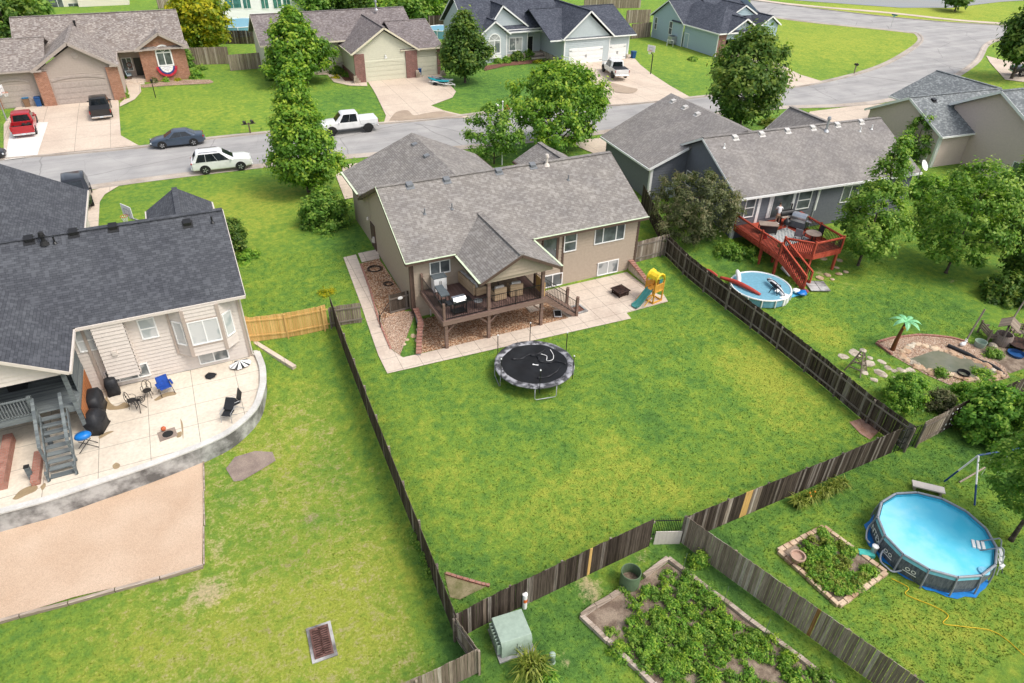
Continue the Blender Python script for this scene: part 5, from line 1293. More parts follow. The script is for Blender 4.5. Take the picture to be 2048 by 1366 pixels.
for a, b in (((-.42,-.4),(.42,-.4)),((.42,-.4),(.42,.4)),((.42,.4),(-.42,.4))):
    m = MB(); a3, b3 = Vector((*a,0)), Vector((*b,0))
    for k in range(7): p = a3.lerp(b3,(k+.5)/7); m.beam(p+Vector((0,0,.92)), p+Vector((0,0,1.42)), .085, .02, up=(b3-a3).normalized().cross(Vector((0,0,1))))
    for h in (.98,1.4): m.beam(a3+Vector((0,0,h)), b3+Vector((0,0,h)), .035, .07)
    m.build('side_panel', M['play_wood'], o)
m = MB(); [m.beam((x0,y0,.07),(x1,y1,.07),.07,.09) for x0,y0,x1,y1 in ((-.42,-.4,.42,-.4),(.42,-.4,.42,.4),(.42,.4,-.42,.4),(-.42,.4,-.42,-.4))]; m.build('base_frame', M['play_wood'], o)
for y in (-.4,.4): MB().tube([(-.42,y,1.7),(-.36,y,1.98),(-.15,y,2.16),(.1,y,2.18),(.32,y,2.02),(.42,y,1.7)], .07, 8).build('roof_hoop', M['play_yellow'], o, smooth=True)
m = MB(); arc = [(-.40,1.78),(-.33,1.98),(-.14,2.12),(.1,2.14),(.3,2.0),(.4,1.78)]
for (xa,za),(xb,zb) in zip(arc[:-1],arc[1:]): m.hexa([(xa,-.38,za),(xb,-.38,zb),(xb,.38,zb),(xa,.38,za),(xa,-.38,za+.03),(xb,-.38,zb+.03),(xb,.38,zb+.03),(xa,.38,za+.03)])
m.build('roof', M['play_yellow'], o); MB().cbox((.1,-.39,1.62), (.3,.03,.3)).build('window_panel', M['play_green'], o)
m = MB(); path = smooth_line([(-.45,0,.95),(-.75,0,.78),(-1.2,0,.36),(-1.55,0,.14),(-1.85,0,.10)], 4); rings = []
for p in path: rings.append([p+Vector((0,y,z)) for y, z in ((-.26,.16),(-.21,.16),(-.19,.02),(.19,.02),(.21,.16),(.26,.16),(.24,-.03),(-.24,-.03))])
m.ring(rings); m.build('slide', M['play_green'], o, smooth=False)
MB().cbox((-.95,-.42,.45), (.9,.04,.06), (0,R(-38),0)).build('ladder_rail', M['play_wood'], o); MB().cbox((-.95,.42,.45), (.9,.04,.06), (0,R(-38),0)).build('ladder_rail', M['play_wood'], o)
pc = G(1068,757,-1.05)
zt = float(T(pc.x,pc.y)); tc = None
for _ in range(3): tc = G(1069,727,zt+.85)
o = thing('trampoline', 'round black trampoline with patched silver rim on the central lawn', 'trampoline', (tc.x,tc.y,zt))
TR = 2.12; o.scale = (1.08,1.08,1)
m = MB(); NR, NA = 9, 48; rings = []
trr = np.random.RandomState(5)
def sag(r, a):
    x, y = r*math.cos(a), r*math.sin(a)
    return .85-.16*(1-(r/1.75)**2)+.02*math.sin(5*x+2*y)+.018*math.sin(4*y-3*x+1)+.03*math.exp(-((x-.7)**2+(y-.2)**2)/.1)*math.sin(9*y+5*x)
m.ring([[(r*math.cos(2*math.pi*k/NA), r*math.sin(2*math.pi*k/NA), sag(r, 2*math.pi*k/NA)) for k in range(NA)] for r in np.linspace(1.78,.02,NR)], cap=False)
m.build('jump_mat', paint('jump_mat', (.012,.013,.015), .45, var=.25, scale=3), o, smooth=True)
s = NT('patched_pad'); f = s.noise(s.ob(), 2.6, 4, .6); M['pad'] = s.done(s.ramp(f, [(.44, (.055,.055,.06)), (.60, (.34,.34,.36))]), .55, 0, .3)
m = MB(); m.ring([[(r*math.cos(2*math.pi*k/NA), r*math.sin(2*math.pi*k/NA), z+.012*math.sin(k*1.7)) for k in range(NA)] for r, z in ((1.76,.84),(1.78,.875),(2.05,.885),(2.14,.86),(2.14,.80),(2.10,.79))], cap=False); m.build('rim_pad', M['pad'], o, smooth=True)
MB().tube([(2.1*math.cos(2*math.pi*k/40), 2.1*math.sin(2*math.pi*k/40), .8) for k in range(40)], .03, 6, closed=True).build('frame', M['galv'], o, smooth=True)
for k in range(4):
    a = R(-100+90*k); p = lambda da, r, z: (r*math.cos(a+da), r*math.sin(a+da), z)
    MB().tube([p(-.28,2.1,.78),p(-.28,2.12,.12),p(-.24,2.12,.04),p(.24,2.12,.04),p(.28,2.12,.12),p(.28,2.1,.78)], .024, 6).build('leg_frame', M['galv'], o, smooth=True)
for k in range(6):
    a = R(10+60*k); p = (2.17*math.cos(a), 2.17*math.sin(a)); MB().tube([(p[0],p[1],.55),(p[0],p[1],2.1)], .022, 6).build('pole', M['black'], o)
    c_ = MB().ell((p[0],p[1],2.12), (.045,.045,.05), 8, 6).build('pole_cap', M['white'], o)
for pts in ([(.2,.9),(.5,.55),(.4,.2),(.8,-.1),(1.2,-.2),(1.5,-.7)],[(-.9,.9),(-.4,.8),(.1,.95),(.6,.8),(1.1,.9)],[(-.4,-1.1),(.1,-1.25),(.7,-1.1),(1.1,-.8)]):
    L = smooth_line([(x,y,sag(math.hypot(x,y),math.atan2(y,x))+.03) for x,y in pts], 5); MB().tube(L, [.05+.025*math.sin(i*1.3) for i in range(len(L))], 6).build('net_fold', M['vinyl'], o, smooth=True)
MB().tube(smooth_line([(x,y,sag(math.hypot(x,y),math.atan2(y,x))+.06) for x,y in ((.75,.7),(.95,.4),(.8,.1),(1.1,0),(1.3,.3),(1.35,.75))],4), .018, 5).build('white_cord', M['white'], o)
MB().cbox((.1,.05,.71), (.32,.12,.012), (0,0,R(-35))).build('logo_patch', M['white'], o)
def carpaint(name, c, metal=.3):
    s = NT(name); s.b.inputs['Coat Weight'].default_value = .6; s.b.inputs['Coat Roughness'].default_value = .08
    f = s.noise(s.ob(), 2, 3); return s.done(s.ramp(f, [(.3, sc_(c,.92)), (.7, sc_(c,1.06))]), .35, metal, .5)
M['car_white'] = carpaint('car_white', (.74,.74,.73), 0); M['car_red'] = carpaint('car_red', (.42,.012,.018), .2); M['car_black'] = carpaint('car_black', (.016,.016,.018), .2)
M['car_gray'] = carpaint('car_gray', (.06,.085,.125), .4); M['car_navy'] = carpaint('car_dark', (.02,.022,.028), .3)
M['car_glass'] = glass('car_glass', (.012,.016,.02), .05); M['chrome'] = paint('chrome', (.7,.7,.7), .15, 1); M['tail_red'] = paint('tail_lamp', (.35,.01,.01), .2); M['head_lamp'] = paint('head_lamp', (.6,.62,.62), .1)
M['plate'] = paint('number_plate', (.55,.6,.65), .4)
KIND = dict(
 sedan=dict(L=2.42, wb=(1.42,-1.4), r=.36, tw=.22, hw=.91, st=[(-2.43,.45,.80,.66),(-2.33,.30,1.0,.82),(-1.6,.22,1.05,.91),(-.2,.2,1.0,.92),(1.0,.2,.95,.91),(1.9,.24,.82,.86),(2.3,.3,.70,.76),(2.43,.42,.58,.6)], cab=(-2.0,-1.05,.3,1.25,.90,1.47,.86,.66)),
 suv=dict(L=2.52, wb=(1.5,-1.48), r=.39, tw=.25, hw=.98, st=[(-2.54,.5,1.0,.80),(-2.46,.35,1.14,.93),(-1.5,.30,1.16,.99),(1.0,.30,1.16,.99),(1.25,.30,1.16,.98),(2.0,.32,1.12,.95),(2.38,.36,1.02,.86),(2.54,.46,.82,.70)], cab=(-2.45,-2.0,.12,1.22,1.08,1.80,.96,.80)),
 pickup=dict(L=2.95, wb=(1.9,-1.85), r=.42, tw=.28, hw=1.0, st=[(-2.9,.5,.85,.95),(-1.08,.45,.85,.98),(-1.02,.42,1.2,1.0),(1.3,.4,1.2,1.0),(2.0,.42,1.17,.99),(2.8,.45,1.06,.93),(2.95,.55,.9,.8)], cab=(-1.03,-.93,.72,1.5,1.1,1.94,.96,.80)))
def vehicle(kind, label, cat, mat, loc, rz, lift=0, bed='open', flare=False, rim='steel', name=None, rack=False):
    K = KIND[kind]; o = thing(name or ('pickup_truck' if kind == 'pickup' else 'parked_car'), label, cat, loc, rz)
    m = MB(); rings = []
    for x, zb, zt, hw in K['st']:
        zb += lift; zt += lift
        half = [(hw*.85,zb),(hw*.97,zb+.1),(hw,zb+(zt-zb)*.55),(hw*.95,zt-.05),(hw*.85,zt),(hw*.4,zt+.025)]
        rings.append([(x,-y,z) for y, z in half]+[(x,y,z) for y, z in reversed(half)])
    m.ring([r[::-1] for r in rings]); b = m.build('body', M[mat], o, bevel=.03, seg=2)
    xr0, xr1, xf1, xf0, zb, zt, hb, ht = K['cab']; zb += lift-.03; zt += lift
    lo = [(xr0,-hb*.9,zb),(xr0+.1,-hb,zb),(xf0-.35,-hb,zb),(xf0,-hb*.72,zb),(xf0,hb*.72,zb),(xf0-.35,hb,zb),(xr0+.1,hb,zb),(xr0,hb*.9,zb)]
    up = [(xr1,-ht*.85,zt-.03),(xr1+.12,-ht,zt-.01),(xf1-.15,-ht,zt-.01),(xf1,-ht*.8,zt-.03),(xf1,ht*.8,zt-.03),(xf1-.15,ht,zt-.01),(xr1+.12,ht,zt-.01),(xr1,ht*.85,zt-.03)]
    top = [(xr1+.15,-ht*.6,zt+.035),(xr1+.2,-ht*.7,zt+.03),(xf1-.25,-ht*.7,zt+.03),(xf1-.2,-ht*.6,zt+.025),(xf1-.2,ht*.6,zt+.025),(xf1-.25,ht*.7,zt+.03),(xr1+.2,ht*.7,zt+.03),(xr1+.15,ht*.6,zt+.03)]
    MB().ring([lo, up, top]).build('cabin', M[mat], o, bevel=.03, seg=2)
    V = lambda q: Vector(q)
    def pane(c, nm, ins=(.06,.94,.12,.9), push=.012, mt='car_glass'):
        c = [V(q) for q in c]; f = lambda u, v: (c[0].lerp(c[1],u)).lerp(c[3].lerp(c[2],u), v)
        q = [f(ins[0],ins[2]), f(ins[1],ins[2]), f(ins[1],ins[3]), f(ins[0],ins[3])]
        n = (q[1]-q[0]).cross(q[3]-q[0]).normalized(); q = [p+n*push for p in q]
        mm = MB(); mm.extr(q, -n*.008) if False else mm.poly(q); return mm.build(nm, M[mt], o)
    pane([lo[4],lo[3],up[3],up[4]][::1] if False else [lo[3],lo[4],up[4],up[3]], 'windshield', (.04,.96,.08,.92))
    pane([lo[7],lo[0],up[0],up[7]], 'rear_window', (.06,.94,.22,.9))
    nw = {'sedan':(.12,.52,.96),'suv':(.05,.33,.64,.97),'pickup':(.06,.5,.97)}[kind]
    for a, c in zip(nw[:-1], nw[1:]):
        pane([lo[1],lo[2],up[2],up[1]], 'side_window', (a+.006,c-.006,.08,.95)); pane([lo[5],lo[6],up[6],up[5]], 'side_window', (1-c+.006,1-a-.006,.08,.95))
    r = K['r']+(.04 if lift else 0); tw = K['tw']; proto = None
    for x in K['wb']:
        for s in (-1, 1):
            y = s*(K['hw']-tw/2+.02)
            if proto is None:
                w = bpy.data.objects.new('wheel', MB().lathe([(r*.6,-tw/2),(r*.93,-tw/2),(r,-tw*.3),(r,tw*.3),(r*.93,tw/2),(r*.6,tw/2)], n=22).build('tmp', M['rubber']).data); bpy.data.objects.remove(bpy.data.objects['tmp']); COL.objects.link(w)
                mm = MB(); mm.lathe([(.0,.0),(.05,tw*.42),(r*.2,tw*.40),(r*.22,tw*.3),(r*.5,tw*.34),(r*.62,tw*.45),(r*.62,tw*.3),(.0,.0)][0:7], n=18)
                for k in range(5): a = 2*math.pi*k/5; mm.beam((r*.15*math.cos(a),r*.15*math.sin(a),tw*.43), (r*.58*math.cos(a),r*.58*math.sin(a),tw*.45), .07, .04)
                rm_ = mm.build('rim', M[rim], w); proto = w; wo = w
                wo.parent = o
            else: wo = dup(proto, o)
            wo.location = (x, y, r); wo.rotation_euler = (R(-90) if s > 0 else R(90), 0, 0)
            am = MB(); rr = r*1.17; y0 = s*(K['hw']*.93); y1 = s*(K['hw']+.015+(.05 if flare else 0)); pts = [(x+rr*math.cos(t), y0, r+rr*math.sin(t)) for t in np.linspace(-.1, math.pi+.1, 12)]
            am.extr(pts if s < 0 else pts[::-1], (0, y1-y0, 0)); am.build('wheel_arch', M['rubber'], o)
    L = K['L']; s0, s1 = K['st'][0], K['st'][-1]
    for s in (-1, 1):
        zf = s1[2]+lift; hwf = K['st'][-2][3]
        MB().cbox((K['st'][-2][0]+.03, s*hwf*.78, K['st'][-2][2]+lift-.12), (.16,.30,.13), (0,0,s*R(-22))).build('headlight', M['head_lamp'], o, bevel=.02)
        zr_0 = K['st'][1][2]+lift
        if kind == 'pickup': MB().box(-2.97,-2.86,s*.99-.07*(s>0)-.0*(s<0),s*.99+.07*(s<0),.88+lift,1.2+lift).build('taillight', M['tail_red'], o)
        else: MB().cbox((K['st'][1][0]-.02, s*K['st'][1][3]*.82, zr_0-.13), (.12,.3,.13), (0,0,s*R(14))).build('taillight', M['tail_red'], o, bevel=.02)
        MB().cbox((xf0-.42, s*(hb+.10), zb+.12), (.12,.2,.14)).build('mirror', M[mat], o, bevel=.03)
    fx = K['st'][-1][0]
    MB().box(fx-.04,fx+.02,-.45,.45,.55+lift,.55+lift+(.28 if kind != 'sedan' else .12)).build('grille', M['black'], o)
    MB().box(fx-.12,fx+.05,-s1[3]*1.05,s1[3]*1.05,.36+lift,.52+lift).build('bumper', M['chrome' if kind == 'pickup' and mat != 'car_black' else mat], o, bevel=.04)
    rx = K['st'][0][0]
    MB().box(rx-.10,rx+.06,-s0[3],s0[3],.42+lift,.6+lift).build('bumper', M['chrome' if kind == 'pickup' else mat], o, bevel=.04)
    MB().box(rx-.115,rx-.1,-.16,.16,.46+lift,.57+lift).build('number_plate', M['plate'], o)
    for s in (-1, 1):
        for xx in ((.35,-.55) if kind != 'pickup' else (.55,-.35)): MB().cbox((xx, s*(K['hw']+.01), zb-.08), (.18,.03,.035)).build('door_handle', M[mat], o)
    if rack:
        for s in (-1,1): MB().tube([(xr1+.25,s*ht*.85,zt+.0),(xr1+.35,s*ht*.85,zt+.07),(xf1-.4,s*ht*.85,zt+.07),(xf1-.3,s*ht*.85,zt+.0)], .02, 6).build('roof_rail', M['black'], o)
    if kind == 'pickup':
        m = MB(); z0, z1 = .8+lift, 1.25+lift
        m.box(-2.92,-1.06,-1.0,-.9,z0,z1); m.box(-2.92,-1.06,.9,1.0,z0,z1); m.box(-2.92,-2.84,-.9,.9,z0,z1); m.box(-1.14,-1.06,-.9,.9,z0,z1); m.build('bed', M[mat], o, bevel=.02)
        if bed == 'open': MB().box(-2.84,-1.14,-.9,.9,.86+lift,.9+lift).build('bed_liner', M['rubber'], o)
        elif bed == 'cover': MB().box(-2.86,-1.1,-.93,.93,1.25+lift,1.29+lift).build('tonneau_cover', M['vinyl'], o)
        else: MB().box(-2.86,-1.1,-.93,.93,1.2+lift,1.27+lift).build('tonneau_cover', M[mat], o)
    return o
def along(f, b, side):   # heading from rear wheel b to front wheel f; centre is `side` metres to the left of that line
    d = f-b; a = math.atan2(d.y, d.x); n = Vector((-math.sin(a), math.cos(a), 0)); c = (f+b)/2+n*side; return c, a
c, a = along(G(483,341,.52), G(413,349,.52), .95); vehicle('suv', 'white sport utility car parked at the near kerb', 'car', 'car_white', (c.x,c.y,.52), a, name='suv', rack=True, rim='galv')
c, a = along(G(325,299,.52), G(391,292,.52), -.9); vehicle('sedan', 'dark gray sedan parked at the far kerb', 'car', 'car_gray', (c.x,c.y,.52), a)
b = G(738,265,.52); d = (G(325,299,.52)-G(391,292,.52)).normalized(); vehicle('pickup', 'white crew cab pickup with black wheel flares parked behind the tall street tree', 'pickup truck', 'car_white', tuple(b+d*1.85+Vector((-d.y,d.x,0))*-1.0), math.atan2(d.y,d.x), .12, 'lid', True, 'black')
q = G(54,279,.6); vehicle('pickup', 'red pickup with an open bed on the tan house driveway', 'pickup truck', 'car_red', (q.x-.2,q.y+2.8,.62), R(93), .05)
tyre = tag(MB().lathe([(.2,0),(.36,.02),(.4,.1),(.36,.2),(.2,.22),(.22,.1)], (0,0,0), 18).build('spare_tyre', M['rubber'], smooth=True), 'black spare tyre lying in the bed of the red pickup', 'tyre'); tyre.location = (q.x+.15,q.y+1.5,1.57)
q = G(205,245,.65); vehicle('pickup', 'black pickup with a covered bed in front of the wide tan garage door', 'pickup truck', 'car_black', (q.x,q.y+2.8,.75), R(92), .0, 'cover')
f, b = G(1193,134,.9), G(1223,159,.75); d = (f-b).normalized(); n = Vector((d.y,-d.x,0)); c = b+d*1.85+n*1.0; vehicle('pickup', 'white pickup parked on the bluegray house driveway', 'pickup truck', 'car_white', (c.x,c.y,.88), math.atan2(d.y,d.x), .05, 'cover', rim='black')
q = G(160,402,.55); vehicle('suv', 'dark sport utility car in the driveway behind the charcoal roof', 'car', 'car_navy', (q.x,q.y,.58), R(-86), name='suv')
q = G(-48,322,.52); vehicle('sedan', 'black car at the left edge of the street', 'car', 'car_black', (q.x,q.y,.52), R(0))
q = G(2062,152,.55); vehicle('pickup', 'dark pickup cut off by the right edge behind the tree', 'pickup truck', 'car_navy', (q.x,q.y,.62), R(150), .1)
q = G(880,172,.7)
tr_ = thing('kayak_trailer', 'small white two wheeled trailer on the sage house driveway', 'trailer', (q.x,q.y,.72), R(-55))
m = MB(); [m.beam(a,b,.06,.08) for a,b in (((-1.2,-.6,.5),(1.2,-.6,.5)),((-1.2,.6,.5),(1.2,.6,.5)),((-1.2,-.6,.5),(-1.2,.6,.5)),((1.2,-.6,.5),(1.2,.6,.5)),((0,-.6,.5),(0,.6,.5)),((1.2,-.6,.5),(2.3,0,.45)),((1.2,.6,.5),(2.3,0,.45)))]; m.build('frame', M['white'], tr_)
for s in (-1,1): w_ = MB().lathe([(.1,-.1),(.27,-.1),(.3,0),(.27,.1),(.1,.1)], n=16).build('wheel', M['rubber'], tr_); w_.location = (-.2,s*.75,.3); w_.rotation_euler = (R(90),0,0)
for s in (-1,1): MB().cbox((-.2,s*.75,.64),(.8,.26,.04)).build('fender', M['white'], tr_)
MB().cyl((2.25,0,0),(2.25,0,.6),.035,n=8).build('jack', M['galv'], tr_)
def kayak(label, mat, off, rz):
    m = MB(); rings = []
    for t in np.linspace(-1,1,13):
        w_ = .36*max(.03,(1-abs(t)**2.4)); h = .15*(1-.3*abs(t)); z = .15*abs(t)**3
        rings.append([(t*1.6, w_*math.cos(a), z+h*math.sin(a)*(1.2 if math.sin(a)<0 else .8)) for a in np.linspace(0,2*math.pi,11)[:-1]])
    o = thing('kayak', label, 'kayak', (q.x+off[0],q.y+off[1],.72+.56+.18), R(-55)+rz); m.ring(rings).build('hull', mat, o, smooth=True)
    MB().tube([(.42*math.cos(a),.2*math.sin(a),.13) for a in np.linspace(0,2*math.pi,17)[:-1]], .03, 6, closed=True).build('cockpit_rim', M['black'], o); return o
kayak('turquoise kayak on the small white trailer', paint('kayak_teal', (.02,.36,.42), .35), (-.22,-.12), 0); kayak('silvery gray kayak lying on the white trailer beside the turquoise one', paint('kayak_gray', (.42,.44,.46), .35), (.42,.22), R(4))
def bin_(label, px, py, mat, lid, z=.9, rz=0, rec=False):
    q = G(px, py, z); o = thing('trash_bin', label, 'bin', (q.x,q.y,z), rz, 'wheeled bins beside the garage doors')
    MB().ring([[(-s,-s*1.1,h),(s,-s*1.1,h),(s,s*1.1,h),(-s,s*1.1,h)] for s, h in ((.24,.05),(.30,.95))]).build('bin_body', M[mat], o, bevel=.03)
    MB().cbox((0,-.0,1.0),(.66,.74,.07)).build('lid', M[lid], o, bevel=.03); MB().cyl((-.3,.36,.9),(.3,.36,.9),.02,n=6).build('handle', M[lid], o)
    for s in (-1,1): MB().cyl((s*.27,.28,.1),(s*.33,.28,.1),.1,n=12).build('wheel', M['rubber'], o)
M['bin_blue'] = paint('bin_blue', (.015,.075,.22), .45); M['bin_brown'] = paint('bin_brown', (.22,.13,.075), .5); M['bin_lid'] = paint('bin_lid_blue', (.02,.14,.28), .45)
bin_('brown bin with blue lid beside the planter at the tan third garage door', 57,214,'bin_brown','bin_lid'); bin_('blue bin with blue lid between two orange brick pillars', 80,213,'bin_blue','bin_blue')
bin_('blue bin at the sage house garage pier', 838,153,'bin_blue','bin_blue'); bin_('brown bin with blue lid beside the sage third garage door', 849,150,'bin_brown','bin_lid'); bin_('blue bin at the corner of the bluegray house garage', 1266,117,'bin_blue','bin_blue')
def mailbox(label, px, py, boxes, mat='black', postmat='trim_brown'):
    q = G(px,py,.52); o = thing('mailbox', label, 'mailbox', tuple(q), R(6))
    MB().box(-.06,.06,-.06,.06,0,1.15).build('post', M[postmat], o)
    if boxes > 1: MB().box(-.7,.7,-.05,.05,1.0,1.08).build('cross_bar', M[postmat], o)
    for k in range(boxes):
        x = (k-(boxes-1)/2)*.75; m = MB()
        prof = [(-.13,0),(.13,0),(.13,.14)]+[(.13*math.cos(t),.14+.12*math.sin(t)) for t in np.linspace(.4,math.pi-.4,6)]+[(-.13,.14)]
        b = m.ring([[(x+a,y,1.1+z) for a,z in prof] for y in (-.28,.28)]).build('box', M[mat], o); f = MB().box(x+.135,x+.15,-.05,.1,1.2,1.4).build('flag', M['tail_red'], o); f.parent = b
mailbox('pair of dark mailboxes on a wooden post at the striped lawn kerb', 501,268,2); mailbox('single black mailbox on a pale post on the corner lawn', 1708,147,1,postmat='fence_gray'); 
q = G(312,197,.8); o = thing('lamp_post', 'short black post with a small lamp on the tan house lawn', 'lamp post', tuple(q)); MB().cyl((0,0,0),(0,0,1.9),.05,.04,n=8).build('post', M['black'], o); MB().lathe([(.03,1.85),(.12,1.92),(.12,2.1),(.02,2.2)], n=8).build('lamp', M['black'], o); MB().lathe([(.35,0),(.32,.06),(.0,.07)], n=14).build('base_ring', M['stone'], o)
h = H(1013,228,207,.55); q = G(1013,228,.55); o = thing('fire_hydrant', 'red fire hydrant on the far verge beside the big tree', 'hydrant', tuple(q)); s = 1.25
M['hyd_red'] = paint('hydrant_red', (.5,.03,.025), .4)
MB().lathe([(.2*s,0),(.2*s,.05*s),(.13*s,.07*s),(.13*s,.55*s),(.17*s,.57*s),(.17*s,.61*s),(.13*s,.64*s),(.1*s,.74*s),(.03*s,.8*s)], n=14).build('barrel', M['hyd_red'], o); MB().lathe([(.04*s,.78*s),(.04*s,.86*s),(.02*s,.87*s)], n=6).build('operating_nut', M['hyd_red'], o)
for a,r0 in (((-.28*s,0,.45*s),.07*s),((.28*s,0,.45*s),.07*s),((0,-.28*s,.42*s),.1*s)): MB().cyl((0,0,a[2]),a,r0,n=10).build('outlet', M['hyd_red'], o)
top = H(1004,330,205,.5)
q = G(1004,330,.5); o = thing('flagpole', 'tall white flagpole in front of the brown house', 'flagpole', tuple(q)); MB().cyl((0,0,0),(0,0,top),.06,.035,n=10).build('pole', M['white'], o); MB().ell((0,0,top+.07),(.09,.09,.09),8,6).build('finial', M['white'], o)
q = G(994,262,.5); o = thing('street_lamp', 'street lamp with a round white globe half hidden behind the small tree', 'street lamp', tuple(q)); hh_ = H(994,262,214,.5); MB().cyl((0,0,0),(0,0,hh_),.06,.045,n=8).build('pole', M['galv'], o); MB().ell((.0,0,hh_+.18),(.22,.22,.2),12,8).build('globe', M['white'], o, smooth=True)
def hoop(label, q, h, rz, board='white', pole='black', bw=1.2):
    o = thing('basketball_hoop', label, 'basketball hoop', tuple(q), rz)
    MB().tube([(0,0,0),(0,0,h*.82),(.0,-.5,h*.95)], .07, 8).build('pole', M[pole], o); MB().box(-bw/2,bw/2,-.58,-.54,h-.05,h+.75).build('backboard', M[board], o)
    m = MB(); [m.box(*b) for b in ((-.3,-.26,-.6,-.582,h+.1,h+.5),(.26,.3,-.6,-.582,h+.1,h+.5),(-.26,.26,-.6,-.582,h+.46,h+.5),(-.26,.26,-.6,-.582,h+.1,h+.14))]; m.build('target_square', M['galv'], o)
    MB().tube([(.23*math.cos(t),-.84+.23*math.sin(t),h+.08) for t in np.linspace(0,2*math.pi,17)[:-1]], .018, 6, closed=True).build('rim', M['hoop_orange'], o)
    m = MB()
    for k in range(10):
        a, b = 2*math.pi*k/10, 2*math.pi*(k+1)/10
        for s_ in (a+.3, a-.3): m.beam((.22*math.cos(a),-.84+.22*math.sin(a),h+.07),(.12*math.cos(s_),-.84+.12*math.sin(s_),h-.32),.012,.012)
    m.build('net', M['white'], o); return o
M['hoop_orange'] = paint('hoop_orange', (.6,.14,.03), .5)
hoop('basketball hoop on a black pole beside the bluegray house driveway', G(1301,148,.75), 3.0, R(-70)); hoop('basketball hoop on a pale pole left of the red pickup', G(16,247,.7), 3.0, R(80), pole='galv')
q = G(300,470,.5); hp = hoop('basketball hoop rising in front of the charcoal roofed house', G(297,505,.5), 3.0, R(-60), pole='galv')
q = G(1780,60,.55); o = thing('street_sign', 'street name sign on a thin post at the corner', 'sign', tuple(q)); hs_ = H(1780,60,34,.55); MB().cyl((0,0,0),(0,0,hs_),.04,n=6).build('post', M['galv'], o); MB().cbox((0,0,hs_+.1),(1.1,.03,.22),(0,0,R(20))).build('name_plate', M['play_green'], o); MB().cbox((0,0,hs_+.34),(1.1,.03,.22),(0,0,R(100))).build('name_plate', M['play_green'], o)
q = Vector((-4.6,100.0,1.25)); o = thing('porch_bench', 'blue gray bench on the tan house porch', 'bench', tuple(q), R(90)); MB().box(-.7,.7,-.25,.25,.38,.45).build('seat', M['sid_aqua'], o); MB().cbox((0,.27,.72),(1.4,.06,.55),(R(-10),0,0)).build('backrest', M['sid_aqua'], o)
for x in (-.62,.62): MB().box(x-.04,x+.04,-.22,.25,0,.38).build('leg', M['trim_brown'], o)
q = G(293,160,1.0); o = thing('small_flag', 'small striped flag on a stick in the tan house bed', 'flag', tuple(q)); MB().cyl((0,0,0),(0,0,1.1),.015,n=5).build('stick', M['trim_brown'], o)
m = MB(); 
for k in range(5): m.box(.02,.75,-.005+.0,.005,.55+.1*k,.6+.1*k)
m.build('red_stripes', M['tail_red'], o); m = MB()
for k in range(5): m.box(.02,.75,-.005,.005,.6+.1*k,.65+.1*k)
m.build('white_stripes', M['white'], o); MB().box(.02,.3,-.012,.012,.82,1.06).build('blue_field', M['bin_blue'], o)
q = G(1343,88,1.0); o = thing('air_conditioner', 'gray air conditioner box beside the aqua house wall', 'air conditioner', tuple(q)); MB().box(-.55,.55,-.5,.5,.1,1.2).build('case', M['galv'], o, bevel=.04); MB().cyl((0,0,1.2),(0,0,1.23),.42,n=16).build('fan_grille', M['black'], o)
def pxfence(label, a, b, h, mat, name='wood_fence', rails=0, z=None): A, B = G(*a, z), G(*b, z); return fence(name, label, [(A.x,A.y),(B.x,B.y)], h, mat, rails=rails, posts=3, pw=.2, rail_mat='rail')
pxfence('weathered gray fence behind the yellow tree beside the tan house', (383,130), (462,128), 2.2, 'fence_gray')
pxfence('dark brown fence between the tan and sage houses', (462,142), (533,136), 2.0, 'fence_gray')
pxfence('dark fence in front of the distant round pool', (440,88), (512,88), 1.9, 'fence_dark'); pxfence('small brown fence far behind the tan house roof', (318,18), (345,15), 1.8, 'fence_gray')
pxfence('maroon brown fence behind the sage house', (858,60), (905,57), 2.2, 'fence_dark')
pxfence('long brown fence behind the bluegray house', (1168,18), (1282,16), 2.0, 'fence_gray'); pxfence('brown fence section behind the bluegray garage roof', (1252,47), (1300,45), 2.2, 'fence_gray'); pxfence('brown fence meeting the aqua house corner', (1262,78), (1300,74), 2.3, 'fence_gray')
def round_pool(label, px, py, rad, h, liner, wall, z=None, group=None):
    q = G(px,py,z); o = thing('round_pool', label, 'pool', tuple(q))
    MB().lathe([(rad-.03,0),(rad,0),(rad,h),(rad-.03,h)], n=32).build('wall', M[wall], o, smooth=False)
    MB().lathe([(.01,h-.12),(rad-.035,h-.12),(rad-.035,h-.13),(.01,h-.13)], n=32).build('water', M[liner], o)
    MB().tube([(rad*math.cos(t),rad*math.sin(t),h) for t in np.linspace(0,2*math.pi,33)[:-1]], .06, 6, closed=True).build('rim', M['white'], o)
    m = MB()
    for k in range(14): a = 2*math.pi*k/14; m.box(0,0,0,0,0,0) if False else m.cyl((rad*1.02*math.cos(a),rad*1.02*math.sin(a),0),(rad*1.02*math.cos(a),rad*1.02*math.sin(a),h),.05,n=6)
    m.build('wall_ribs', M['white'], o); return o
def pool_water(name, a, b):
    s = NT(name); g = s.ob(); f = s.noise(g, .45, 4, .55); f2 = s.noise(g, 3, 4)
    col = s.mix(.25, s.ramp(f, [(.40, a), (.60, b)]), s.ramp(f2, [(.4, b), (.7, (.75,.9,.93))])); s.bump(s.noise(g, 5, 2), .12, .03); return s.done(col, .15, 0, .2)
M['water'] = pool_water('pool_water', (.07,.56,.74), (.20,.68,.80)); M['pool_blue'] = paint('pool_blue', (.16,.36,.46), .4)
round_pool('distant round turquoise pool behind the dark fence and yellow tree', 484,64,4.2,1.4,'water','pool_blue')
round_pool('pale blue covered pool beside the sage house behind a dark tree', 885,72,2.6,1.2,'pool_blue','pool_blue')
PZ = -.8
zB = lambda x, y, z=PZ: G(x/3.252, 640+y/3.252, z)
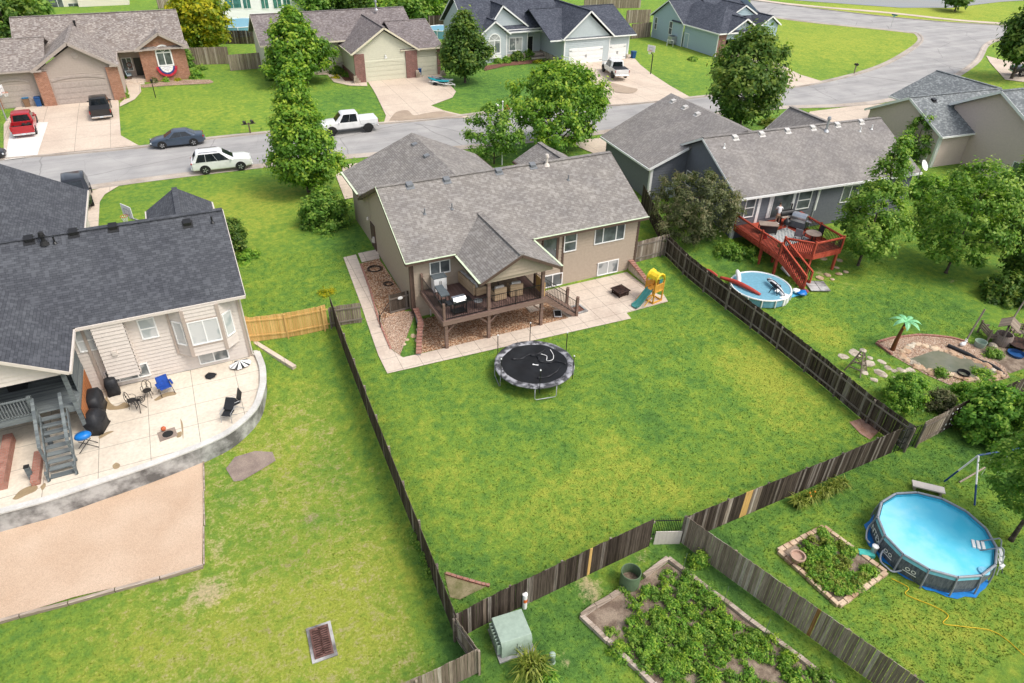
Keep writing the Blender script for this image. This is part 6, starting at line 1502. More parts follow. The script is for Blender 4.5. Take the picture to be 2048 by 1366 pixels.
top_px = ((1628,150),(1650,200),(1690,300),(1698,380),(1690,450),(1640,580),(1500,710),(1360,785),(1200,850),(900,960),(600,1060),(300,1160),(0,1240),(-500,1380))
curve = smooth_line([zB(x,y,-.72) for x, y in top_px], 4)
patio_poly = [Vector((p.x,p.y,0)) for p in curve]+[Vector((-22,36.2,0)),Vector((.45,36.2,0))]
M['conc_patio_j'] = jointed('patio_jointed', (.70,.63,.52), (.60,.52,.42), 2.3, 1.75, 0, (.55,.4), .014)
po = drape('patio', patio_poly, M['conc_patio_j'], .0, 3.0, z=PZ); struct(po)
o = thing('curved_wall', 'curved stained concrete retaining wall around the left patio', 'wall', tuple(curve[0]), world=True)
m = MB(); c = MB(); rw = []; rc = []
for i, p in enumerate(curve):
    d = (curve[min(i+1,len(curve)-1)]-curve[max(i-1,0)]); d.z = 0; d.normalize(); n_ = Vector((-d.y,d.x,0)); q = Vector((p.x,p.y,0))
    rw.append([q+Vector((0,0,-2.0)), q+n_*.24+Vector((0,0,-2.0)), q+n_*.24+Vector((0,0,-.70)), q+Vector((0,0,-.70))])
    rc.append([q-n_*.05+Vector((0,0,-.70)), q+n_*.30+Vector((0,0,-.70)), q+n_*.30+Vector((0,0,-.62)), q-n_*.05+Vector((0,0,-.62))])
m.ring(rw); c.ring(rc)
m.build('wall_face', M['conc_wall'], o); c.build('wall_cap', M['conc_wall_cap'] if M.setdefault('conc_wall_cap', concrete('wall_cap', (.62,.61,.58), (.50,.49,.46), 1)) else None, o)
sm = MB(); acc = 0
for i in range(1, len(curve)):
    acc += (curve[i]-curve[i-1]).length
    if acc > 1.15:
        acc = 0; p = curve[i]; d = (curve[i]-curve[i-1]); d.z = 0; d.normalize(); n_ = Vector((-d.y,d.x,0)); a = Vector((p.x,p.y,0))
        sm.beam(a-n_*.004+Vector((0,0,-1.9)), a-n_*.004+Vector((0,0,-.71)), .025, .02, up=n_)
sm.build('wall_joints', M['soil'], o)
a = G(502,688,-.75); b = G(590,742,-1.2); m = MB(); m.beam(a+Vector((0,0,.15)), b+Vector((0,0,.12)), .26, .5); tag(m.build('concrete_beam', M['conc']), 'pale sloping concrete wing wall between the patio end and the lawn', 'wall')
def stain(px, name='wet_patch', mat='wet'):
    P = smooth_line([zB(x,y) for x, y in px]+[zB(*px[0])], 4)[:-1]; struct(flat(name, P, M[mat], PZ+.004))
stain([(690,490),(720,540),(760,560),(810,535),(848,560),(800,578),(740,585),(695,580),(680,540)]); stain([(640,760),(690,730),(742,722),(700,745),(650,772)]); stain([(732,945),(755,928),(780,940),(775,960),(750,970),(734,962)])
stain([(80,1165),(130,1110),(200,1078),(243,1080),(235,1110),(170,1140),(110,1168)]); stain([(262,1085),(290,1060),(298,1080),(275,1108)]); stain([(1000,520),(1060,480),(1130,465),(1145,485),(1080,500),(1020,525)]); stain([(1172,640),(1190,680),(1192,780),(1180,700)]); stain([(1150,735),(1180,725),(1180,755),(1150,765)])
dl = thing('deck', 'weathered gray deck with open stairs under the charcoal gable at the left edge', 'deck', (-9,32.4,PZ), world=True)
DL = 1.15; XL = -7.85
m = MB(); y = 32.5
while y < 36.2: m.box(-16.5,XL,y,y+.135,DL-.03,DL); y += .142
m.build('deck_boards', M['deck_gray'], dl)
for b in ((-16.5,-9.55,32.42,32.5),(-8.3,XL,32.42,32.5)): MB().box(*b,DL-.3,DL+.01).build('fascia', M['deck_gray'], dl)
MB().box(XL,XL+.05,32.42,36.2,DL-.3,DL+.01).build('fascia', M['deck_gray'], dl)
for x, z1 in ((XL-.05,3.3),(-9.6,DL+1.1),(-16,3.3)): MB().box(x-.09,x+.09,32.36,32.54,PZ,z1).build('support_post', M['deck_gray'], dl)
M['baluster_gray'] = paint('baluster_gray', (.17,.185,.19), .7)
def wood_rail(par, a, b, z0, z1, z0b=None, z1b=None, mat='deck_gray', bal='baluster_gray', sp=.13):
    a, b = Vector(a), Vector(b); z0b = z0 if z0b is None else z0b; z1b = z1 if z1b is None else z1b
    m = MB(); n = max(2,int((b-a).length/sp))
    for k in range(1,n): t = k/n; p = a.lerp(b,t); m.beam((p.x,p.y,z0+(z0b-z0)*t),(p.x,p.y,z1+(z1b-z1)*t),.04,.04)
    m.build('balusters', M[bal], par); m = MB(); m.beam((a.x,a.y,z1),(b.x,b.y,z1b),.14,.045); m.beam((a.x,a.y,z0),(b.x,b.y,z0b),.04,.09); m.build('rail', M[mat], par)
wood_rail(dl, (-16.4,32.46,0), (-9.6,32.46,0), DL+.1, DL+1.0)
for k in range(9):
    t = (k+1)/9.3; y = 32.42-2.75*t; z = DL-(DL-PZ)*t
    MB().box(-9.45,-8.4,y-.02,y+.28,z-.045,z).build('stair_tread', M['deck_gray'], dl)
for x in (-9.5,-8.35):
    m = MB(); m.extr([(x-.025,32.45,DL-.02),(x-.025,29.5,PZ+.12),(x-.025,29.6,PZ),(x-.025,32.45,DL-.36)], (.05,0,0)); m.build('stringer', M['deck_gray'], dl)
    m = MB(); m.beam((x,32.45,DL+.95),(x,30.4,DL+.95-2.05*.70),.15,.05); m.build('hand_rail', M['deck_gray'], dl)
    MB().box(x-.05,x+.05,30.35,30.45,PZ+.2,DL+.95-2.1*.70).build('rail_post', M['deck_gray'], dl); MB().box(x-.055,x+.055,29.62,29.74,PZ,PZ+.55).build('newel_post', M['deck_gray'], dl)
MB().box(XL-.02,XL+.03,33.6,36.2,DL,3.3).build('side_screen', M['deck_gray'], dl)
m = MB()
for k in range(14): m.box(XL+.06,XL+.085,32.5+k*.26,32.73+k*.26,PZ+.28,DL-.32)
m.build('skirt_panel', boards('orange_stain', (.30,.11,.04), (.42,.17,.07), .14, streak=.5), dl)
bw = MB().box(XL-.05,XL+.25,32.4,36.2,PZ,PZ+.28).build('brick_curb', M['edging']); tag(bw, 'low red brick curb under the deck side beside the covered grills', 'curb')
bw = MB().box(-11.6,-11.2,29.9,33.5,PZ,PZ+.5).build('brick_planter', M['edging']); tag(bw, 'red brick planter edge at the left picture border below the deck', 'planter')
bw = MB().box(-10.2,-9.85,29.6,31.8,PZ,PZ+.3).build('brick_planter', M['edging']); tag(bw, 'short red brick curb just left of the stairs', 'planter')
q = zB(210,1030); o = thing('stub_post', 'short dark wooden post left of the foot of the stairs', 'post', tuple(q)); MB().box(-.1,.1,-.1,.1,0,.75).build('post', M['deck_gray'], o); MB().box(-.11,.11,-.11,.11,.75,.8).build('post_cap', M['rubber'], o)
q = G(38,772,DL); o = thing('fire_table', 'dark fire table with brown wooden rim on the gray deck', 'table', tuple(q)); MB().box(-.4,.4,-.4,.4,0,.6).build('base', M['black'], o); m = MB(); [m.box(*b) for b in ((-.6,.6,-.6,-.3,.6,.66),(-.6,.6,.3,.6,.6,.66),(-.6,-.3,-.3,.3,.6,.66),(.3,.6,-.3,.3,.6,.66))]; m.build('rim', M['timber'], o); MB().box(-.3,.3,-.3,.3,.58,.63).build('burner_tray', M['black'], o); MB().box(-.28,.28,-.02,.02,.63,.95).build('wind_guard', M['car_glass'], o)
def cover(label, q, w, d, h, rz=0, top=.75, name='covered_grill', shoulder=.7, base=0):
    o = thing(name, label, 'grill', tuple(q), rz)
    rr = lambda x, y, z: [(sx*x-(.08*x if abs(sy) < 1 else 0)*sx*0, sy*y, z) for sx, sy in ((-1,-.7),(-.7,-1),(.7,-1),(1,-.7),(1,.7),(.7,1),(-.7,1),(-1,.7))]
    m = MB(); m.ring([rr(w/2*1.05,d/2*1.05,.04),rr(w/2*.98,d/2*.98,h*shoulder*.5),rr(w/2*1.03,d/2*1.02,h*shoulder),rr(w/2*top,d/2*top,h*.93),rr(w/2*top*.6,d/2*top*.6,h)]); m.build('vinyl_cover', M['vinyl'], o, smooth=True)
    for x in (-.4,.4):
        c_ = MB().cyl((x*w-.03,-d*.45,.05),(x*w+.03,-d*.45,.05),.06,n=10).build('caster', M['rubber'], o)
    m = MB(); m.tube([(-w*.2,-d/2*1.03,h*.55),(0,-d/2*1.12,h*.53),(w*.2,-d/2*1.03,h*.55)], .015, 5); m.build('handle_strap', M['rubber'], o)
    return o
cover('small upright black covered grill against the low window', zB(745,478), .62,.55,1.05, R(4), .85); cover('wide black covered grill next to the orange skirt panel', zB(640,590), 1.35,.75,1.2, R(85), .85); cover('rounded black covered grill nearest the blue portable grill', zB(640,705), 1.15,.85,1.15, R(70), .6, shoulder=.6)
q = zB(575,835); o = thing('portable_grill', 'bright blue portable grill on folding black legs beside the stairs', 'grill', tuple(q), R(8))
M['grill_blue'] = paint('grill_blue', (.01,.16,.50), .3); MB().lathe([(.05,.70),(.28,.72),(.33,.80),(.33,.86),(.28,.96),(.1,1.0)], n=18, sx=1.15, sy=.8).build('body', M['grill_blue'], o, smooth=True); MB().tube([(.3,-.1,.86),(.45,-.05,.88),(.45,.1,.88),(.3,.12,.86)], .015, 6).build('handle', M['black'], o)
for y in (-.2,.2): MB().tube([(-.4,y,.02),(.28,y,.72)], .02, 6).build('leg', M['black'], o); MB().tube([(.45,y,.02),(-.26,y,.72)], .02, 6).build('leg', M['black'], o)
def bistro_chair(label, q, rz):
    o = thing('bistro_chair', label, 'chair', tuple(q), rz, 'black bistro chairs on the patio')
    MB().lathe([(.05,.44),(.22,.44),(.23,.455),(.22,.47),(.05,.465)], n=14).build('seat', M['black'], o)
    for a in (45,135,225,315): MB().tube([(.18*math.cos(R(a)),.18*math.sin(R(a)),.44),(.26*math.cos(R(a)),.26*math.sin(R(a)),0)], .016, 5).build('leg', M['black'], o)
    m = MB(); m.tube([(-.21,.16,.45),(-.23,.22,.75),(-.12,.25,.95),(0,.26,1.0),(.12,.25,.95),(.23,.22,.75),(.21,.16,.45)], .018, 6)
    for k in (-.12,-.04,.04,.12): m.tube([(k,.17,.47),(-k*.6,.22,.72),(k,.25,.94)], .01, 5)
    m.build('backrest', M['black'], o)
    for s in (-1,1): MB().tube([(s*.22,.19,.66),(s*.27,-.02,.68),(s*.22,-.16,.62),(s*.2,-.16,.45)], .014, 5).build('armrest', M['black'], o)
bistro_chair('black openwork chair behind the small round black table', zB(970,500), R(-10)); bistro_chair('black openwork chair left of the small round black table', zB(872,565), R(75))
q = zB(920,585); o = thing('bistro_table', 'small round black openwork table between the black chairs', 'table', tuple(q))
m = MB(); [m.tube([(r*math.cos(t),r*math.sin(t),.66) for t in np.linspace(0,2*math.pi,21)[:-1]], .02, 5, closed=True) for r in (.33,.22,.11)]; [m.beam((0,0,.66),(.33*math.cos(t),.33*math.sin(t),.66),.03,.015) for t in np.linspace(0,2*math.pi,13)[:-1]]; m.build('table_top', M['black'], o)
for k in range(3): a = 2.1*k+.4; MB().tube([(.1*math.cos(a),.1*math.sin(a),.65),(.08*math.cos(a),.08*math.sin(a),.35),(.3*math.cos(a),.3*math.sin(a),0)], .02, 5).build('leg', M['black'], o)
q = zB(1085,470); o = thing('camp_chair', 'blue fabric camp chair near the low window', 'chair', tuple(q), R(15)); M['camp_blue'] = paint('camp_blue', (.012,.06,.30), .7, var=.3)
m = MB(); m.ring([[(x,-.3,.42+.0*x),(x,.22,.40),(x,.36,.95),(x,.30,.97),(x,.16,.46),(x,-.3,.48)] for x in (-.3,-.1,.1,.3)]); m.build('fabric', M['camp_blue'], o, bevel=.03)
for s in (-1,1): MB().cbox((s*.36,-.05,.62),(.12,.5,.05)).build('armrest', M['camp_blue'], o, bevel=.02); MB().tube([(s*.34,-.34,0),(s*.3,.3,.6)], .016,5).build('leg', M['black'], o); MB().tube([(s*.34,.34,0),(s*.36,-.3,.62)], .016,5).build('leg', M['black'], o)
def lounge(label, q, rz, fold=False):
    o = thing('folding_chair', label, 'chair', tuple(q), rz)
    MB().cbox((0,-.05,.42),(.52,.5,.03),(R(4),0,0)).build('seat', M['vinyl'], o, bevel=.01); MB().cbox((0,.32,.75),(.52,.035,.66),(R(-18 if not fold else -50),0,0)).build('backrest', M['vinyl'], o, bevel=.01)
    for s in (-1,1):
        MB().tube([(s*.28,-.36,0),(s*.28,-.3,.58),(s*.28,.2,.6),(s*.28,.3,.5)], .018,6).build('arm_frame', M['galv'], o); MB().tube([(s*.27,.38,0),(s*.27,-.2,.45)], .016,6).build('leg', M['galv'], o)
    return o
lounge('gray framed black sling chair standing by the curved wall', zB(1535,575), R(-75)); lounge('folded black sling chair leaning on the curved wall', zB(1495,640), R(-30), True)
q = zB(1090,745); o = thing('floor_grate', 'dark square mat with wet center on the patio', 'mat', (q.x,q.y,PZ+.012), R(8)); MB().box(-.42,.42,-.38,.38,0,.02).build('mat', M['bare'], o); MB().cyl((0.02,0,.02),(0.02,0,.03),.26,n=16).build('wet_center', M['rubber'], o)
q = zB(1068,722); b_ = MB().ell((0,0,.14),(.125,.125,.125),16,10).build('basketball', paint('ball_orange', (.50,.12,.045), .6), smooth=True); b_.location = (q.x,q.y,PZ+.02); tag(b_, 'orange basketball resting on the dark patio mat', 'ball')
q = zB(1372,368); m = MB(); rock(m,(0,0,.08),.28,.3); b_ = m.build('plastic_bag', M['vinyl']); b_.location = q; tag(b_, 'crumpled black plastic bag on the patio', 'bag')
a = zB(1530,300); o = thing('folded_umbrella', 'black and white striped umbrella canopy lying in the patio corner', 'umbrella', tuple(a+Vector((.3,-.1,.02))), R(10))
m1 = MB(); m2 = MB()
for k in range(18):
    t0, t1 = 2*math.pi*(k+(.28 if k%2 else 0))/18, 2*math.pi*(k+(1 if k%2 else 1.28))/18; tgt = m1 if k % 2 else m2; f = lambda t, r, z: (r*math.cos(t), r*.75*math.sin(t), z)
    tgt.poly([(0,0,.38), f(t0,.62,.06+.04*(k%3)), f(t1,.62,.06+.04*((k+1)%3))])
m1.build('black_gores', M['vinyl'], o); m2.build('white_gores', M['white'], o)
q = zB(520,500); o = thing('toy_hoop', 'small toy basketball hoop fixed beside the orange skirt panel', 'basketball hoop', tuple(q), R(80)); MB().tube([(.2*math.cos(t),-.22+.2*math.sin(t),1.9) for t in np.linspace(0,2*math.pi,15)[:-1]], .014,5,closed=True).build('rim', M['black'], o); MB().box(-.25,.25,-.01,.01,1.85,2.2).build('backboard', M['black'], o); MB().box(-.03,.03,0,.06,0,1.9).build('pole', M['deck_gray'], o)
def timber_run(label, a, b, h=.16, w=.16, n=4, mat='timber', name='timber_edge', group=None):
    a, b = Vector(a), Vector(b)
    for k in range(n):
        p, q = a.lerp(b,(k+.01)/n), a.lerp(b,(k+.99)/n); p.z = float(T(p.x,p.y))+h/2; q.z = float(T(q.x,q.y))+h/2; d = (q-p).normalized(); nr = Vector((-d.y,d.x,0))*rng.uniform(-.03,.03)
        m = MB(); m.beam(p+nr, q-nr, w, h); o = m.build(name, M[mat], off=tuple(p), bevel=.012, seg=1); tag(o, label, 'timber', group)
timber_run('weathered timber edging the lower side of the red sand court', G(-60,1262), G(408,1135), n=5, group='timbers along the lower edge of the sand court'); timber_run('thin dark timber edging the right side of the red sand court', G(408,1132), G(408,918), .1, .06, 3, group='timbers along the right edge of the sand court')
c4 = [G(x,y) for x, y in ((619,1262),(656,1250),(667,1308),(632,1321))]; ctr = sum(c4, Vector())/4; d = (c4[3]-c4[0]+c4[2]-c4[1]); ang = math.atan2(d.y,d.x)
Lg = d.length/2; Wg = (c4[1]-c4[0]).length
o = thing('drain_grate', 'rusty iron storm drain grate set in the left lawn', 'drain', (ctr.x,ctr.y,ctr.z+.03), ang); M['drain_rust'] = two('drain_rust', (.10,.05,.04), (.17,.09,.075), 5)
m = MB(); [m.box(*b) for b in ((-Lg/2,Lg/2,-Wg/2,-Wg/2+.07,0,.07),(-Lg/2,Lg/2,Wg/2-.07,Wg/2,0,.07),(-Lg/2,-Lg/2+.07,-Wg/2+.07,Wg/2-.07,0,.07),(Lg/2-.07,Lg/2,-Wg/2+.07,Wg/2-.07,0,.07))]; m.build('frame', M['drain_rust'], o)
m = MB(); [m.box(-Lg/2+.07+k*(Lg-.14)/12, -Lg/2+.07+(k+.52)*(Lg-.14)/12, -Wg/2+.07, Wg/2-.07, .02,.06) for k in range(12)]; m.box(-Lg/2+.07,Lg/2-.07,-.035,.035,.012,.06); m.build('bars', M['drain_rust'], o); MB().box(-Lg/2+.07,Lg/2-.07,-Wg/2+.07,Wg/2-.07,-.02,-.005).build('pit', M['rubber'], o)
m = MB(); [m.box(*b) for b in ((-Lg/2-.12,Lg/2+.12,-Wg/2-.12,-Wg/2,-.02,.03),(-Lg/2-.12,Lg/2+.12,Wg/2,Wg/2+.12,-.02,.03),(-Lg/2-.12,-Lg/2,-Wg/2,Wg/2,-.02,.03),(Lg/2,Lg/2+.12,-Wg/2,Wg/2,-.02,.03))]; m.build('concrete_collar', M['conc_wall'], o)
zD = lambda x, y, z=None: G(780+x/2.844, 960+y/2.844, z)
a, b, c_, e = zD(640,985), zD(790,935), zD(600,845), zD(735,830)
d = (b-a); ang = math.atan2(d.y,d.x); q = zD(700,930)
o = thing('utility_box', 'pale green electrical transformer box on the grass at the bottom', 'utility box', (q.x,q.y+.15,q.z), ang); M['box_green'] = paint('box_green', (.30,.38,.31), .5)
w, dp, h = .62, .62, .9
MB().ring([[(-w,-dp,0),(w,-dp,0),(w,dp,0),(-w,dp,0)],[(-w,-dp,h*.8),(w,-dp,h*.8),(w,dp,h*.9),(-w,dp,h*.9)],[(-w,-dp+.12,h),(w,-dp+.12,h),(w,dp,h),(-w,dp,h)]]).build('cabinet', M['box_green'], o, bevel=.025)
MB().box(-w-.12,w+.1,-dp-.14,dp+.1,-.1,.05).build('pad', M['conc_wall'], o); MB().box(-.008,.008,-dp-.012,-dp+.0,.05,h*.8).build('door_seam', M['rubber'], o)
m = MB(); [m.box(-w-.13,-w,-dp+.12+k*.14,-dp+.15+k*.14,.15,.75) for k in range(8)]; m.build('cooling_fins', M['box_green'], o); MB().cbox((.12,-dp-.02,.45),(.04,.05,.12)).build('latch', M['galv'], o)
q = zD(765,725); o = thing('marker_pipe', 'white marker pipe with orange label in front of the dark back fence', 'marker', tuple(q)); hm_ = .85; MB().cyl((0,0,0),(0,0,hm_),.1,n=14).build('pipe', M['white'], o); MB().lathe([(.11,hm_),(.11,hm_+.04),(.02,hm_+.07)], n=14).build('cap', M['white'], o)
MB().ring([[(.104*math.cos(t),.104*math.sin(t),z) for t in np.linspace(-2.6,-.5,8)] for z in (.42,.62)], cap=False).build('orange_label', paint('label_orange', (.7,.15,.03), .5), o)
q = zD(920,1035); o = thing('cable_pedestal', 'small pale green cable pedestal near the bottom edge', 'pedestal', tuple(q)); MB().lathe([(.12,0),(.12,.4),(.13,.42),(.13,.5),(.1,.56),(.02,.58)], n=16).build('dome', M['box_green'], o, smooth=True); MB().lathe([(.14,0),(.14,.06),(.12,.07)], n=16).build('base', M['box_green'], o)
for lab, p0, p1, n_ in (('weathered timber on the upper left side of the vegetable bed',(1085,780),(1330,625),3),('pale timber at the top corner of the vegetable bed',(1440,555),(1580,455),1),('long timber on the right side of the vegetable bed',(1580,455),(2600,1228),8),('timber on the lower left side of the vegetable bed',(1085,780),(1400,1080),4),('timber on the lower left side of the vegetable bed',(1400,1080),(1700,1360),3)):
    timber_run(lab, zD(*p0), zD(*p1), .2, .2, n_, group='timbers around the vegetable bed')
q = zD(1382,625); hb_ = .85; o = thing('compost_bin', 'round open green mesh bin at the edge of the vegetable bed', 'bin', (q.x,q.y+.3,q.z), 0)
M['mesh_green'] = paint('mesh_green', (.12,.18,.10), .6); MB().lathe([(.40,0),(.42,0),(.42,hb_),(.40,hb_),(.40,.03)], n=24).build('mesh_wall', M['mesh_green'], o); MB().tube([(.41*math.cos(t),.41*math.sin(t),hb_) for t in np.linspace(0,2*math.pi,21)[:-1]], .018,5,closed=True).build('rim', M['mesh_green'], o); MB().lathe([(.0,.35),(.25,.34),(.39,.3),(.39,.05)][::-1], n=20).build('compost', M['soil'], o)
for k, (x, y) in enumerate(((1660,530),(1890,720),(2120,905))): q = zD(x,y); o = tag(MB().cyl((0,0,0),(0.05,.03,1.25),.014,n=6).build('garden_stake', M['mesh_green']), 'thin green stake along the right timber of the vegetable bed', 'stake', 'green garden stakes'); o.location = q
for x, y in ((1100,1205),): pass
m = MB(); p = [zD(x,y) for x, y in ((318,535),(380,555),(450,575),(520,595),(568,605))]
for i in range(4):
    for j in range(2):
        a, b = p[i].lerp(p[i+1],(j+.05)/2), p[i].lerp(p[i+1],(j+.95)/2); m.beam(a+Vector((0,0,.05)), b+Vector((0,0,.05)), .12, .12)
tag(m.build('brick_edging', M['edging']), 'short row of bricks across the corner inside the dark fences', 'edging')
frame((36.9,36.6,0), -4.8)
RD = .85
def FP(x, y, z=0): return FRAME @ Vector((x, y, z))
dr = thing('deck', 'raised red stained deck with angled stairs behind the slate gray house', 'deck', tuple(FP(0,-5.4,-.85)), world=True)
poly = [(0,-.05),(5.15,-.05),(5.15,-6.0),(2.45,-6.15),(.9,-4.65),(.05,-5.45)]
m = mbf(); m.extr([(x,y,RD-.05) for x,y in poly], (0,0,.05)); m.build('deck_boards', M['deck_red'], dr)
for a, b in zip(poly[1:-1], poly[2:]):
    m = mbf(); m.beam((a[0],a[1],RD-.17), (b[0],b[1],RD-.17), .05, .26); m.build('fascia', M['deck_red'], dr)
m = mbf(); m.beam((.0,-5.45,RD-.17), (0,-.05,RD-.17), .05, .26); m.build('fascia', M['deck_red'], dr)
for x, y in ((.1,-3.5),(1.3,-3.6),(.15,-5.2),(2.5,-5.95),(5.0,-5.85),(5.0,-3)): m = mbf(); m.box(x-.08,x+.08,y-.08,y+.08,-1.0,RD-.05); m.build('support_post', M['deck_red'], dr)
def red_rail(a, b, z0a, z0b=None, posts=True):
    z0b = z0a if z0b is None else z0b
    m = mbf(); a_, b_ = Vector((*a,0)), Vector((*b,0)); n = max(2,int((b_-a_).length/.125))
    for k in range(1,n): t = k/n; p = a_.lerp(b_,t); z = z0a+(z0b-z0a)*t; m.beam((p.x,p.y,z+.08),(p.x,p.y,z+.95),.035,.035)
    m.build('balusters', M['rust'] if True else M['black'], dr)
    m = mbf(); m.beam((a[0],a[1],z0a+1.0),(b[0],b[1],z0b+1.0),.15,.045); m.beam((a[0],a[1],z0a+.08),(b[0],b[1],z0b+.08),.04,.09); m.beam((a[0],a[1],z0a+.93),(b[0],b[1],z0b+.93),.04,.09); m.build('rail', M['deck_red'], dr)
red_rail((0,-.1),(0,-3.3),RD); red_rail((0,-3.3),(.05,-5.4),RD); red_rail((.95,-4.7),(2.45,-6.12),RD); red_rail((2.45,-6.12),(5.12,-5.97),RD); red_rail((5.12,-5.97),(5.12,-3.6),RD); red_rail((5.12,-3.6),(5.12,-1.2),RD)
for x, y in ((0,-.15),(0,-3.3),(.05,-5.42),(.93,-4.68),(2.45,-6.12),(5.12,-5.97),(5.12,-3.6)): m = mbf(); m.box(x-.06,x+.06,y-.06,y+.06,RD,RD+1.12); m.build('rail_post', M['deck_red'], dr)
sa, sb_ = Vector((.07,-5.45,0)), Vector((.93,-4.7,0)); ea, eb = Vector((.95,-7.55,0)), Vector((1.85,-7.1,0)); zb_ = -.92
for k in range(9):
    t = (k+1)/9.5; t2 = (k+.05)/9.5; z = RD+(zb_-RD)*(k+1)/9.5; m = mbf(); p, q = sa.lerp(ea,t2), sb_.lerp(eb,t2); p2, q2 = sa.lerp(ea,t+.02), sb_.lerp(eb,t+.02)
    m.extr([(v.x,v.y,z-.04) for v in (p,p2,q2,q)], (0,0,.04)); m.build('stair_tread', M['deck_red'], dr)
for p, q in ((sa,ea),(sb_,eb)):
    m = mbf(); m.beam((p.x,p.y,RD-.18),(q.x,q.y,zb_+.08),.06,.28); m.build('stringer', M['deck_red'], dr); red_rail((p.x,p.y),(q.x,q.y),RD-.02,zb_+.1)
    m = mbf(); m.box(q.x-.05,q.x+.05,q.y-.05,q.y+.05,zb_-.05,zb_+1.1); m.build('newel_post', M['deck_red'], dr)
def at_deck(x, y, z=RD): return tuple(FP(x,y,z+.002))
YAWR = R(-4.8)
s = NT('patterned_rug'); uv = s.ob(); br = s.n('TexBrick'); s.l(uv, br.inputs['Vector'])
for k_, v_ in (('Color1',(.10,.13,.15,1)),('Color2',(.14,.17,.19,1)),('Mortar',(.50,.50,.47,1)),('Scale',1),('Mortar Size',.045),('Brick Width',.34),('Row Height',.17)): br.inputs[k_].default_value = v_
M['rug_pattern'] = s.done(br.outputs['Color'], .9)
o = MB().box(-1.3,1.3,-1.1,1.1,0,.012).build('outdoor_rug', M['rug_pattern']); o.location = at_deck(2.7,-2.9); o.rotation_euler = (0,0,YAWR+R(10)); tag(o, 'gray outdoor rug with pale brick pattern on the red deck', 'rug')
o = thing('deck_table', 'dark rectangular table with a pale cloth on the red deck', 'table', at_deck(1.75,-1.8), YAWR+R(-30)); MB().box(-.7,.7,-.4,.4,.68,.74).build('table_top', M['bare'], o)
for x in (-.6,.6):
    for y in (-.32,.32): MB().box(x-.035,x+.035,y-.035,y+.035,0,.68).build('leg', M['black'], o)
MB().box(-.66,.66,-.36,-.33,.1,.66).build('side_panel', M['black'], o)
o = thing('barrel_smoker', 'black barrel smoker grill behind the silver grill on the red deck', 'grill', at_deck(3.95,-.95), YAWR); MB().cyl((-.6,0,.9),(.6,0,.9),.3,n=16).build('drum', M['black'], o); MB().cyl((.45,0,1.1),(.45,0,1.65),.06,n=8).build('chimney', M['black'], o)
for x in (-.5,.5): MB().box(x-.03,x+.03,-.25,.25,0,.7).build('leg', M['black'], o)
MB().box(-.6,.6,-.55,-.28,.78,.82).build('front_shelf', M['timber'], o)
o = thing('large_grill', 'large silver and gray gas grill beside the right railing of the red deck', 'grill', at_deck(4.55,-1.9), YAWR+R(-62)); MB().box(-.6,.6,-.32,.32,.1,.85).build('cart', M['cover_gray'] if 'cover_gray' in M else _mc['cover_gray'], o, bevel=.02)
MB().ring([[(x,-.32,.85),(x,.32,.85),(x,.3,1.1),(x,.1,1.25),(x,-.2,1.2),(x,-.32,1.0)][::-1] for x in (-.55,.55)]).build('lid', M['steel'], o, bevel=.02); MB().box(-1.0,-.62,-.28,.28,.8,.85).build('side_shelf', M['steel'], o); MB().box(.62,1.05,-.28,.28,.8,.85).build('side_shelf', M['steel'], o); MB().tube([(-.45,-.34,1.0),(-.45,-.4,1.02),(.45,-.4,1.02),(.45,-.34,1.0)],.018,6).build('handle', M['steel'], o); MB().box(-.55,.55,-.335,-.322,.62,.82).build('control_panel', M['steel'], o)
o = thing('kettle_grill', 'small round black kettle grill on three legs on the red deck', 'grill', at_deck(3.35,-1.95)); MB().lathe([(.03,.45),(.2,.5),(.28,.65),(.28,.68),(.22,.85),(.05,.92)], n=18).build('kettle', M['black'], o, smooth=True); MB().cyl((0,0,.92),(0,0,.97),.04,n=8).build('handle', M['galv'], o)
for k in range(3): a = 2.1*k; MB().tube([(.15*math.cos(a),.15*math.sin(a),.5),(.28*math.cos(a),.28*math.sin(a),0)],.015,5).build('leg', M['galv'], o)
o = thing('round_table', 'round gray table near the front rail of the red deck', 'table', at_deck(3.95,-4.2)); MB().lathe([(.05,.66),(.56,.66),(.58,.69),(.56,.72),(.05,.72)], n=24).build('table_top', M['bare'], o); MB().cyl((0,0,.03),(0,0,.66),.05,n=8).build('stem', M['black'], o); MB().lathe([(.3,0),(.28,.04),(.05,.06)], n=14).build('base', M['black'], o)
def deck_chair(label, loc, rz, mat='vinyl'):
    o = thing('deck_chair', label, 'chair', loc, rz); MB().box(-.27,.27,-.27,.25,.38,.43).build('seat', M[mat], o, bevel=.02); MB().cbox((0,.28,.72),(.54,.05,.62),(R(-12),0,0)).build('backrest', M[mat], o, bevel=.02)
    for s in (-1,1):
        MB().box(s*.3-.03,s*.3+.03,-.28,.26,.58,.62).build('armrest', M['black'], o)
        for y in (-.25,.25): MB().box(s*.28-.02,s*.28+.02,y-.02,y+.02,0,.58).build('leg', M['black'], o)
deck_chair('gray slumped fabric chair on the patterned rug', at_deck(3.15,-3.7), YAWR+R(120), 'camp_gray') if M.setdefault('camp_gray', paint('camp_gray',(.2,.22,.24),.8)) else None
deck_chair('dark chair with round back near the right rail of the red deck', at_deck(4.65,-3.9), YAWR+R(-100)); 
o = thing('cooler', 'small white and blue cooler on the red deck by the wall', 'cooler', at_deck(2.95,-1.2), YAWR); MB().box(-.25,.25,-.17,.17,0,.28).build('body', M['bin_blue'], o, bevel=.02); MB().box(-.26,.26,-.18,.18,.28,.34).build('lid', M['white'], o, bevel=.02)
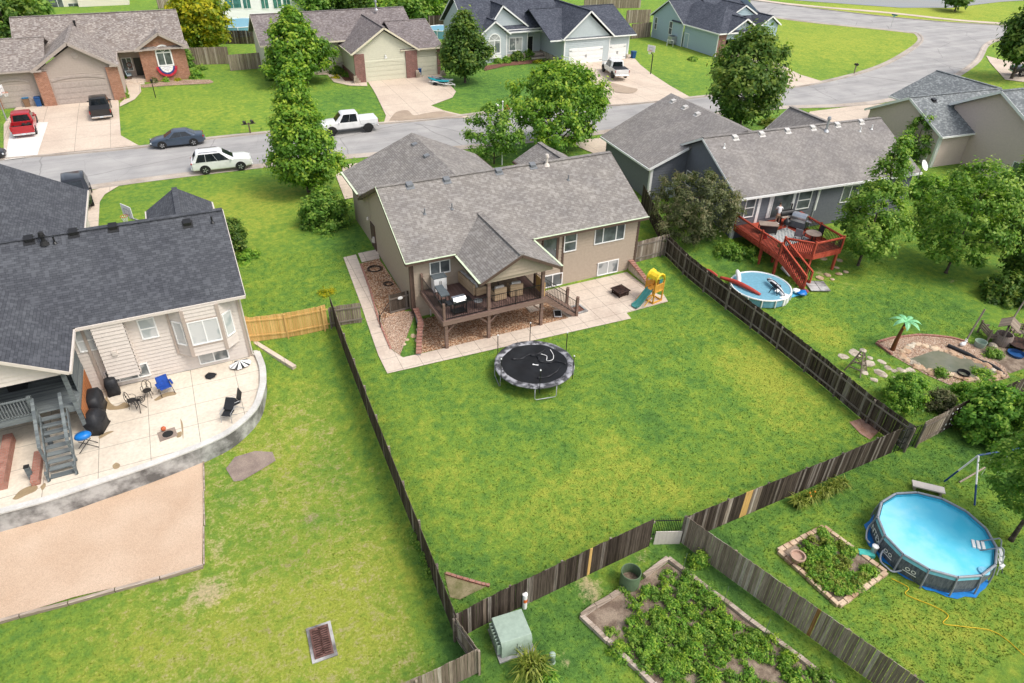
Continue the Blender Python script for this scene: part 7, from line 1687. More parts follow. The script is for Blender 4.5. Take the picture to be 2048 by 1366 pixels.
o = thing('plank_table', 'low brown wooden plank table on the red deck', 'table', at_deck(2.35,-1.55), YAWR+R(-15)); MB().box(-.5,.5,-.25,.25,.42,.47).build('table_top', M['brown_board'], o)
for x in (-.42,.42): MB().box(x-.03,x+.03,-.2,.2,0,.42).build('leg', M['brown_board'], o)
b_ = MB().lathe([(.02,0),(.17,.0),(.21,.3),(.19,.3),(.16,.03)], n=14).build('bucket', M['tail_red']); b_.location = at_deck(.9,-2.6); tag(b_, 'red bucket on the deck beside the left rail', 'bucket')
q = zR = lambda x, y, z=-.85: G(1440+x/5.254, 360+y/5.254, z)
b_ = mbf().box(.1,.16,-5.35,-4.9,RD+.55,RD+.85).build('sign_board', M['fence_new']); tag(b_, 'small yellow wooden board hung on the red deck corner post', 'sign')
FRAME = None
pp = thing('person', 'person in white shirt and tan shorts bending over the grills on the red deck', 'person', at_deck(3.55,-1.25) if False else (0,0,0))
frame((36.9,36.6,0), -4.8); pp.location = at_deck(3.3,-1.0); pp.rotation_euler = (0,0,R(-35)); FRAME = None
def skin(name, verts, edges, mat, par, sub=2, root=0):
    me = bpy.data.meshes.new(name); me.from_pydata([v[0] for v in verts], edges, []); me.update(); me.materials.append(mat)
    o = bpy.data.objects.new(name, me); COL.objects.link(o); o.parent = par
    md = o.modifiers.new('skin','SKIN'); md.use_smooth_shade = True
    sv = me.skin_vertices[0].data
    for i, v in enumerate(verts): sv[i].radius = (v[1], v[2] if len(v) > 2 else v[1]); sv[i].use_root = (i == root)
    o.modifiers.new('sub','SUBSURF').levels = sub; o.modifiers['sub'].render_levels = sub; return o
M['skin'] = paint('skin_tone', (.48,.27,.19), .55, var=.05); M['shirt'] = paint('white_shirt', (.72,.72,.72), .85, var=.05); M['shorts'] = paint('tan_shorts', (.30,.22,.15), .85); M['hair'] = paint('brown_hair', (.06,.04,.025), .7)
bd = [((0,0,.93),.13,.10),((0,.06,1.12),.12,.09),((0,.17,1.30),.15,.10),((0,.25,1.42),.12,.08),((0,.31,1.50),.05,.05),((0,.38,1.58),.075,.09),((0,.42,1.68),.07,.085),
      ((.10,-.02,.86),.09,.09),((.12,.03,.50),.058,.06),((.12,-.03,.10),.038,.04),((.12,.09,.04),.04,.03),((-.10,-.02,.86),.09,.09),((-.12,.06,.50),.058,.06),((-.12,.0,.10),.038,.04),((-.12,.12,.04),.04,.03),
      ((.19,.24,1.39),.055,.055),((.25,.36,1.16),.04,.04),((.16,.58,1.08),.03,.03),((.14,.65,1.06),.026,.035),((-.19,.24,1.39),.055,.055),((-.25,.36,1.16),.04,.04),((-.16,.58,1.10),.03,.03),((-.14,.65,1.08),.026,.035)]
be = [(0,1),(1,2),(2,3),(3,4),(4,5),(5,6),(0,7),(7,8),(8,9),(9,10),(0,11),(11,12),(12,13),(13,14),(3,15),(15,16),(16,17),(17,18),(3,19),(19,20),(20,21),(21,22)]
for s, iv in ((1,18),(-1,22)):
    hx, hy, hz = bd[iv][0]
    for f in range(4):
        i0 = len(bd); bd += [((hx+s*(-.025+f*.016), hy+.05, hz-.005),.009),((hx+s*(-.025+f*.016), hy+.085-.006*abs(f-1), hz-.03),.008)]; be += [(iv,i0),(i0,i0+1)]
    i0 = len(bd); bd += [((hx-s*.045, hy+.01, hz+.0),.010),((hx-s*.05, hy+.045, hz-.015),.009)]; be += [(iv,i0),(i0,i0+1)]
body = skin('body', bd, be, M['skin'], pp)
skin('shirt', [((0,0,.90),.155,.125),((0,.06,1.12),.145,.115),((0,.17,1.30),.17,.125),((0,.25,1.43),.13,.095),((.19,.24,1.39),.075,.075),((.23,.32,1.24),.062,.062),((-.19,.24,1.39),.075,.075),((-.23,.32,1.24),.062,.062)], [(0,1),(1,2),(2,3),(3,4),(4,5),(3,6),(6,7)], M['shirt'], pp)
skin('shorts', [((0,0,.94),.15,.12),((.10,-.01,.84),.115,.115),((.12,.03,.56),.095,.095),((-.10,-.01,.84),.115,.115),((-.12,.05,.56),.095,.095)], [(0,1),(1,2),(0,3),(3,4)], M['shorts'], pp)
m = MB(); m.ell((0,.385,1.66),(.088,.108,.085),12,8); m.build('hair', M['hair'], pp, smooth=True)
for s in (-1,1): MB().cbox((s*.12,.06 if s > 0 else .09,.03),(.1,.27,.07)).build('shoe', M['rubber'], pp, bevel=.02)
pq = Vector((33.95,29.9,0)); pq.z = float(T(pq.x,pq.y))
o = round_pool('small round blue pool between the dark fence and the red deck', 0,0,2.05,.55,'water','pool_blue',0); o.location = pq
s = NT('stripes'); f = s.n('TexWave'); f.inputs['Scale'].default_value = 1.6; f.wave_profile = 'SAW'; s.l(s.ob(), f.inputs['Vector']); M['stripes'] = s.done(s.ramp(f.outputs['Fac'], [(.49,(.02,.02,.025)),(.51,(.72,.72,.72))]), .5)
def float_(label, a, b, r, mat, name='pool_noodle'):
    a, b = Vector(a), Vector(b); L = smooth_line([a,a.lerp(b,.35)+Vector((.05,.05,.12)),a.lerp(b,.7)+Vector((-.04,0,.14)),b],5); o = MB().tube([p-a for p in L], [r*(.6+.4*math.sin(math.pi*i/(len(L)-1))) for i in range(len(L))], 10).build(name, M[mat], smooth=True); o.location = a; tag(o, label, 'pool float')
zt = pq.z+.55
float_('black and white striped pool float at the near edge of the small pool', (34.35,28.15,zt+.05), (34.75,30.1,zt+.25), .19, 'stripes'); float_('gray white patterned float standing at the far left of the small pool', (32.6,30.6,zt+.08), (33.5,31.9,zt+.3), .17, 'white')
M['banner_red'] = paint('banner_red', (.45,.06,.04), .6)
float_('long red float lying along the fence side of the small pool', (32.0,31.9,zt+.08), (33.0,28.9,zt+.05), .16, 'banner_red'); float_('short red float beside the small pool', (31.7,33.6,zt-.1),(32.0,32.2,zt+.05), .12, 'banner_red')
q = pq+Vector((2.5,-1.5,0)); o = thing('towel_pile', 'pile of blue white and red towels at the right of the small pool', 'towels', tuple(q)); m = MB(); rock(m,(0,0,.2),.4,.5); m.build('blue_towel', M['grill_blue'], o); m = MB(); rock(m,(.45,.15,.15),.3,.5); m.build('red_towel', paint('dull_red',(.25,.06,.07),.8), o); m = MB(); rock(m,(-.2,.35,.25),.28,.5); m.build('white_towel', M['white'], o)
q = zR(765,1210,-.9); o = MB().box(-.45,.45,-.25,.25,0,.1).build('foam_board', paint('foam_blue',(.10,.42,.62),.5), bevel=.03); o.location = q; tag(o, 'light blue foam board lying on the grass by the small pool', 'board')
q = zR(560,1260,-.9); o = thing('pool_ladder', 'white pool ladder with dark frame between fence and small pool', 'ladder', tuple(q), R(20))
for s in (-1,1): MB().tube([(s*.3,-.5,0),(s*.3,-.1,1.1),(s*.3,.15,1.1),(s*.3,.5,0)],.03,6).build('side_frame', M['black'], o)
for k in range(3): MB().cbox((0,-.4+.13*k,.28+.28*k),(.6,.22,.05)).build('step', M['white'], o); 
MB().box(-.42,.42,-.9,-.5,0,.6).build('storage_box', M['white'], o, bevel=.03)
a, b = zR(150,810,-.9), zR(315,915,-.9); o = thing('pool_net', 'pool net with blue head on the grass behind the small pool', 'net', tuple(a)); MB().tube([(0,0,.05),tuple(b-a+Vector((0,0,.05)))],.018,6).build('pole', M['galv'], o); MB().cbox((-.1,.08,.05),(.45,.35,.04),(0,0,R(-30))).build('net_head', M['grill_blue'], o)
q = zR(690,990,-.9); o = MB().cbox((0,0,.3),(.75,.04,.9),(R(-60),0,R(25))).build('metal_sheet', M['galv']); o.location = q; tag(o, 'gray metal sheet leaning under the red stairs', 'sheet')
pv = thing('stepping_slabs', 'four gray square paving slabs at the foot of the red stairs', 'paving', tuple(zR(1020,1120)))
for dx, dy in ((-.36,-.36),(.36,-.36),(-.36,.36),(.36,.36)): m = MB(); m.cbox((dx,dy,.05),(.68,.68,.06),(0,0,0)); m.build('slab', M['conc_wall'], pv, bevel=.01)
pv.rotation_euler = (0,0,R(-25))
for i, (x, y, r) in enumerate(((1045,1030,.3),(1130,1000,.28),(1225,925,.22),(1250,990,.25),(1320,970,.22),(1180,1045,.2),(1080,830,.35),(1250,850,.3),(1150,790,.3))):
    q = zR(x,y); m = MB(); rock(m,(0,0,.03),r,.25); o = m.build('flat_stone', M['flag']); o.location = q; tag(o, 'flat sandstone beside the red deck stairs', 'stone', 'sandstones under the red deck')
zP = lambda x, y, z=None: G(1640+x/4.877, 600+y/4.878, z)
pond = [zP(x,y) for x, y in ((835,560),(870,480),(960,450),(1150,495),(1330,560),(1470,595),(1620,670),(1720,745),(1560,770),(1400,770),(1300,715),(1100,705),(950,635))]
pl = smooth_line(pond+[pond[0]], 3)[:-1]
struct(drape('pond_bed', [zP(x,y) for x, y in ((560,430),(700,380),(960,350),(1290,375),(1450,420),(1640,560),(1800,660),(1850,760),(1700,800),(1260,830),(1050,740),(800,600),(680,530))], M['gravel_pale'], .03, .5))
struct(drape('bare_ground', [zP(x,y) for x, y in ((1450,430),(1700,440),(2000,500),(2020,660),(1850,720),(1640,560))], M['soil'], .025, .5))
s = NT('pond_water'); f = s.noise(s.geo(), .8, 4); s.bump(s.noise(s.geo(), 4, 2), .05, .02); pm_ = s.done(s.ramp(f, [(.35,(.13,.14,.10)),(.65,(.21,.20,.15))]), .1, 0, .5)
zc = max(p.z for p in pond)-.07; struct(flat('pond', pl, pm_, zc+.07))
stn = []
for i in range(0, len(pl)):
    p = pl[i]; q = pl[(i+1) % len(pl)]
    for k in range(2): stn.append(p.lerp(q, k/2+rng.uniform(-.1,.1)))
ctr = sum(pond, Vector())/len(pond)
for i, p in enumerate(stn):
    d = (p-ctr); d.z = 0; d.normalize(); m = MB(); r = rng.uniform(.16,.32); rock(m,(0,0,.0),r,.5); o = m.build('edging_stone', M['flag'] if rng.random() < .8 else M['stone']); pq2 = p+d*rng.uniform(.05,.3); o.location = (pq2.x,pq2.y,max(float(T(pq2.x,pq2.y))+.02, zc+.02)); o.rotation_euler = (0,0,rng.random()*6); tag(o, 'flat tan stone set around the pond edge', 'stone', 'stones around the pond')
lin = MB(); L = [zP(x,y)+Vector((0,0,.1)) for x, y in ((1240,455),(1330,495),(1440,545),(1530,600),(1640,640),(1740,700),(1780,750))]; lin.tube(smooth_line(L,4), .13, 6); tag(lin.build('pond_liner', M['vinyl'], smooth=True), 'crumpled black liner along the right bank of the pond', 'liner')
m = MB(); L = [zP(x,y) for x, y in ((545,425),(620,480),(700,540))]
for i in range(2):
    for j in range(4): a, b = L[i].lerp(L[i+1],(j+.05)/4), L[i].lerp(L[i+1],(j+.95)/4); m.beam(a+Vector((0,0,.07)),b+Vector((0,0,.07)),.15,.14)
tag(m.build('brick_edging', M['edging']), 'straight red brick edging left of the metal palm', 'edging'); m = MB()
L = [zP(x,y) for x, y in ((560,415),(700,375),(960,345),(1130,355),(1290,375),(1440,415))]
for i in range(5):
    for j in range(5): a, b = L[i].lerp(L[i+1],(j+.05)/5), L[i].lerp(L[i+1],(j+.95)/5); m.beam(a+Vector((0,0,.05)),b+Vector((0,0,.05)),.14,.12)
tag(m.build('brick_edging', M['edging']), 'curved red brick edging behind the pond', 'edging')
for x, y, r in ((230,550,.3),(340,515,.42),(470,620,.42),(600,600,.28),(430,705,.3),(590,715,.45),(530,780,.3),(730,770,.25),(660,660,.22),(800,690,.35),(490,565,.18),(720,690,.25),(880,690,.35)):
    q = zP(x,y); m = MB(); rock(m,(0,0,.0),r,.16); o = m.build('stepping_stone', M['stone']); o.location = q; tag(o, 'pale flat stepping stone between the windmill and the pond', 'stone', 'pale stepping stones left of the pond')
q = zP(705,490); hp_ = H(1640+705/4.877, 600+490/4.878, 600+225/4.878); o = thing('metal_palm', 'ornamental metal palm tree with orange coconuts beside the pond', 'palm tree', tuple(q))
L = smooth_line([(0,0,0),(.02,0,hp_*.35),(.12,0,hp_*.7),(.26,0,hp_)],5); MB().tube(L, [.15-.08*i/(len(L)-1) for i in range(len(L))], 10).build('trunk', paint('palm_trunk',(.13,.045,.015),.5), o, smooth=True)
tip = Vector(L[-1]); M['palm_leaf'] = paint('palm_leaf', (.20,.50,.24), .5, var=.35)
for k in range(7):
    a = 2*math.pi*k/7+.3; m = MB(); pts = []
    for t in np.linspace(0,1,7): r = .95*t; pts.append(tip+Vector((r*math.cos(a), r*math.sin(a), .28*math.sin(t*2.6)-.25*t*t)))
    for i in range(6):
        w0, w1 = .16*math.sin(math.pi*(i+.3)/6.6), .16*math.sin(math.pi*(i+1.3)/6.6) if i < 5 else .01; n_ = Vector((-math.sin(a), math.cos(a), 0)); dz = Vector((0,0,-.06))
        for sgn in (1,-1): m.poly([pts[i], pts[i]+n_*w0*sgn+dz*(w0*6), pts[i+1]+n_*w1*sgn+dz*(w1*6), pts[i+1]])
    m.build('frond', M['palm_leaf'], o)
for k in range(3): MB().ell(tip+Vector((-.18+.1*k,-.14,-.28-.04*k)),(.1,.1,.1),10,7).build('coconut', paint('coconut_orange',(.75,.33,.03),.4), o, smooth=True)
q = zP(345,690); hw_ = H(1640+345/4.877, 600+690/4.878, 600+500/4.878); o = thing('windmill_tower', 'small gray wooden windmill tower behind the dark fence', 'windmill', tuple(q), R(20))
for sx in (-1,1):
    for sy in (-1,1): MB().tube([(sx*.48,sy*.48,0),(sx*.08,sy*.08,hw_)],.04,4).build('leg', M['fence_gray'], o)
m = MB()
for f in (.25,.5,.75):
    r = .48-.4*f; z = hw_*f
    for a, b in (((-1,-1),(1,-1)),((1,-1),(1,1)),((1,1),(-1,1)),((-1,1),(-1,-1))): m.beam((a[0]*r,a[1]*r,z),(b[0]*r,b[1]*r,z),.04,.05)
for a, b in (((-1,-1),(1,-1)),((1,-1),(1,1))): m.beam((a[0]*.46,a[1]*.46,.05),(b[0]*.28,b[1]*.28,hw_*.5),.03,.04); m.beam((b[0]*.46,b[1]*.46,.05),(a[0]*.28,a[1]*.28,hw_*.5),.03,.04)
m.build('bracing', M['fence_gray'], o); MB().lathe([(.16,hw_),(.2,hw_+.03),(.2,hw_+.08),(.02,hw_+.2)],n=8).build('cap', M['stone'], o)
q = zP(1760,425); o = thing('wishing_well', 'weathered wooden wishing well with slatted roof by the pond', 'wishing well', tuple(q), R(25)); M['old_wood'] = boards('old_wood', (.16,.12,.10), (.30,.25,.22), .12, streak=.8)
MB().lathe([(.42,0),(.5,.05),(.54,.45),(.5,.75),(.44,.75),(.46,.1)],n=16).build('barrel', M['old_wood'], o)
for s in (-1,1): MB().box(s*.5-.04,s*.5+.04,-.05,.05,.1,1.45).build('upright', M['old_wood'], o); m = MB(); m.extr([(-.65,s*.55,1.35),(.65,s*.55,1.35),(.65,0,1.72),(-.65,0,1.72)] if s < 0 else [(-.65,0,1.72),(.65,0,1.72),(.65,s*.55,1.35),(-.65,s*.55,1.35)],(0,0,.04)); m.build('roof', M['fence_gray'], o)
MB().cyl((-.5,0,1.15),(.5,0,1.15),.06,n=8).build('roller', M['old_wood'], o); MB().tube([(.5,0,1.15),(.62,0,1.15),(.62,.15,1.1)],.02,5).build('crank', M['rust'], o)
def bench(label, q, rz, w=1.3, name='garden_bench'):
    o = thing(name, label, 'bench' if w > 1 else 'chair', tuple(q), rz)
    MB().box(-w/2,w/2,-.25,.25,.40,.45).build('seat', M['fence_gray'], o); m = MB(); [m.cbox((0,.27,.55+.15*k),(w,.03,.11)) for k in range(3)]; m.build('backrest', M['fence_gray'], o)
    for s in (-1,1):
        MB().box(s*(w/2-.05)-.04,s*(w/2-.05)+.04,.2,.3,0,.98).build('leg', M['fence_gray'], o); MB().box(s*(w/2-.05)-.04,s*(w/2-.05)+.04,-.25,-.17,0,.62).build('leg', M['fence_gray'], o); MB().box(s*(w/2-.05)-.05,s*(w/2-.05)+.05,-.28,.26,.62,.66).build('armrest', M['fence_gray'], o)
bench('gray wooden bench left of the wishing well', zP(1615,370), R(60)); bench('gray wooden armchair right of the wishing well', zP(1905,360), R(-40), .75, 'garden_chair')
def leaning_pole(label, a, b, z=None): q = zP(*a); h = H(1640+a[0]/4.877, 600+a[1]/4.878, 600+b[1]/4.878)*.95; o = MB().tube([(0,0,-.05),(.75,.15,h*.95)],.055,7).build('pole', M['old_wood']); o.location = q; tag(o, label, 'pole')
leaning_pole('leaning dark wooden pole left of the wishing well', (1430,385), (1610,95)); leaning_pole('leaning dark wooden pole at the right edge behind the wishing well', (1890,170), (1990,-60))
def tub(label, q, r, h, mat, name='tub'): o = MB().lathe([(.02,.0),(r*.85,0),(r,h),(r*.93,h),(r*.8,.06),(.02,.06)],n=18).build(name, M[mat]); o.location = q; tag(o, label, 'tub')
tub('gray green plastic tub beside the wishing well', zP(1552,450), .36,.38,'box_green'); tub('black tub standing in the near end of the pond', zP(1385,745)+Vector((0,0,.02)), .36,.3,'vinyl'); tub('blue rimmed black tub far right below the well', zP(1905,540), .5,.2,'bin_blue')
q = zP(1930,470); o = thing('fire_bowl', 'round rusty brown fire bowl at the right edge beside the well', 'fire pit', tuple(q)); MB().lathe([(.05,.12),(.45,.15),(.62,.35),(.75,.38),(.75,.42),(.6,.40),(.4,.2),(.05,.18)],n=22).build('bowl', M['rust'], o)
for k in range(3): a = 2.1*k; MB().box(.4*math.cos(a)-.03,.4*math.cos(a)+.03,.4*math.sin(a)-.03,.4*math.sin(a)+.03,0,.22).build('leg', M['rust'], o)
q = zP(1680,455); m = MB(); rock(m,(0,0,.1),.36,.5); o = m.build('boulder', M['stone']); o.location = q; tag(o, 'rounded pale boulder in front of the wishing well', 'boulder')
q = zP(1385,450); o = thing('rabbit_ornament', 'small white animal ornament on the far bank of the pond', 'ornament', tuple(q)); MB().ell((0,0,.16),(.24,.14,.15),10,7).build('body', M['white'], o, smooth=True); m = MB(); m.ell((.2,0,.3),(.1,.09,.1),8,6); m.tube([(.18,.04,.38),(.15,.05,.52)],.025,5); m.tube([(.18,-.04,.38),(.15,-.05,.52)],.025,5); m.build('head', M['white'], o, smooth=True)
q = atY(1838,345,36.0); q = G(1838,350,3.3); o = thing('satellite_dish', 'white satellite dish at the right end of the slate house roof', 'satellite dish', tuple(q)); MB().tube([(0,0,-.3),(0,0,.5),(-.1,-.1,.7)],.035,6).build('mast', M['galv'], o)
d = MB(); d.M = Matrix.Translation((-.1,-.15,.85)) @ Matrix.Rotation(R(55),4,'X') @ Matrix.Rotation(R(12),4,'Y'); d.lathe([(.01,.0),(.25,.03),(.44,.12),(.45,.12),(.25,.0),(.01,-.03)],n=24); d.build('dish', M['white'], o, smooth=True); MB().tube([(-.1,-.35,.55),(-.1,-.75,.95)],.018,5).build('feed_arm', M['galv'], o)
pz = float(T(24,12)); c = G(1872,1064,pz+1.08); RP = 0
pts = [G(*p,pz+1.08) for p in ((1751,1022),(1993,1104),(1821,981),(1927,1150))]; RP = sum((p-c).length for p in pts)/4; RP2 = RP
pz = float(T(c.x,c.y))
print('POOL', c, [(p-c).length for p in pts])
o = thing('frame_pool', 'large round gray frame pool with bright turquoise water, bottom right', 'pool', (c.x,c.y,pz))
NS = 14; hp = 1.08; a0 = .1
RG = lambda r, z, n=NS: [(r*math.cos(a0+2*math.pi*k/n), r*math.sin(a0+2*math.pi*k/n), z) for k in range(n)]
s = NT('pool_wall'); f = s.noise(s.scale(s.ob(),1,1,.2), 14, 4); M['pool_wall'] = s.done(s.ramp(f, [(.35,(.07,.085,.105)),(.65,(.16,.18,.20))]), .6)
MB().ring([RG(RP*.98,.02),RG(RP,.0),RG(RP*1.03,.35),RG(RP*1.01,hp-.22)][1:], cap=False).build('wall', M['pool_wall'], o); MB().ring([RG(RP*1.01,hp-.22),RG(RP*1.0,hp-.03)], cap=False).build('upper_band', paint('band_blue',(.22,.60,.74),.4), o); MB().ring([RG(RP*.965,hp-.02),RG(RP*.955,.3)][::-1], cap=False).build('liner', M['band_aqua'] if M.setdefault('band_aqua', paint('liner_blue',(.06,.42,.58),.4)) else None, o)
M['big_water'] = None
s = NT('big_pool_water'); g = s.ob(); f = s.noise(g, .55, 5, .6); sep = s.n('SeparateXYZ'); s.l(g, sep.inputs[0]); gr = s.math('ADD', s.math('MULTIPLY', sep.outputs['Y'], -.01), s.math('MULTIPLY', sep.outputs['X'], -.11)); t = s.math('ADD', s.math('ADD', s.math('MULTIPLY', f, .6), gr), .24)
col = s.ramp(t, [(.40,(.07,.50,.70)),(.54,(.13,.57,.74)),(.66,(.26,.64,.77)),(.85,(.36,.70,.79))]); s.bump(s.noise(g, 6, 2), .04, .02); M['big_water'] = s.done(col, .12, 0, .3)
MB().poly(RG(RP*.957,hp-.13)).build('water', M['big_water'], o)
rail = RG(RP*1.0,hp)
for k in range(NS):
    a, b = Vector(rail[k]), Vector(rail[(k+1) % NS])
    m = MB(); m.cyl(a.lerp(b,.02), a.lerp(b,.98), .055, n=8); m.build('top_rail', M['galv'] if False else paint('pool_rail',(.26,.28,.31),.4), o)
    p = a.copy(); m = MB(); m.tube([(p.x*1.012,p.y*1.012,hp-.02),(p.x*1.05,p.y*1.05,.5),(p.x*1.06,p.y*1.06,0)],.04,6); m.build('upright', M['pool_rail'] if 'pool_rail' in M else _mc['pool_rail'], o)
def text_mesh(txt, size, name, mat, par, at, ang, z, radius, tilt=0):
    cu = bpy.data.curves.new('t','FONT'); cu.body = txt; cu.size = size; cu.extrude = .006; cu.align_x = 'CENTER'; cu.align_y = 'CENTER'
    to = bpy.data.objects.new('t', cu); COL.objects.link(to); dg = bpy.context.evaluated_depsgraph_get(); me = bpy.data.meshes.new_from_object(to.evaluated_get(dg)); bpy.data.objects.remove(to); bpy.data.curves.remove(cu)
    x = bpy.data.objects.new(name, me); COL.objects.link(x); me.materials.clear(); me.materials.append(mat); x.parent = par
    x.location = (radius*math.cos(ang), radius*math.sin(ang), z); x.rotation_euler = (R(90),0,ang+R(90)); me.name = name; return x
bis = lambda k: a0+2*math.pi*(k+.5)/NS
def side_of(px, py):
    p = G(px,py,pz+.6)-c; a = math.atan2(p.y,p.x)-a0; return int(round(a/(2*math.pi/NS)-.5))
k1 = side_of(1755,1085); text_mesh('INTEX', .42, 'wall_lettering', M['white'], o, None, bis(k1), .52, RP*1.03*math.cos(math.pi/NS)+.02)
for px, py, nm in ((1788,1112,'wall_emblem'),(1840,1145,'wall_emblem')):
    a = bis(side_of(px,py)); m = MB(); m.M = Matrix.Rotation(a,4,'Z'); rr = RP*1.03*math.cos(math.pi/NS)+.025
    for dy, r in ((-.14,.1),(.1,.1)): m.ring([[(rr, dy+q*math.cos(t), .55+q*math.sin(t)) for t in np.linspace(0,2*math.pi,13)[:-1]] for q in (r*.6,r)], cap=False)
    m.box(rr-.002,rr+.004,-.3,.25,.36,.40); m.build(nm, M['white'], o)
mm = MB(); n = 40; mm.poly([((RP*1.0+.2*abs(math.sin(k*1.9))+.12*math.sin(k*.5))*math.cos(2*math.pi*k/n),(RP*1.0+.2*abs(math.sin(k*1.9))+.12*math.sin(k*.5))*math.sin(2*math.pi*k/n),.035) for k in range(n)]); tp = mm.build('ground_tarp', M['grill_blue'] if False else paint('tarp_blue',(.015,.19,.52),.5)); tp.location = (c.x,c.y,pz); tag(tp, 'crumpled bright blue tarp showing under the large gray pool', 'tarp')
pl_ = G(1990,1095,pz+1.1); a = math.atan2(pl_.y-c.y, pl_.x-c.x); lo = thing('pool_ladder', 'gray pool ladder with white steps on the right rim of the large pool', 'ladder', (c.x+RP*math.cos(a),c.y+RP*math.sin(a),pz), a)
for s in (-1,1): MB().tube([(.55,s*.26,0),(.12,s*.26,1.35),(.0,s*.26,1.45),(-.12,s*.26,1.35),(-.95,s*.26,.7)],.028,8).build('side_frame', M['pool_rail'] if 'pool_rail' in M else _mc['pool_rail'], lo, smooth=True)
for k in range(3): MB().cbox((-.5-.18*k,0,1.02-.02*k),(.12,.46,.05)).build('step', M['white'], lo); MB().cbox((.42-.1*k,0,.3+.3*k),(.12,.46,.05)).build('step', M['white'], lo)
q = G(1966,1145,pz+.9); b_ = MB().lathe([(.02,0),(.2,.02),(.22,.12),(.1,.14),(.02,.14)],n=14).build('skimmer', paint('skimmer_blue',(.2,.5,.68),.4)); b_.location = q; tag(b_, 'pale blue skimmer bowl hooked on the near rim of the large pool', 'skimmer')
q = G(1993,1150); o = thing('pool_brush', 'white telescopic brush hanging at the right side of the large pool', 'brush', (q.x,q.y,q.z)); MB().tube([(0,0,0),(-.1,.1,1.2)],.02,6).build('pole', M['white'], o); MB().box(-.16,.1,-.05,.05,.5,.66).build('bracket', M['white'], o)
zQ = lambda x, y, z=None: G(1700+x/4.88, 940+y/4.88, z)
q = zQ(150,830); o = thing('filter_pump', 'teal box with white pump cap beside the raised bed', 'pump', tuple(q), R(-35)); MB().box(-.34,.34,-.16,.16,0,.2).build('box', paint('teal_box',(.06,.42,.36),.5), o, bevel=.02); MB().cyl((.3,.1,.0),(.3,.1,.5),.12,n=14).build('filter_housing', M['galv'], o); MB().lathe([(.14,.5),(.14,.56),(.05,.6)],(.3,.1,0),n=14).build('cap', M['white'], o)
def hose(label, px, r, mat, fn, z=None, lift=None, name='hose'):
    P = [fn(*p) if z is None else fn(*p, z) for p in px]; P = [Vector((p.x,p.y,p.z+r+.02+(lift[i] if lift else 0))) for i, p in enumerate(P)]; o = MB().tube([p-P[0] for p in smooth_line(P,6)], r, 7).build(name, M[mat], smooth=True); o.location = P[0]; tag(o, label, 'hose')
M['hose_gray'] = paint('hose_gray',(.42,.45,.48),.5); M['cord_yellow'] = paint('cord_yellow',(.72,.48,.02),.5)
hose('pale gray pool hose curling from the pump to the left pool wall', ((165,760),(148,690),(160,600),(215,560)), .04, 'hose_gray', zQ, lift=[.3,.12,.2,.5]); hose('pale gray pool hose between two fittings on the near pool wall', ((370,840),(290,850),(290,900),(350,960),(430,1010),(590,1010)), .04, 'hose_gray', zQ, lift=[.5,.35,.06,.03,.06,.45])
zT = lambda x, y, z=None: G(1300+x/2.5013, 820+y/2.5015, z)
hose('thin yellow cord snaking across the lawn to the right edge', ((1205,845),(1290,890),(1275,920),(1320,945),(1420,985),(1490,1030),(1465,1070),(1560,1085),(1700,1105),(1780,1150),(1871,1230),(1960,1300)), .016, 'cord_yellow', zT, name='power_cord')
a, b = zQ(590,165), zQ(905,240); d = b-a; o = thing('plank_step', 'weathered white plank step on the grass behind the large pool', 'step', tuple((a+b)/2), math.atan2(d.y,d.x)); MB().box(-d.length/2,d.length/2,-.22,.22,.22,.3).build('top', M['offwhite'], o, bevel=.01)
for x in (-.4,.4): MB().box(x*d.length-.05,x*d.length+.05,-.18,.18,0,.22).build('leg', M['timber'], o)
bed = [zT(x,y) for x, y in ((640,712),(865,592),(1178,820),(940,985))]
struct(drape('raised_bed', bed, M['soil'], .10, .5))
for i in range(4):
    p, q = bed[i], bed[(i+1) % 4]; n = int((q-p).length/.36)
    for k in range(n):
        a, b = p.lerp(q,(k+.04)/n), p.lerp(q,(k+.96)/n); m = MB(); m.beam(Vector((0,0,0)), b-a, .22+rng.uniform(-.03,.03), .18); o = m.build('edging_stone', M['flag'], bevel=.02, seg=1); o.location = (a.x,a.y,a.z+.09); tag(o, 'flat sandstone edging the small raised bed beside the large pool', 'stone', 'edging stones of the raised bed')
q = zT(727,765); o = thing('flower_pot', 'round terracotta pot on the corner of the raised bed', 'pot', (q.x,q.y,q.z+.1)); MB().lathe([(.2,0),(.3,.34),(.33,.35),(.33,.42),(.27,.42),(.25,.3),(.02,.29)],n=20).build('pot', paint('terracotta',(.42,.28,.21),.8), o)
def bar(par, a, b, r, mat, nm): MB().tube([a,b],r,8).build(nm, M[mat], par)
q1 = zQ(920,112); q2 = zQ(1215,345); apex = (q1+q2)/2+Vector((.75,.35,1.95)); base = (q1+q2)/2; base.z = float(T(base.x,base.y)); o = thing('swing_set', 'blue and white tube swing frame beside the tree at the right', 'swing set', tuple(base))
M['swing_blue'] = paint('swing_blue',(.012,.05,.16),.4)
for q in (q1,q2): L = lambda t: tuple(q.lerp(apex,t)-base); bar(o, L(0), L(.42), .045, 'swing_blue', 'leg_lower'); bar(o, L(.42), L(1), .042, 'white', 'leg_upper')
a, b = zQ(1050,155), zQ(1290,45); bar(o, tuple(a+Vector((0,0,.25))-base), tuple(b+Vector((0,0,.6))-base), .045, 'timber', 'cross_beam'); bar(o, tuple(apex-base), tuple(apex-base+Vector((2.6,-.6,0))), .045, 'swing_blue', 'top_bar')
for k in (.35,.7): MB().tube([tuple(apex-base+Vector((2.6*k,-.6*k,0))),tuple(apex-base+Vector((2.6*k-.05,-.6*k,-1.5)))],.01,4).build('rope', M['white'], o)
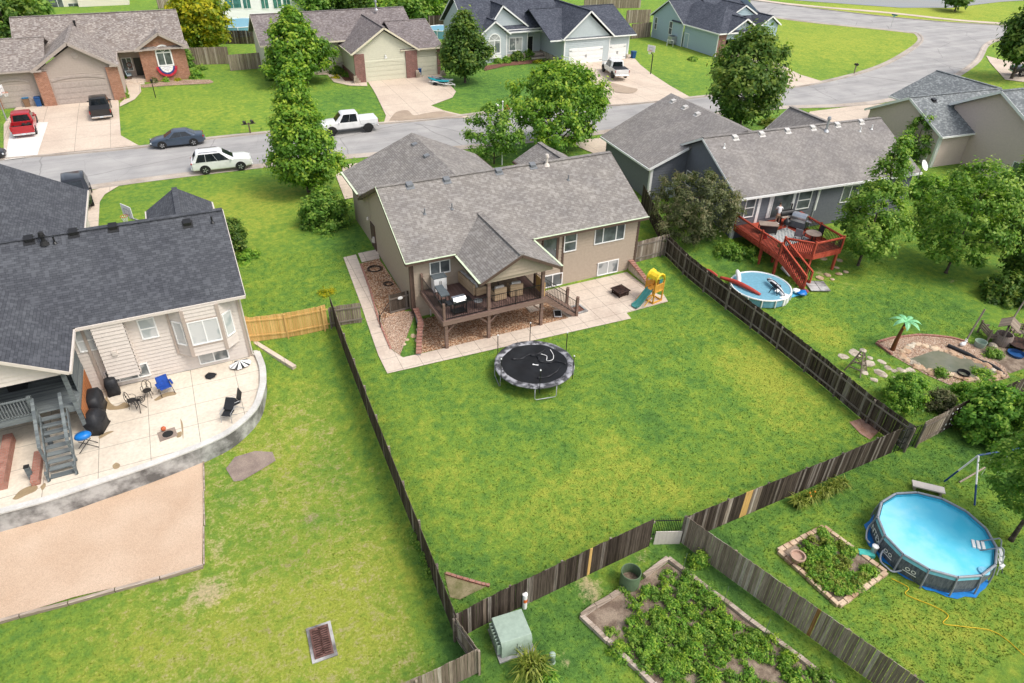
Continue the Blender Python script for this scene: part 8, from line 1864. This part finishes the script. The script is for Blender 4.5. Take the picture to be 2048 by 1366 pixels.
def leaf_mat(name, dark, mid, tip, trans=.45):
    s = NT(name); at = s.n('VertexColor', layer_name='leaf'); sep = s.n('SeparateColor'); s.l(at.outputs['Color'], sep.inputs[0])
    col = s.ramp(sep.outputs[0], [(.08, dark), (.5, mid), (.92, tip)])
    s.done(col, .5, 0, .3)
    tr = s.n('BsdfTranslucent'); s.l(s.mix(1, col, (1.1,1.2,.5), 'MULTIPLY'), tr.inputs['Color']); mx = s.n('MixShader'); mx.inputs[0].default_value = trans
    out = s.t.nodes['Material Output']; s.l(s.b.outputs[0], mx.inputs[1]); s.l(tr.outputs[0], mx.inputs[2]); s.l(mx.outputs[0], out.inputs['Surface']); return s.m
M['leaf_bright'] = leaf_mat('leaves_bright', (.075,.18,.022), (.185,.36,.036), (.45,.56,.065))
M['leaf_mid'] = leaf_mat('leaves_mid', (.085,.195,.03), (.185,.35,.05), (.38,.50,.09))
M['leaf_dark'] = leaf_mat('leaves_dark', (.055,.125,.024), (.115,.215,.035), (.27,.34,.06))
M['leaf_yellow'] = leaf_mat('leaves_yellow', (.13,.24,.015), (.40,.42,.02), (.66,.56,.025))
M['leaf_olive'] = leaf_mat('leaves_olive', (.085,.105,.045), (.16,.185,.075), (.29,.25,.14))
M['leaf_fresh'] = leaf_mat('leaves_fresh', (.085,.23,.03), (.20,.40,.05), (.42,.56,.08))
M['leaf_straw'] = leaf_mat('leaves_straw', (.10,.15,.02), (.22,.28,.04), (.42,.44,.10))
def leaf_mesh(name, P, N, size, tone, mat, aspect=1.6, rs=None):
    """P centres, N facing directions, size, tone 0..1 per leaf"""
    n = len(P); rs = rs or np.random.RandomState(1)
    N = N/np.maximum(1e-6, np.linalg.norm(N, axis=1, keepdims=True)); t = rs.normal(size=(n,3)); A = np.cross(N, t); A /= np.maximum(1e-6, np.linalg.norm(A, axis=1, keepdims=True)); B = np.cross(N, A)
    a = A*(size*.5*aspect)[:,None]; b = B*(size*.5)[:,None]; dr = N*(size*.18)[:,None]
    V = np.stack([P-a-dr, P-b*.9, P+a-dr, P+b*.9], 1).reshape(-1,3).astype(np.float32)
    me = bpy.data.meshes.new(name); me.vertices.add(4*n); me.vertices.foreach_set('co', V.ravel()); me.loops.add(4*n); me.loops.foreach_set('vertex_index', np.arange(4*n, dtype=np.int32)); me.polygons.add(n); me.polygons.foreach_set('loop_start', np.arange(0,4*n,4,dtype=np.int32)); me.update(); me.validate()
    ca = me.color_attributes.new('leaf','FLOAT_COLOR','POINT'); c = np.repeat(np.clip(tone,0,1),4); ca.data.foreach_set('color', np.stack([c,c,c,np.ones_like(c)],1).astype(np.float32).ravel())
    me.materials.append(mat); return me
def crown_points(prof, h0, h1, rad, n_clump, per, cl, seed, squash=.75, droop=0):
    """clumps spread through a crown of revolution; prof(t) 0..1 radius at relative height t"""
    rs = np.random.RandomState(seed); C = []
    ph = rs.uniform(0,6.28,4)
    while len(C) < n_clump:
        t = rs.uniform(.0,1); a = rs.uniform(0,2*math.pi); rmax = prof(t)*rad*(1+.16*math.sin(2*a+ph[0]+3*t)+.12*math.sin(3*a+ph[1]-5*t)+.08*math.sin(5*a+ph[2]+9*t))
        if rs.uniform() > .25+.75*prof(t): continue
        r = rmax*math.sqrt(rs.uniform(.18,1)); C.append((r*math.cos(a), r*math.sin(a), h0+(h1-h0)*t-droop*r, r/max(.05,rmax)))
    C = np.array(C); P = []; N = []; TN = []
    for x, y, z, rr in C:
        k = int(per*.82*rs.uniform(.45,1.5)); s = cl*rs.uniform(.7,1.3); d = rs.normal(size=(k,3)); d /= np.linalg.norm(d,axis=1,keepdims=True); q = d*np.minimum(1.7,np.abs(rs.normal(.62,.36,size=(k,1))))*np.array([s,s,s*squash*1.15]); c0 = np.array([x,y,z])
        P.append(c0+q); out = np.array([x,y,.35*rad])/max(.3,rad); nn = d*.7+out*.8+np.array([0,0,.55])+rs.normal(size=(k,3))*.45; N.append(nn)
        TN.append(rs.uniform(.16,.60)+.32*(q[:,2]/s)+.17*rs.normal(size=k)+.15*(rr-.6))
    return np.concatenate(P), np.concatenate(N), np.concatenate(TN), C, rs
PROF = dict(
 cone=lambda t: max(.04, (1-t)**.8*min(1,(t+.03)/.18)**.6),
 oval=lambda t: max(.05, math.sin(math.pi*min(1,max(0,t*.93+.06)))**.7),
 egg=lambda t: max(.05, (1-t**1.6)**.9*min(1,(t+.02)/.22)**.7),
 round=lambda t: max(.08, math.sqrt(max(0,1-(2*t-.92)**2/1.2))),
 shrub=lambda t: max(.1, math.sqrt(max(0,1-(t*1.02)**2.2))))
def tree(label, base, h, rad, prof, mat, c0=.2, n=120, per=70, cl=.7, leaf=.2, seed=1, name='tree', cat='tree', group=None, trunk=.16, limbs=10, lean=(0,0), bark='bark', toneoff=0):
    b = Vector(base); o = thing(name, label, cat, tuple(b), group=group)
    P, N, TN, C, rs = crown_points(PROF[prof], h*c0, h-cl*.6, rad, n, per, cl, seed)
    P[:,0] += lean[0]*(P[:,2]/h); P[:,1] += lean[1]*(P[:,2]/h)
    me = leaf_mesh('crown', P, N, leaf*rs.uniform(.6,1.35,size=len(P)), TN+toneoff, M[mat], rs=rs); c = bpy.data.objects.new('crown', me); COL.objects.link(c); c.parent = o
    if trunk:
        m = MB(); top = h*.72; L = smooth_line([(0,0,-.15),(.03*h*.1,0,h*c0*.6),(lean[0]*.4,lean[1]*.4,h*.45),(lean[0]*.7,lean[1]*.7,top)],4); m.tube(L, [trunk*(1.35 if i == 0 else 1)*(1-.85*i/(len(L)-1)) for i in range(len(L))], 8)
        idx = rs.permutation(len(C))[:limbs]
        for i in idx:
            x, y, z, _ = C[i]; z0 = max(h*c0*.7, min(top*.9, z-.45*math.hypot(x,y)-.3)); f = z0/top; r0 = max(.02, trunk*.5*(1-f*.7)); p0 = Vector((lean[0]*f*.7,lean[1]*f*.7,z0)); p1 = Vector((x*.45,y*.45,z0+(z-z0)*.55)); m.tube([p0,p1,Vector((x,y,z))],[r0,r0*.65,r0*.2],5)
        m.build('trunk', M[bark], o, smooth=True)
    return o
def ptree(label, bx, by, ty, hw, prof, mat, cyb=None, z=None, **k):
    """tree from the photo: foot pixel, top row, half width in pixels, row of the crown's lower edge"""
    b = G(bx,by,z); h = H(bx,by,ty,z); d = (b-Vector((0,0,CAM_H))); depth = AX.T @ np.array(d); sc = depth[2]/F_PX; rad = hw*sc
    if cyb is not None: k['c0'] = max(.02, H(bx,by,cyb,z)/h)
    return tree(label, b, h, rad, prof, mat, **k)
ptree('tall pointed bright green street tree beside the brown house garage', 617,384,128,78,'egg','leaf_bright',365,z=.5,n=300,per=95,cl=.62,leaf=.19,seed=3,trunk=.2,limbs=16)
ptree('tall pointed bright green tree on the sage house lawn, behind the street tree', 600,172,8,72,'egg','leaf_bright',150,z=.7,n=280,per=80,cl=.85,leaf=.27,seed=4,trunk=.22,limbs=14)
ptree('dense dark oval tree between the sage and bluegray houses', 930,168,14,50,'egg','leaf_dark',142,z=.7,n=240,per=85,cl=.75,leaf=.25,seed=5,trunk=.2,limbs=12)
ptree('broad round green tree at the near kerb beside the flagpole', 1116,302,122,98,'round','leaf_bright',275,z=.5,n=280,per=95,cl=.72,leaf=.21,seed=6,trunk=.2,limbs=16)
ptree('small loose green tree left of the flagpole', 988,328,205,54,'round','leaf_mid',312,z=.5,n=95,per=75,cl=.55,leaf=.18,seed=7,trunk=.1,limbs=10)
ptree('dark green tree at the near kerb in front of the aqua house', 1477,262,48,80,'oval','leaf_dark',232,z=.5,n=260,per=85,cl=.85,leaf=.26,seed=8,trunk=.22,limbs=14,toneoff=.1)
ptree('dark green tree at the top right corner of the photo', 2022,158,-25,52,'egg','leaf_dark',120,z=.5,n=170,per=80,cl=1.0,leaf=.34,seed=9,trunk=.26,limbs=10)
ptree('small tree on the lake shore at the top', 1908,26,-22,26,'round','leaf_dark',6,z=.6,n=45,per=60,cl=1.2,leaf=.45,seed=10,trunk=.2,limbs=6)
ptree('yellow green tree behind the tan house fence', 412,108,-35,55,'round','leaf_yellow',88,z=.8,n=200,per=75,cl=.95,leaf=.32,seed=11,trunk=.22,limbs=8)
ptree('olive gray crabapple tree between the brown and slate houses', 1380,492,342,78,'round','leaf_olive',468,z=-.5,n=230,per=110,cl=.42,leaf=.11,seed=12,trunk=.1,limbs=14)
ptree('large loose green tree right of the red deck', 1716,530,270,76,'egg','leaf_mid',505,z=-.8,n=185,per=105,cl=.48,leaf=.15,seed=13,trunk=.13,limbs=16,toneoff=.12,lean=(.9,.3))
ptree('rounder green tree further right in the slate house yard', 1893,542,328,90,'round','leaf_mid',515,z=-.8,n=170,per=100,cl=.55,leaf=.16,seed=14,trunk=.12,limbs=14,toneoff=.1,lean=(.6,.2))
ptree('narrow upright tree between the slate and beige houses', 1822,318,226,30,'oval','leaf_mid',312,z=.3,n=75,per=85,cl=.45,leaf=.17,seed=15,trunk=.08,limbs=6)
ptree('dark tree filling the right edge behind the rounder green tree', 2045,560,330,55,'round','leaf_dark',545,z=-.7,n=190,per=95,cl=.65,leaf=.18,seed=16,trunk=.15,limbs=8)
ptree('tall green tree at the right edge below the beige house window', 2035,440,300,48,'oval','leaf_mid',430,z=-.2,n=130,per=85,cl=.6,leaf=.19,seed=17,trunk=.12,limbs=6)
ptree('green tree hanging into the lower right edge over the swing frame', 2022,1080,830,100,'round','leaf_mid',1010,z=-1.5,n=230,per=110,cl=.34,leaf=.10,seed=18,trunk=.12,limbs=12)
for i, (bx, by, ty, hw, mt, lb) in enumerate(((20,78,-30,62,'leaf_dark','dark tree at the top left corner behind the tan house roof'),(75,60,-20,35,'leaf_mid','green tree between the top left corner and the cream house'),(640,30,-40,42,'leaf_mid','green tree behind the sage house roof, left of the roof peak'),(735,30,-35,62,'leaf_dark','dark wide tree behind the sage house roof peak'),(830,44,-30,45,'leaf_mid','mid green tree behind the sage house, near the maroon fence'),(780,40,-10,40,'leaf_bright','light green tree behind the sage house right roof'),(880,30,-45,40,'leaf_mid','green tree at the top between the sage and bluegray houses'),(660,26,-30,40,'leaf_dark','dark tree above the sage house at the top edge'))):
    ptree(lb, bx,by,ty,hw,'round',mt,by-6,z=.9,n=120,per=70,cl=1.1,leaf=.38,seed=30+i,trunk=.2,limbs=4)
def shrub(label, px, py, ty, hw, mat='leaf_mid', prof='shrub', z=None, name='shrub', cat='shrub', dens=1.0, leaf=.11, cl=.3, seed=50, group=None, tone=0):
    b = G(px,py,z); h = max(.25, H(px,py,ty,z)); dz = (AX.T @ np.array(b-Vector((0,0,CAM_H))))[2]; rad = hw*dz/F_PX
    n = max(8, int(dens*26*rad*max(h,.6)/(cl*cl)*.12)+6)
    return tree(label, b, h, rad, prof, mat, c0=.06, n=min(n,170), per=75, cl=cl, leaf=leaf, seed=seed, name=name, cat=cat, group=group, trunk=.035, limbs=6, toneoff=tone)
shrub('large round dark green shrub at the foot of the tall street tree', 655,457,375,54,'leaf_mid','shrub',.1,seed=51,cl=.42,leaf=.14,dens=1.6)
shrub('dark clipped evergreen column beside the charcoal roof end', 476,520,432,24,'leaf_dark','oval',-.1,seed=52,dens=1.5); shrub('bright low bush below the dark evergreen at the charcoal roof end', 500,535,500,26,'leaf_fresh','shrub',-.2,seed=53)
shrub('yellow flowering bush behind the new yellow fence', 657,605,577,26,'leaf_yellow','shrub',-.6,seed=54,leaf=.09); 
shrub('yellow green low hedge in front of the small roof gable of the slate house', 1550,253,236,34,'leaf_straw','shrub',.5,seed=55,cl=.5,leaf=.2)
for i,(x,y,t,w,mt,lb) in enumerate(((1855,392,350,38,'leaf_fresh','bright bush below the beige house corner, left one'),(1925,412,365,42,'leaf_fresh','bright bush below the beige house corner, right one'),(1870,440,395,45,'leaf_mid','dark green bush between the two yard trees and the slate house'),(1985,470,400,45,'leaf_mid','dark green bush near the right edge behind the yard tree'),(2010,600,545,45,'leaf_dark','dark bush in the shade at the right edge above the wishing well'))): shrub(lb,x,y,t,w,mt,'shrub',-.1 if y < 500 else None,seed=60+i,cl=.4,leaf=.15)
shrub('climbing vine mounded over the dark fence at the right edge', 1975,868,775,66,'leaf_fresh','shrub',None,seed=66,cl=.34,leaf=.13,dens=1.6,name='vine',cat='vine',tone=-.12)
shrub('vine mass at the right edge above the swing frame', 2060,905,790,70,'leaf_mid','shrub',None,seed=67,cl=.34,leaf=.13,dens=1.5,name='vine',cat='vine')
for i,(x,y,t,w,mt,lb) in enumerate(((1800,808,748,42,'leaf_fresh','tall bright green plant clump behind the right fence'),(1875,815,780,28,'leaf_olive','dull green plant between the bright clump and the pond'),(1945,795,768,38,'leaf_fresh','low bright plants at the near end of the pond'),(1880,752,738,12,'leaf_mid','small green plant at the pond bank beside the black tub'),(1962,755,742,24,'leaf_fresh','grassy clump at the right bank of the pond'),(1985,712,698,16,'leaf_mid','small plant on the far bank of the pond'))): shrub(lb,x,y,t,w,mt,'shrub',None,seed=70+i,cl=.25,leaf=.085,dens=1.3,name='garden_plant',cat='plant')
for i,(x,y,t,w,mt,lb) in enumerate(((1032,122,100,16,'leaf_dark','dark shrub right of the bluegray house arched window'),(1052,118,96,16,'leaf_mid','taller green shrub beside the bluegray house porch step'),(995,128,115,8,'leaf_fresh','small green shrub below the white flower box'),(1012,128,112,7,'leaf_fresh','small bright shrub at the bluegray house corner board'),(1076,128,119,9,'leaf_yellow','yellow flowering plant beside the bluegray porch steps'),(1095,128,118,12,'leaf_olive','gray green plant beside the bluegray garage'),
   (245,165,148,9,'leaf_mid','round shrub at the orange brick pier by the front walk'),(248,200,183,10,'leaf_mid','shrub at the bend of the tan house front walk'),(333,166,155,6,'leaf_fresh','small bright shrub under the red white and blue bunting'),(357,164,156,5,'leaf_yellow','small yellow shrub right of the bunting'),(395,158,138,12,'leaf_fresh','leafy shrub at the right end of the tan house bed'),(380,136,96,8,'leaf_mid','narrow upright shrub at the right brick corner of the tan house'),(403,142,130,8,'leaf_mid','dark shrub near the fence right of the tan house'),(310,168,155,5,'leaf_olive','small dull shrub at the left end of the tan house bed'),(225,190,176,6,'leaf_olive','brownish potted shrub beside the black pickup'),
   (675,150,132,14,'leaf_dark','dark shrub in the mulch bed of the sage house'),(695,156,145,10,'leaf_mid','green shrub at the sage garage corner'),(672,159,152,9,'leaf_yellow','yellow green low plant in the mulch bed of the sage house'),(545,160,138,14,'leaf_mid','shrub at the left end of the sage house'),(885,142,128,14,'leaf_mid','green shrub between the sage house and the dark oval tree'),(1560,182,172,10,'leaf_mid','small shrub on the corner lawn beside the driveway'),(745,105,88,8,'leaf_fresh','small bright shrub by the sage porch'),(1385,122,112,8,'leaf_mid','low shrub at the aqua garage corner'))): shrub(lb,x,y,t,w,mt,'shrub',.75,seed=80+i,cl=.3,leaf=.16,dens=1.2)
shrub('leafy plant in the bed under the red deck house corner', 1460,510,482,30,'leaf_mid','shrub',None,seed=110); shrub('low green plants beside the slate house wall under the deck', 1500,512,492,24,'leaf_fresh','shrub',None,seed=111)
def blades(label, q, rad, h, n, mat, seed, name='ornamental_grass', flowers=0, cat='plant'):
    rs = np.random.RandomState(seed); m = MB(); f = MB()
    tones = []
    for i in range(n):
        a = rs.uniform(0,6.28); r = rad*.35*math.sqrt(rs.uniform()); b = rs.uniform(0,6.28); L = h*rs.uniform(.7,1.2); out = rad*rs.uniform(.4,1.1); w = .018+.012*rs.uniform(); sx, sy = r*math.cos(a), r*math.sin(a)*1.0
        d = Vector((math.cos(b),math.sin(b),0)); s_ = Vector((-math.sin(b),math.cos(b),0))*w; p0 = Vector((sx,sy,0)); p1 = p0+d*out*.45+Vector((0,0,L*.85)); p2 = p0+d*out+Vector((0,0,L*rs.uniform(.35,.85)))
        m.poly([p0-s_,p0+s_,p1+s_,p1-s_]); m.poly([p1-s_,p1+s_,p2+s_*.1,p2-s_*.1])
    o = thing(name, label, cat, tuple(q)); b_ = m.build('leaves', M[mat], o); nv = len(b_.data.vertices); ca = b_.data.color_attributes.new('leaf','FLOAT_COLOR','POINT'); t = np.repeat(rs.uniform(.1,1,nv//4+1),4)[:nv]; ca.data.foreach_set('color', np.stack([t,t,t,np.ones_like(t)],1).astype(np.float32).ravel())
    if flowers:
        for k in range(flowers): a = rs.uniform(0,6.28); r = rad*.7*rs.uniform(); f.ell((r*math.cos(a),r*math.sin(a),h*rs.uniform(.9,1.2)),(.05,.05,.04),6,4)
        f.build('flowers', paint('lily_orange',(.65,.25,.02),.6), o)
zT2 = zT
for k,(x,y) in enumerate(((740,470),(800,445),(860,420),(915,395),(950,375))): blades(('day lily clump nearest the three pale boards','day lily clump with orange flowers, second from the left','middle clump of the day lily row','day lily clump second from the right','right end clump of the day lily row')[k], zT(x,y+12), .55,.5,110,'leaf_straw',120+k,'day_lily',3 if k == 1 else 0)
blades('tall yellow green grass clump between the utility box and the pedestal', zD(800,1110), .85,.95,230,'leaf_straw',130); blades('small grass clump beside the pedestal at the bottom edge', zD(905,1140), .4,.5,90,'leaf_fresh',131)
blades('pale broad leaved plant at the bottom of the vegetable bed', zD(1810,1150), .5,.5,60,'leaf_fresh',132)
pv = [(1390,705,1),(1370,850,1.2),(1330,640,.5),(1420,800,.9),(1480,960,1.3),(1520,870,1.1),(1560,800,1.2),(1600,740,1.1),(1650,650,1.2),(1560,640,1.0),(1580,560,.8),(1700,560,1.0),(1720,480,.9),(1760,640,1.2),(1800,720,1.2),(1700,760,1.2),(1640,850,1.2),(1600,960,1.3),(1660,1040,1.4),(1750,880,1.2),(1820,830,1.2),(1860,760,1.1),(1730,980,1.2),(1800,930,1.2),(1880,900,1.2),(1950,860,1.2),(1950,960,1.2),(1860,1010,1.2),(2020,1000,1.2),(2050,930,1.0),(1500,760,.8),(1450,650,.7),(1250,880,.6),(1290,960,.8),(1330,1000,.8),(1430,1060,.9),(1500,1080,1.0),(1580,1110,1.0),(1380,930,1.1),(1440,880,.8)]
rs = np.random.RandomState(21)
while len(pv) < 118:
    x, y = rs.uniform(1180,2600), rs.uniform(600,1330)
    if (y-455)*1.0 > (x-1580)*.70+60 and (y-780) < (x-1085)*.93-70 and x > 1330 and (x > 1480 or y > 830): pv.append((x,y,rs.uniform(.5,1.1)))
for i,(x,y,s_) in enumerate(pv):
    q = zD(x,y); rs = np.random.RandomState(200+i); tree('leafy vegetable plant in the timber edged bed', (q.x,q.y,q.z), .22+.34*s_*rs.uniform(.7,1.1), .16+.23*s_, 'shrub', ('leaf_bright','leaf_fresh','leaf_mid')[i % 3], c0=.05, n=int(12*s_)+5, per=66, cl=.14, leaf=.058, seed=200+i, name='vegetable_plant', cat='plant', group='vegetable plants in the timber bed', trunk=.012, limbs=4)
rs = np.random.RandomState(9)
for i in range(95):
    u, v = rs.uniform(.06,.94), rs.uniform(.06,.94); q = bed[0].lerp(bed[1],u).lerp(bed[3].lerp(bed[2],u),v)
    if .55 < u < .85 and .45 < v < .8 and rs.uniform() < .8: continue
    if u < .25 and v < .3: continue
    tree('small leafy plant in the stone edged raised bed', (q.x,q.y,q.z+.1), rs.uniform(.22,.42), rs.uniform(.22,.38), 'shrub', ('leaf_fresh','leaf_straw','leaf_fresh')[i % 3], c0=.05, n=12, per=50, cl=.13, leaf=.06, seed=400+i, name='bed_plant', cat='plant', group='plants in the stone edged raised bed', trunk=.01, limbs=3)
shrub('weedy shrub between the panel fence and the vegetable bed corner', 1400,1128,1105,14,'leaf_fresh','shrub',None,seed=141,leaf=.07,cl=.18)
for i,(x,y,w) in enumerate(((860,1120,10),(850,1095,8),(868,1150,9),(838,1080,7))): shrub('weed growing along the outer side of the left dark fence',x-8,y,y-14,w,'leaf_mid','shrub',None,seed=150+i,leaf=.06,cl=.15,name='weed',cat='plant',group='weeds along the left fence')
def inside(px, py, poly):
    x = np.array([p[0] for p in poly]); y = np.array([p[1] for p in poly]); n = len(poly); r = np.zeros(len(px), bool); j = n-1
    for i in range(n):
        c = ((y[i] > py) != (y[j] > py)) & (px < (x[j]-x[i])*(py-y[i])/(y[j]-y[i]+1e-12)+x[i]); r ^= c; j = i
    return r
rs = np.random.RandomState(77); NT_ = 150000
gx = rs.uniform(-16,46,NT_); gy = 5+(rs.uniform(0,1,NT_)**1.25)*41
keepm = np.ones(NT_, bool)
gp = lambda L: [G(*p) for p in L]
hard = [[(10.2,36),(28,36),(28,47),(10.2,47)], patio_poly, gp([(687,516),(712,510),(783,700),(806,716),(1240,612),(1336,600),(1262,638),(775,748),(757,712)]), [(10,31.5),(27.2,31.5),(27.2,36.5),(10,36.5)], gp([(722,528),(758,518),(812,600),(836,640),(812,690),(782,698)]), [tuple(p) for p in bed], gp([(-60,1030),(60,1000),(200,960),(409,870),(405,1130),(280,1165),(150,1195),(-60,1260)]), gp([(1162,1240),(1335,1128),(1500,1240),(1680,1380),(1330,1380)]), gp([(452,938),(470,915),(545,905),(552,922),(485,962)]), gp([(616,1258),(660,1246),(671,1312),(630,1326)]), [(-20,36.2),(.6,36.2),(.6,47),(-20,47)], [tuple(zP(x,y)) for x, y in ((560,430),(960,350),(1450,410),(1720,430),(2020,500),(2020,660),(1850,760),(1260,830),(800,600))]]
for h_ in hard: keepm &= ~inside(gx, gy, [(p[0],p[1]) for p in h_])
keepm &= ((gx-c.x)**2+(gy-c.y)**2 > (RP*1.12)**2)
Fi = Matrix.Translation(Vector((36.9,36.6,0))) @ Matrix.Rotation(R(-4.8),4,'Z'); hp_poly = [tuple(Fi @ Vector(q)) for q in ((-.1,-.1,0),(17.5,-.1,0),(17.5,12,0),(-.1,12,0))]; keepm &= ~inside(gx, gy, hp_poly)
gx, gy = gx[keepm], gy[keepm]; gz = T(gx, gy)
ix = np.clip(np.searchsorted(xs, gx)-1, 0, len(xs)-2); iy = np.clip(np.searchsorted(ys, gy)-1, 0, len(ys)-2)
dv_ = dirt[iy, ix]; yv = np.clip(yel[iy, ix],0,1); kv = kind[iy, ix]
k2 = rs.uniform(size=len(gx)) > dv_*1.5; gx, gy, gz, dv_, yv, kv = [a[k2] for a in (gx,gy,gz,dv_,yv,kv)]
n = len(gx); hgt = rs.uniform(.02,.055,n); wd = rs.uniform(.02,.05,n); V = []
for s_ in range(2):
    a = rs.uniform(0,math.pi*2,n); lean_ = rs.uniform(.2,1.1,n)*hgt; b = rs.uniform(0,6.28,n); dx, dy = np.cos(a)*wd, np.sin(a)*wd
    V.append(np.stack([np.stack([gx-dx,gy-dy,gz-.01],1), np.stack([gx+dx,gy+dy,gz-.01],1), np.stack([gx+lean_*np.cos(b),gy+lean_*np.sin(b),gz+hgt],1)],1))
V = np.concatenate(V).reshape(-1,3).astype(np.float32); nt_ = len(V)//3
me = bpy.data.meshes.new('grass'); me.vertices.add(len(V)); me.vertices.foreach_set('co', V.ravel()); me.loops.add(len(V)); me.loops.foreach_set('vertex_index', np.arange(len(V),dtype=np.int32)); me.polygons.add(nt_); me.polygons.foreach_set('loop_start', np.arange(0,len(V),3,dtype=np.int32)); me.update(); me.validate()
ca = me.color_attributes.new('tint','FLOAT_COLOR','POINT'); t = np.stack([dv_*.0, np.clip(yv+rs.uniform(-.08,.10,n),0,1), kv, np.ones(n)],1); t = np.repeat(np.concatenate([t,t]),3,axis=0); ca.data.foreach_set('color', t.astype(np.float32).ravel())
me.materials.append(M['lawn']); go = bpy.data.objects.new('grass', me); COL.objects.link(go); tag(go, 'short rough grass blades over the near lawns', 'grass', kind='stuff')
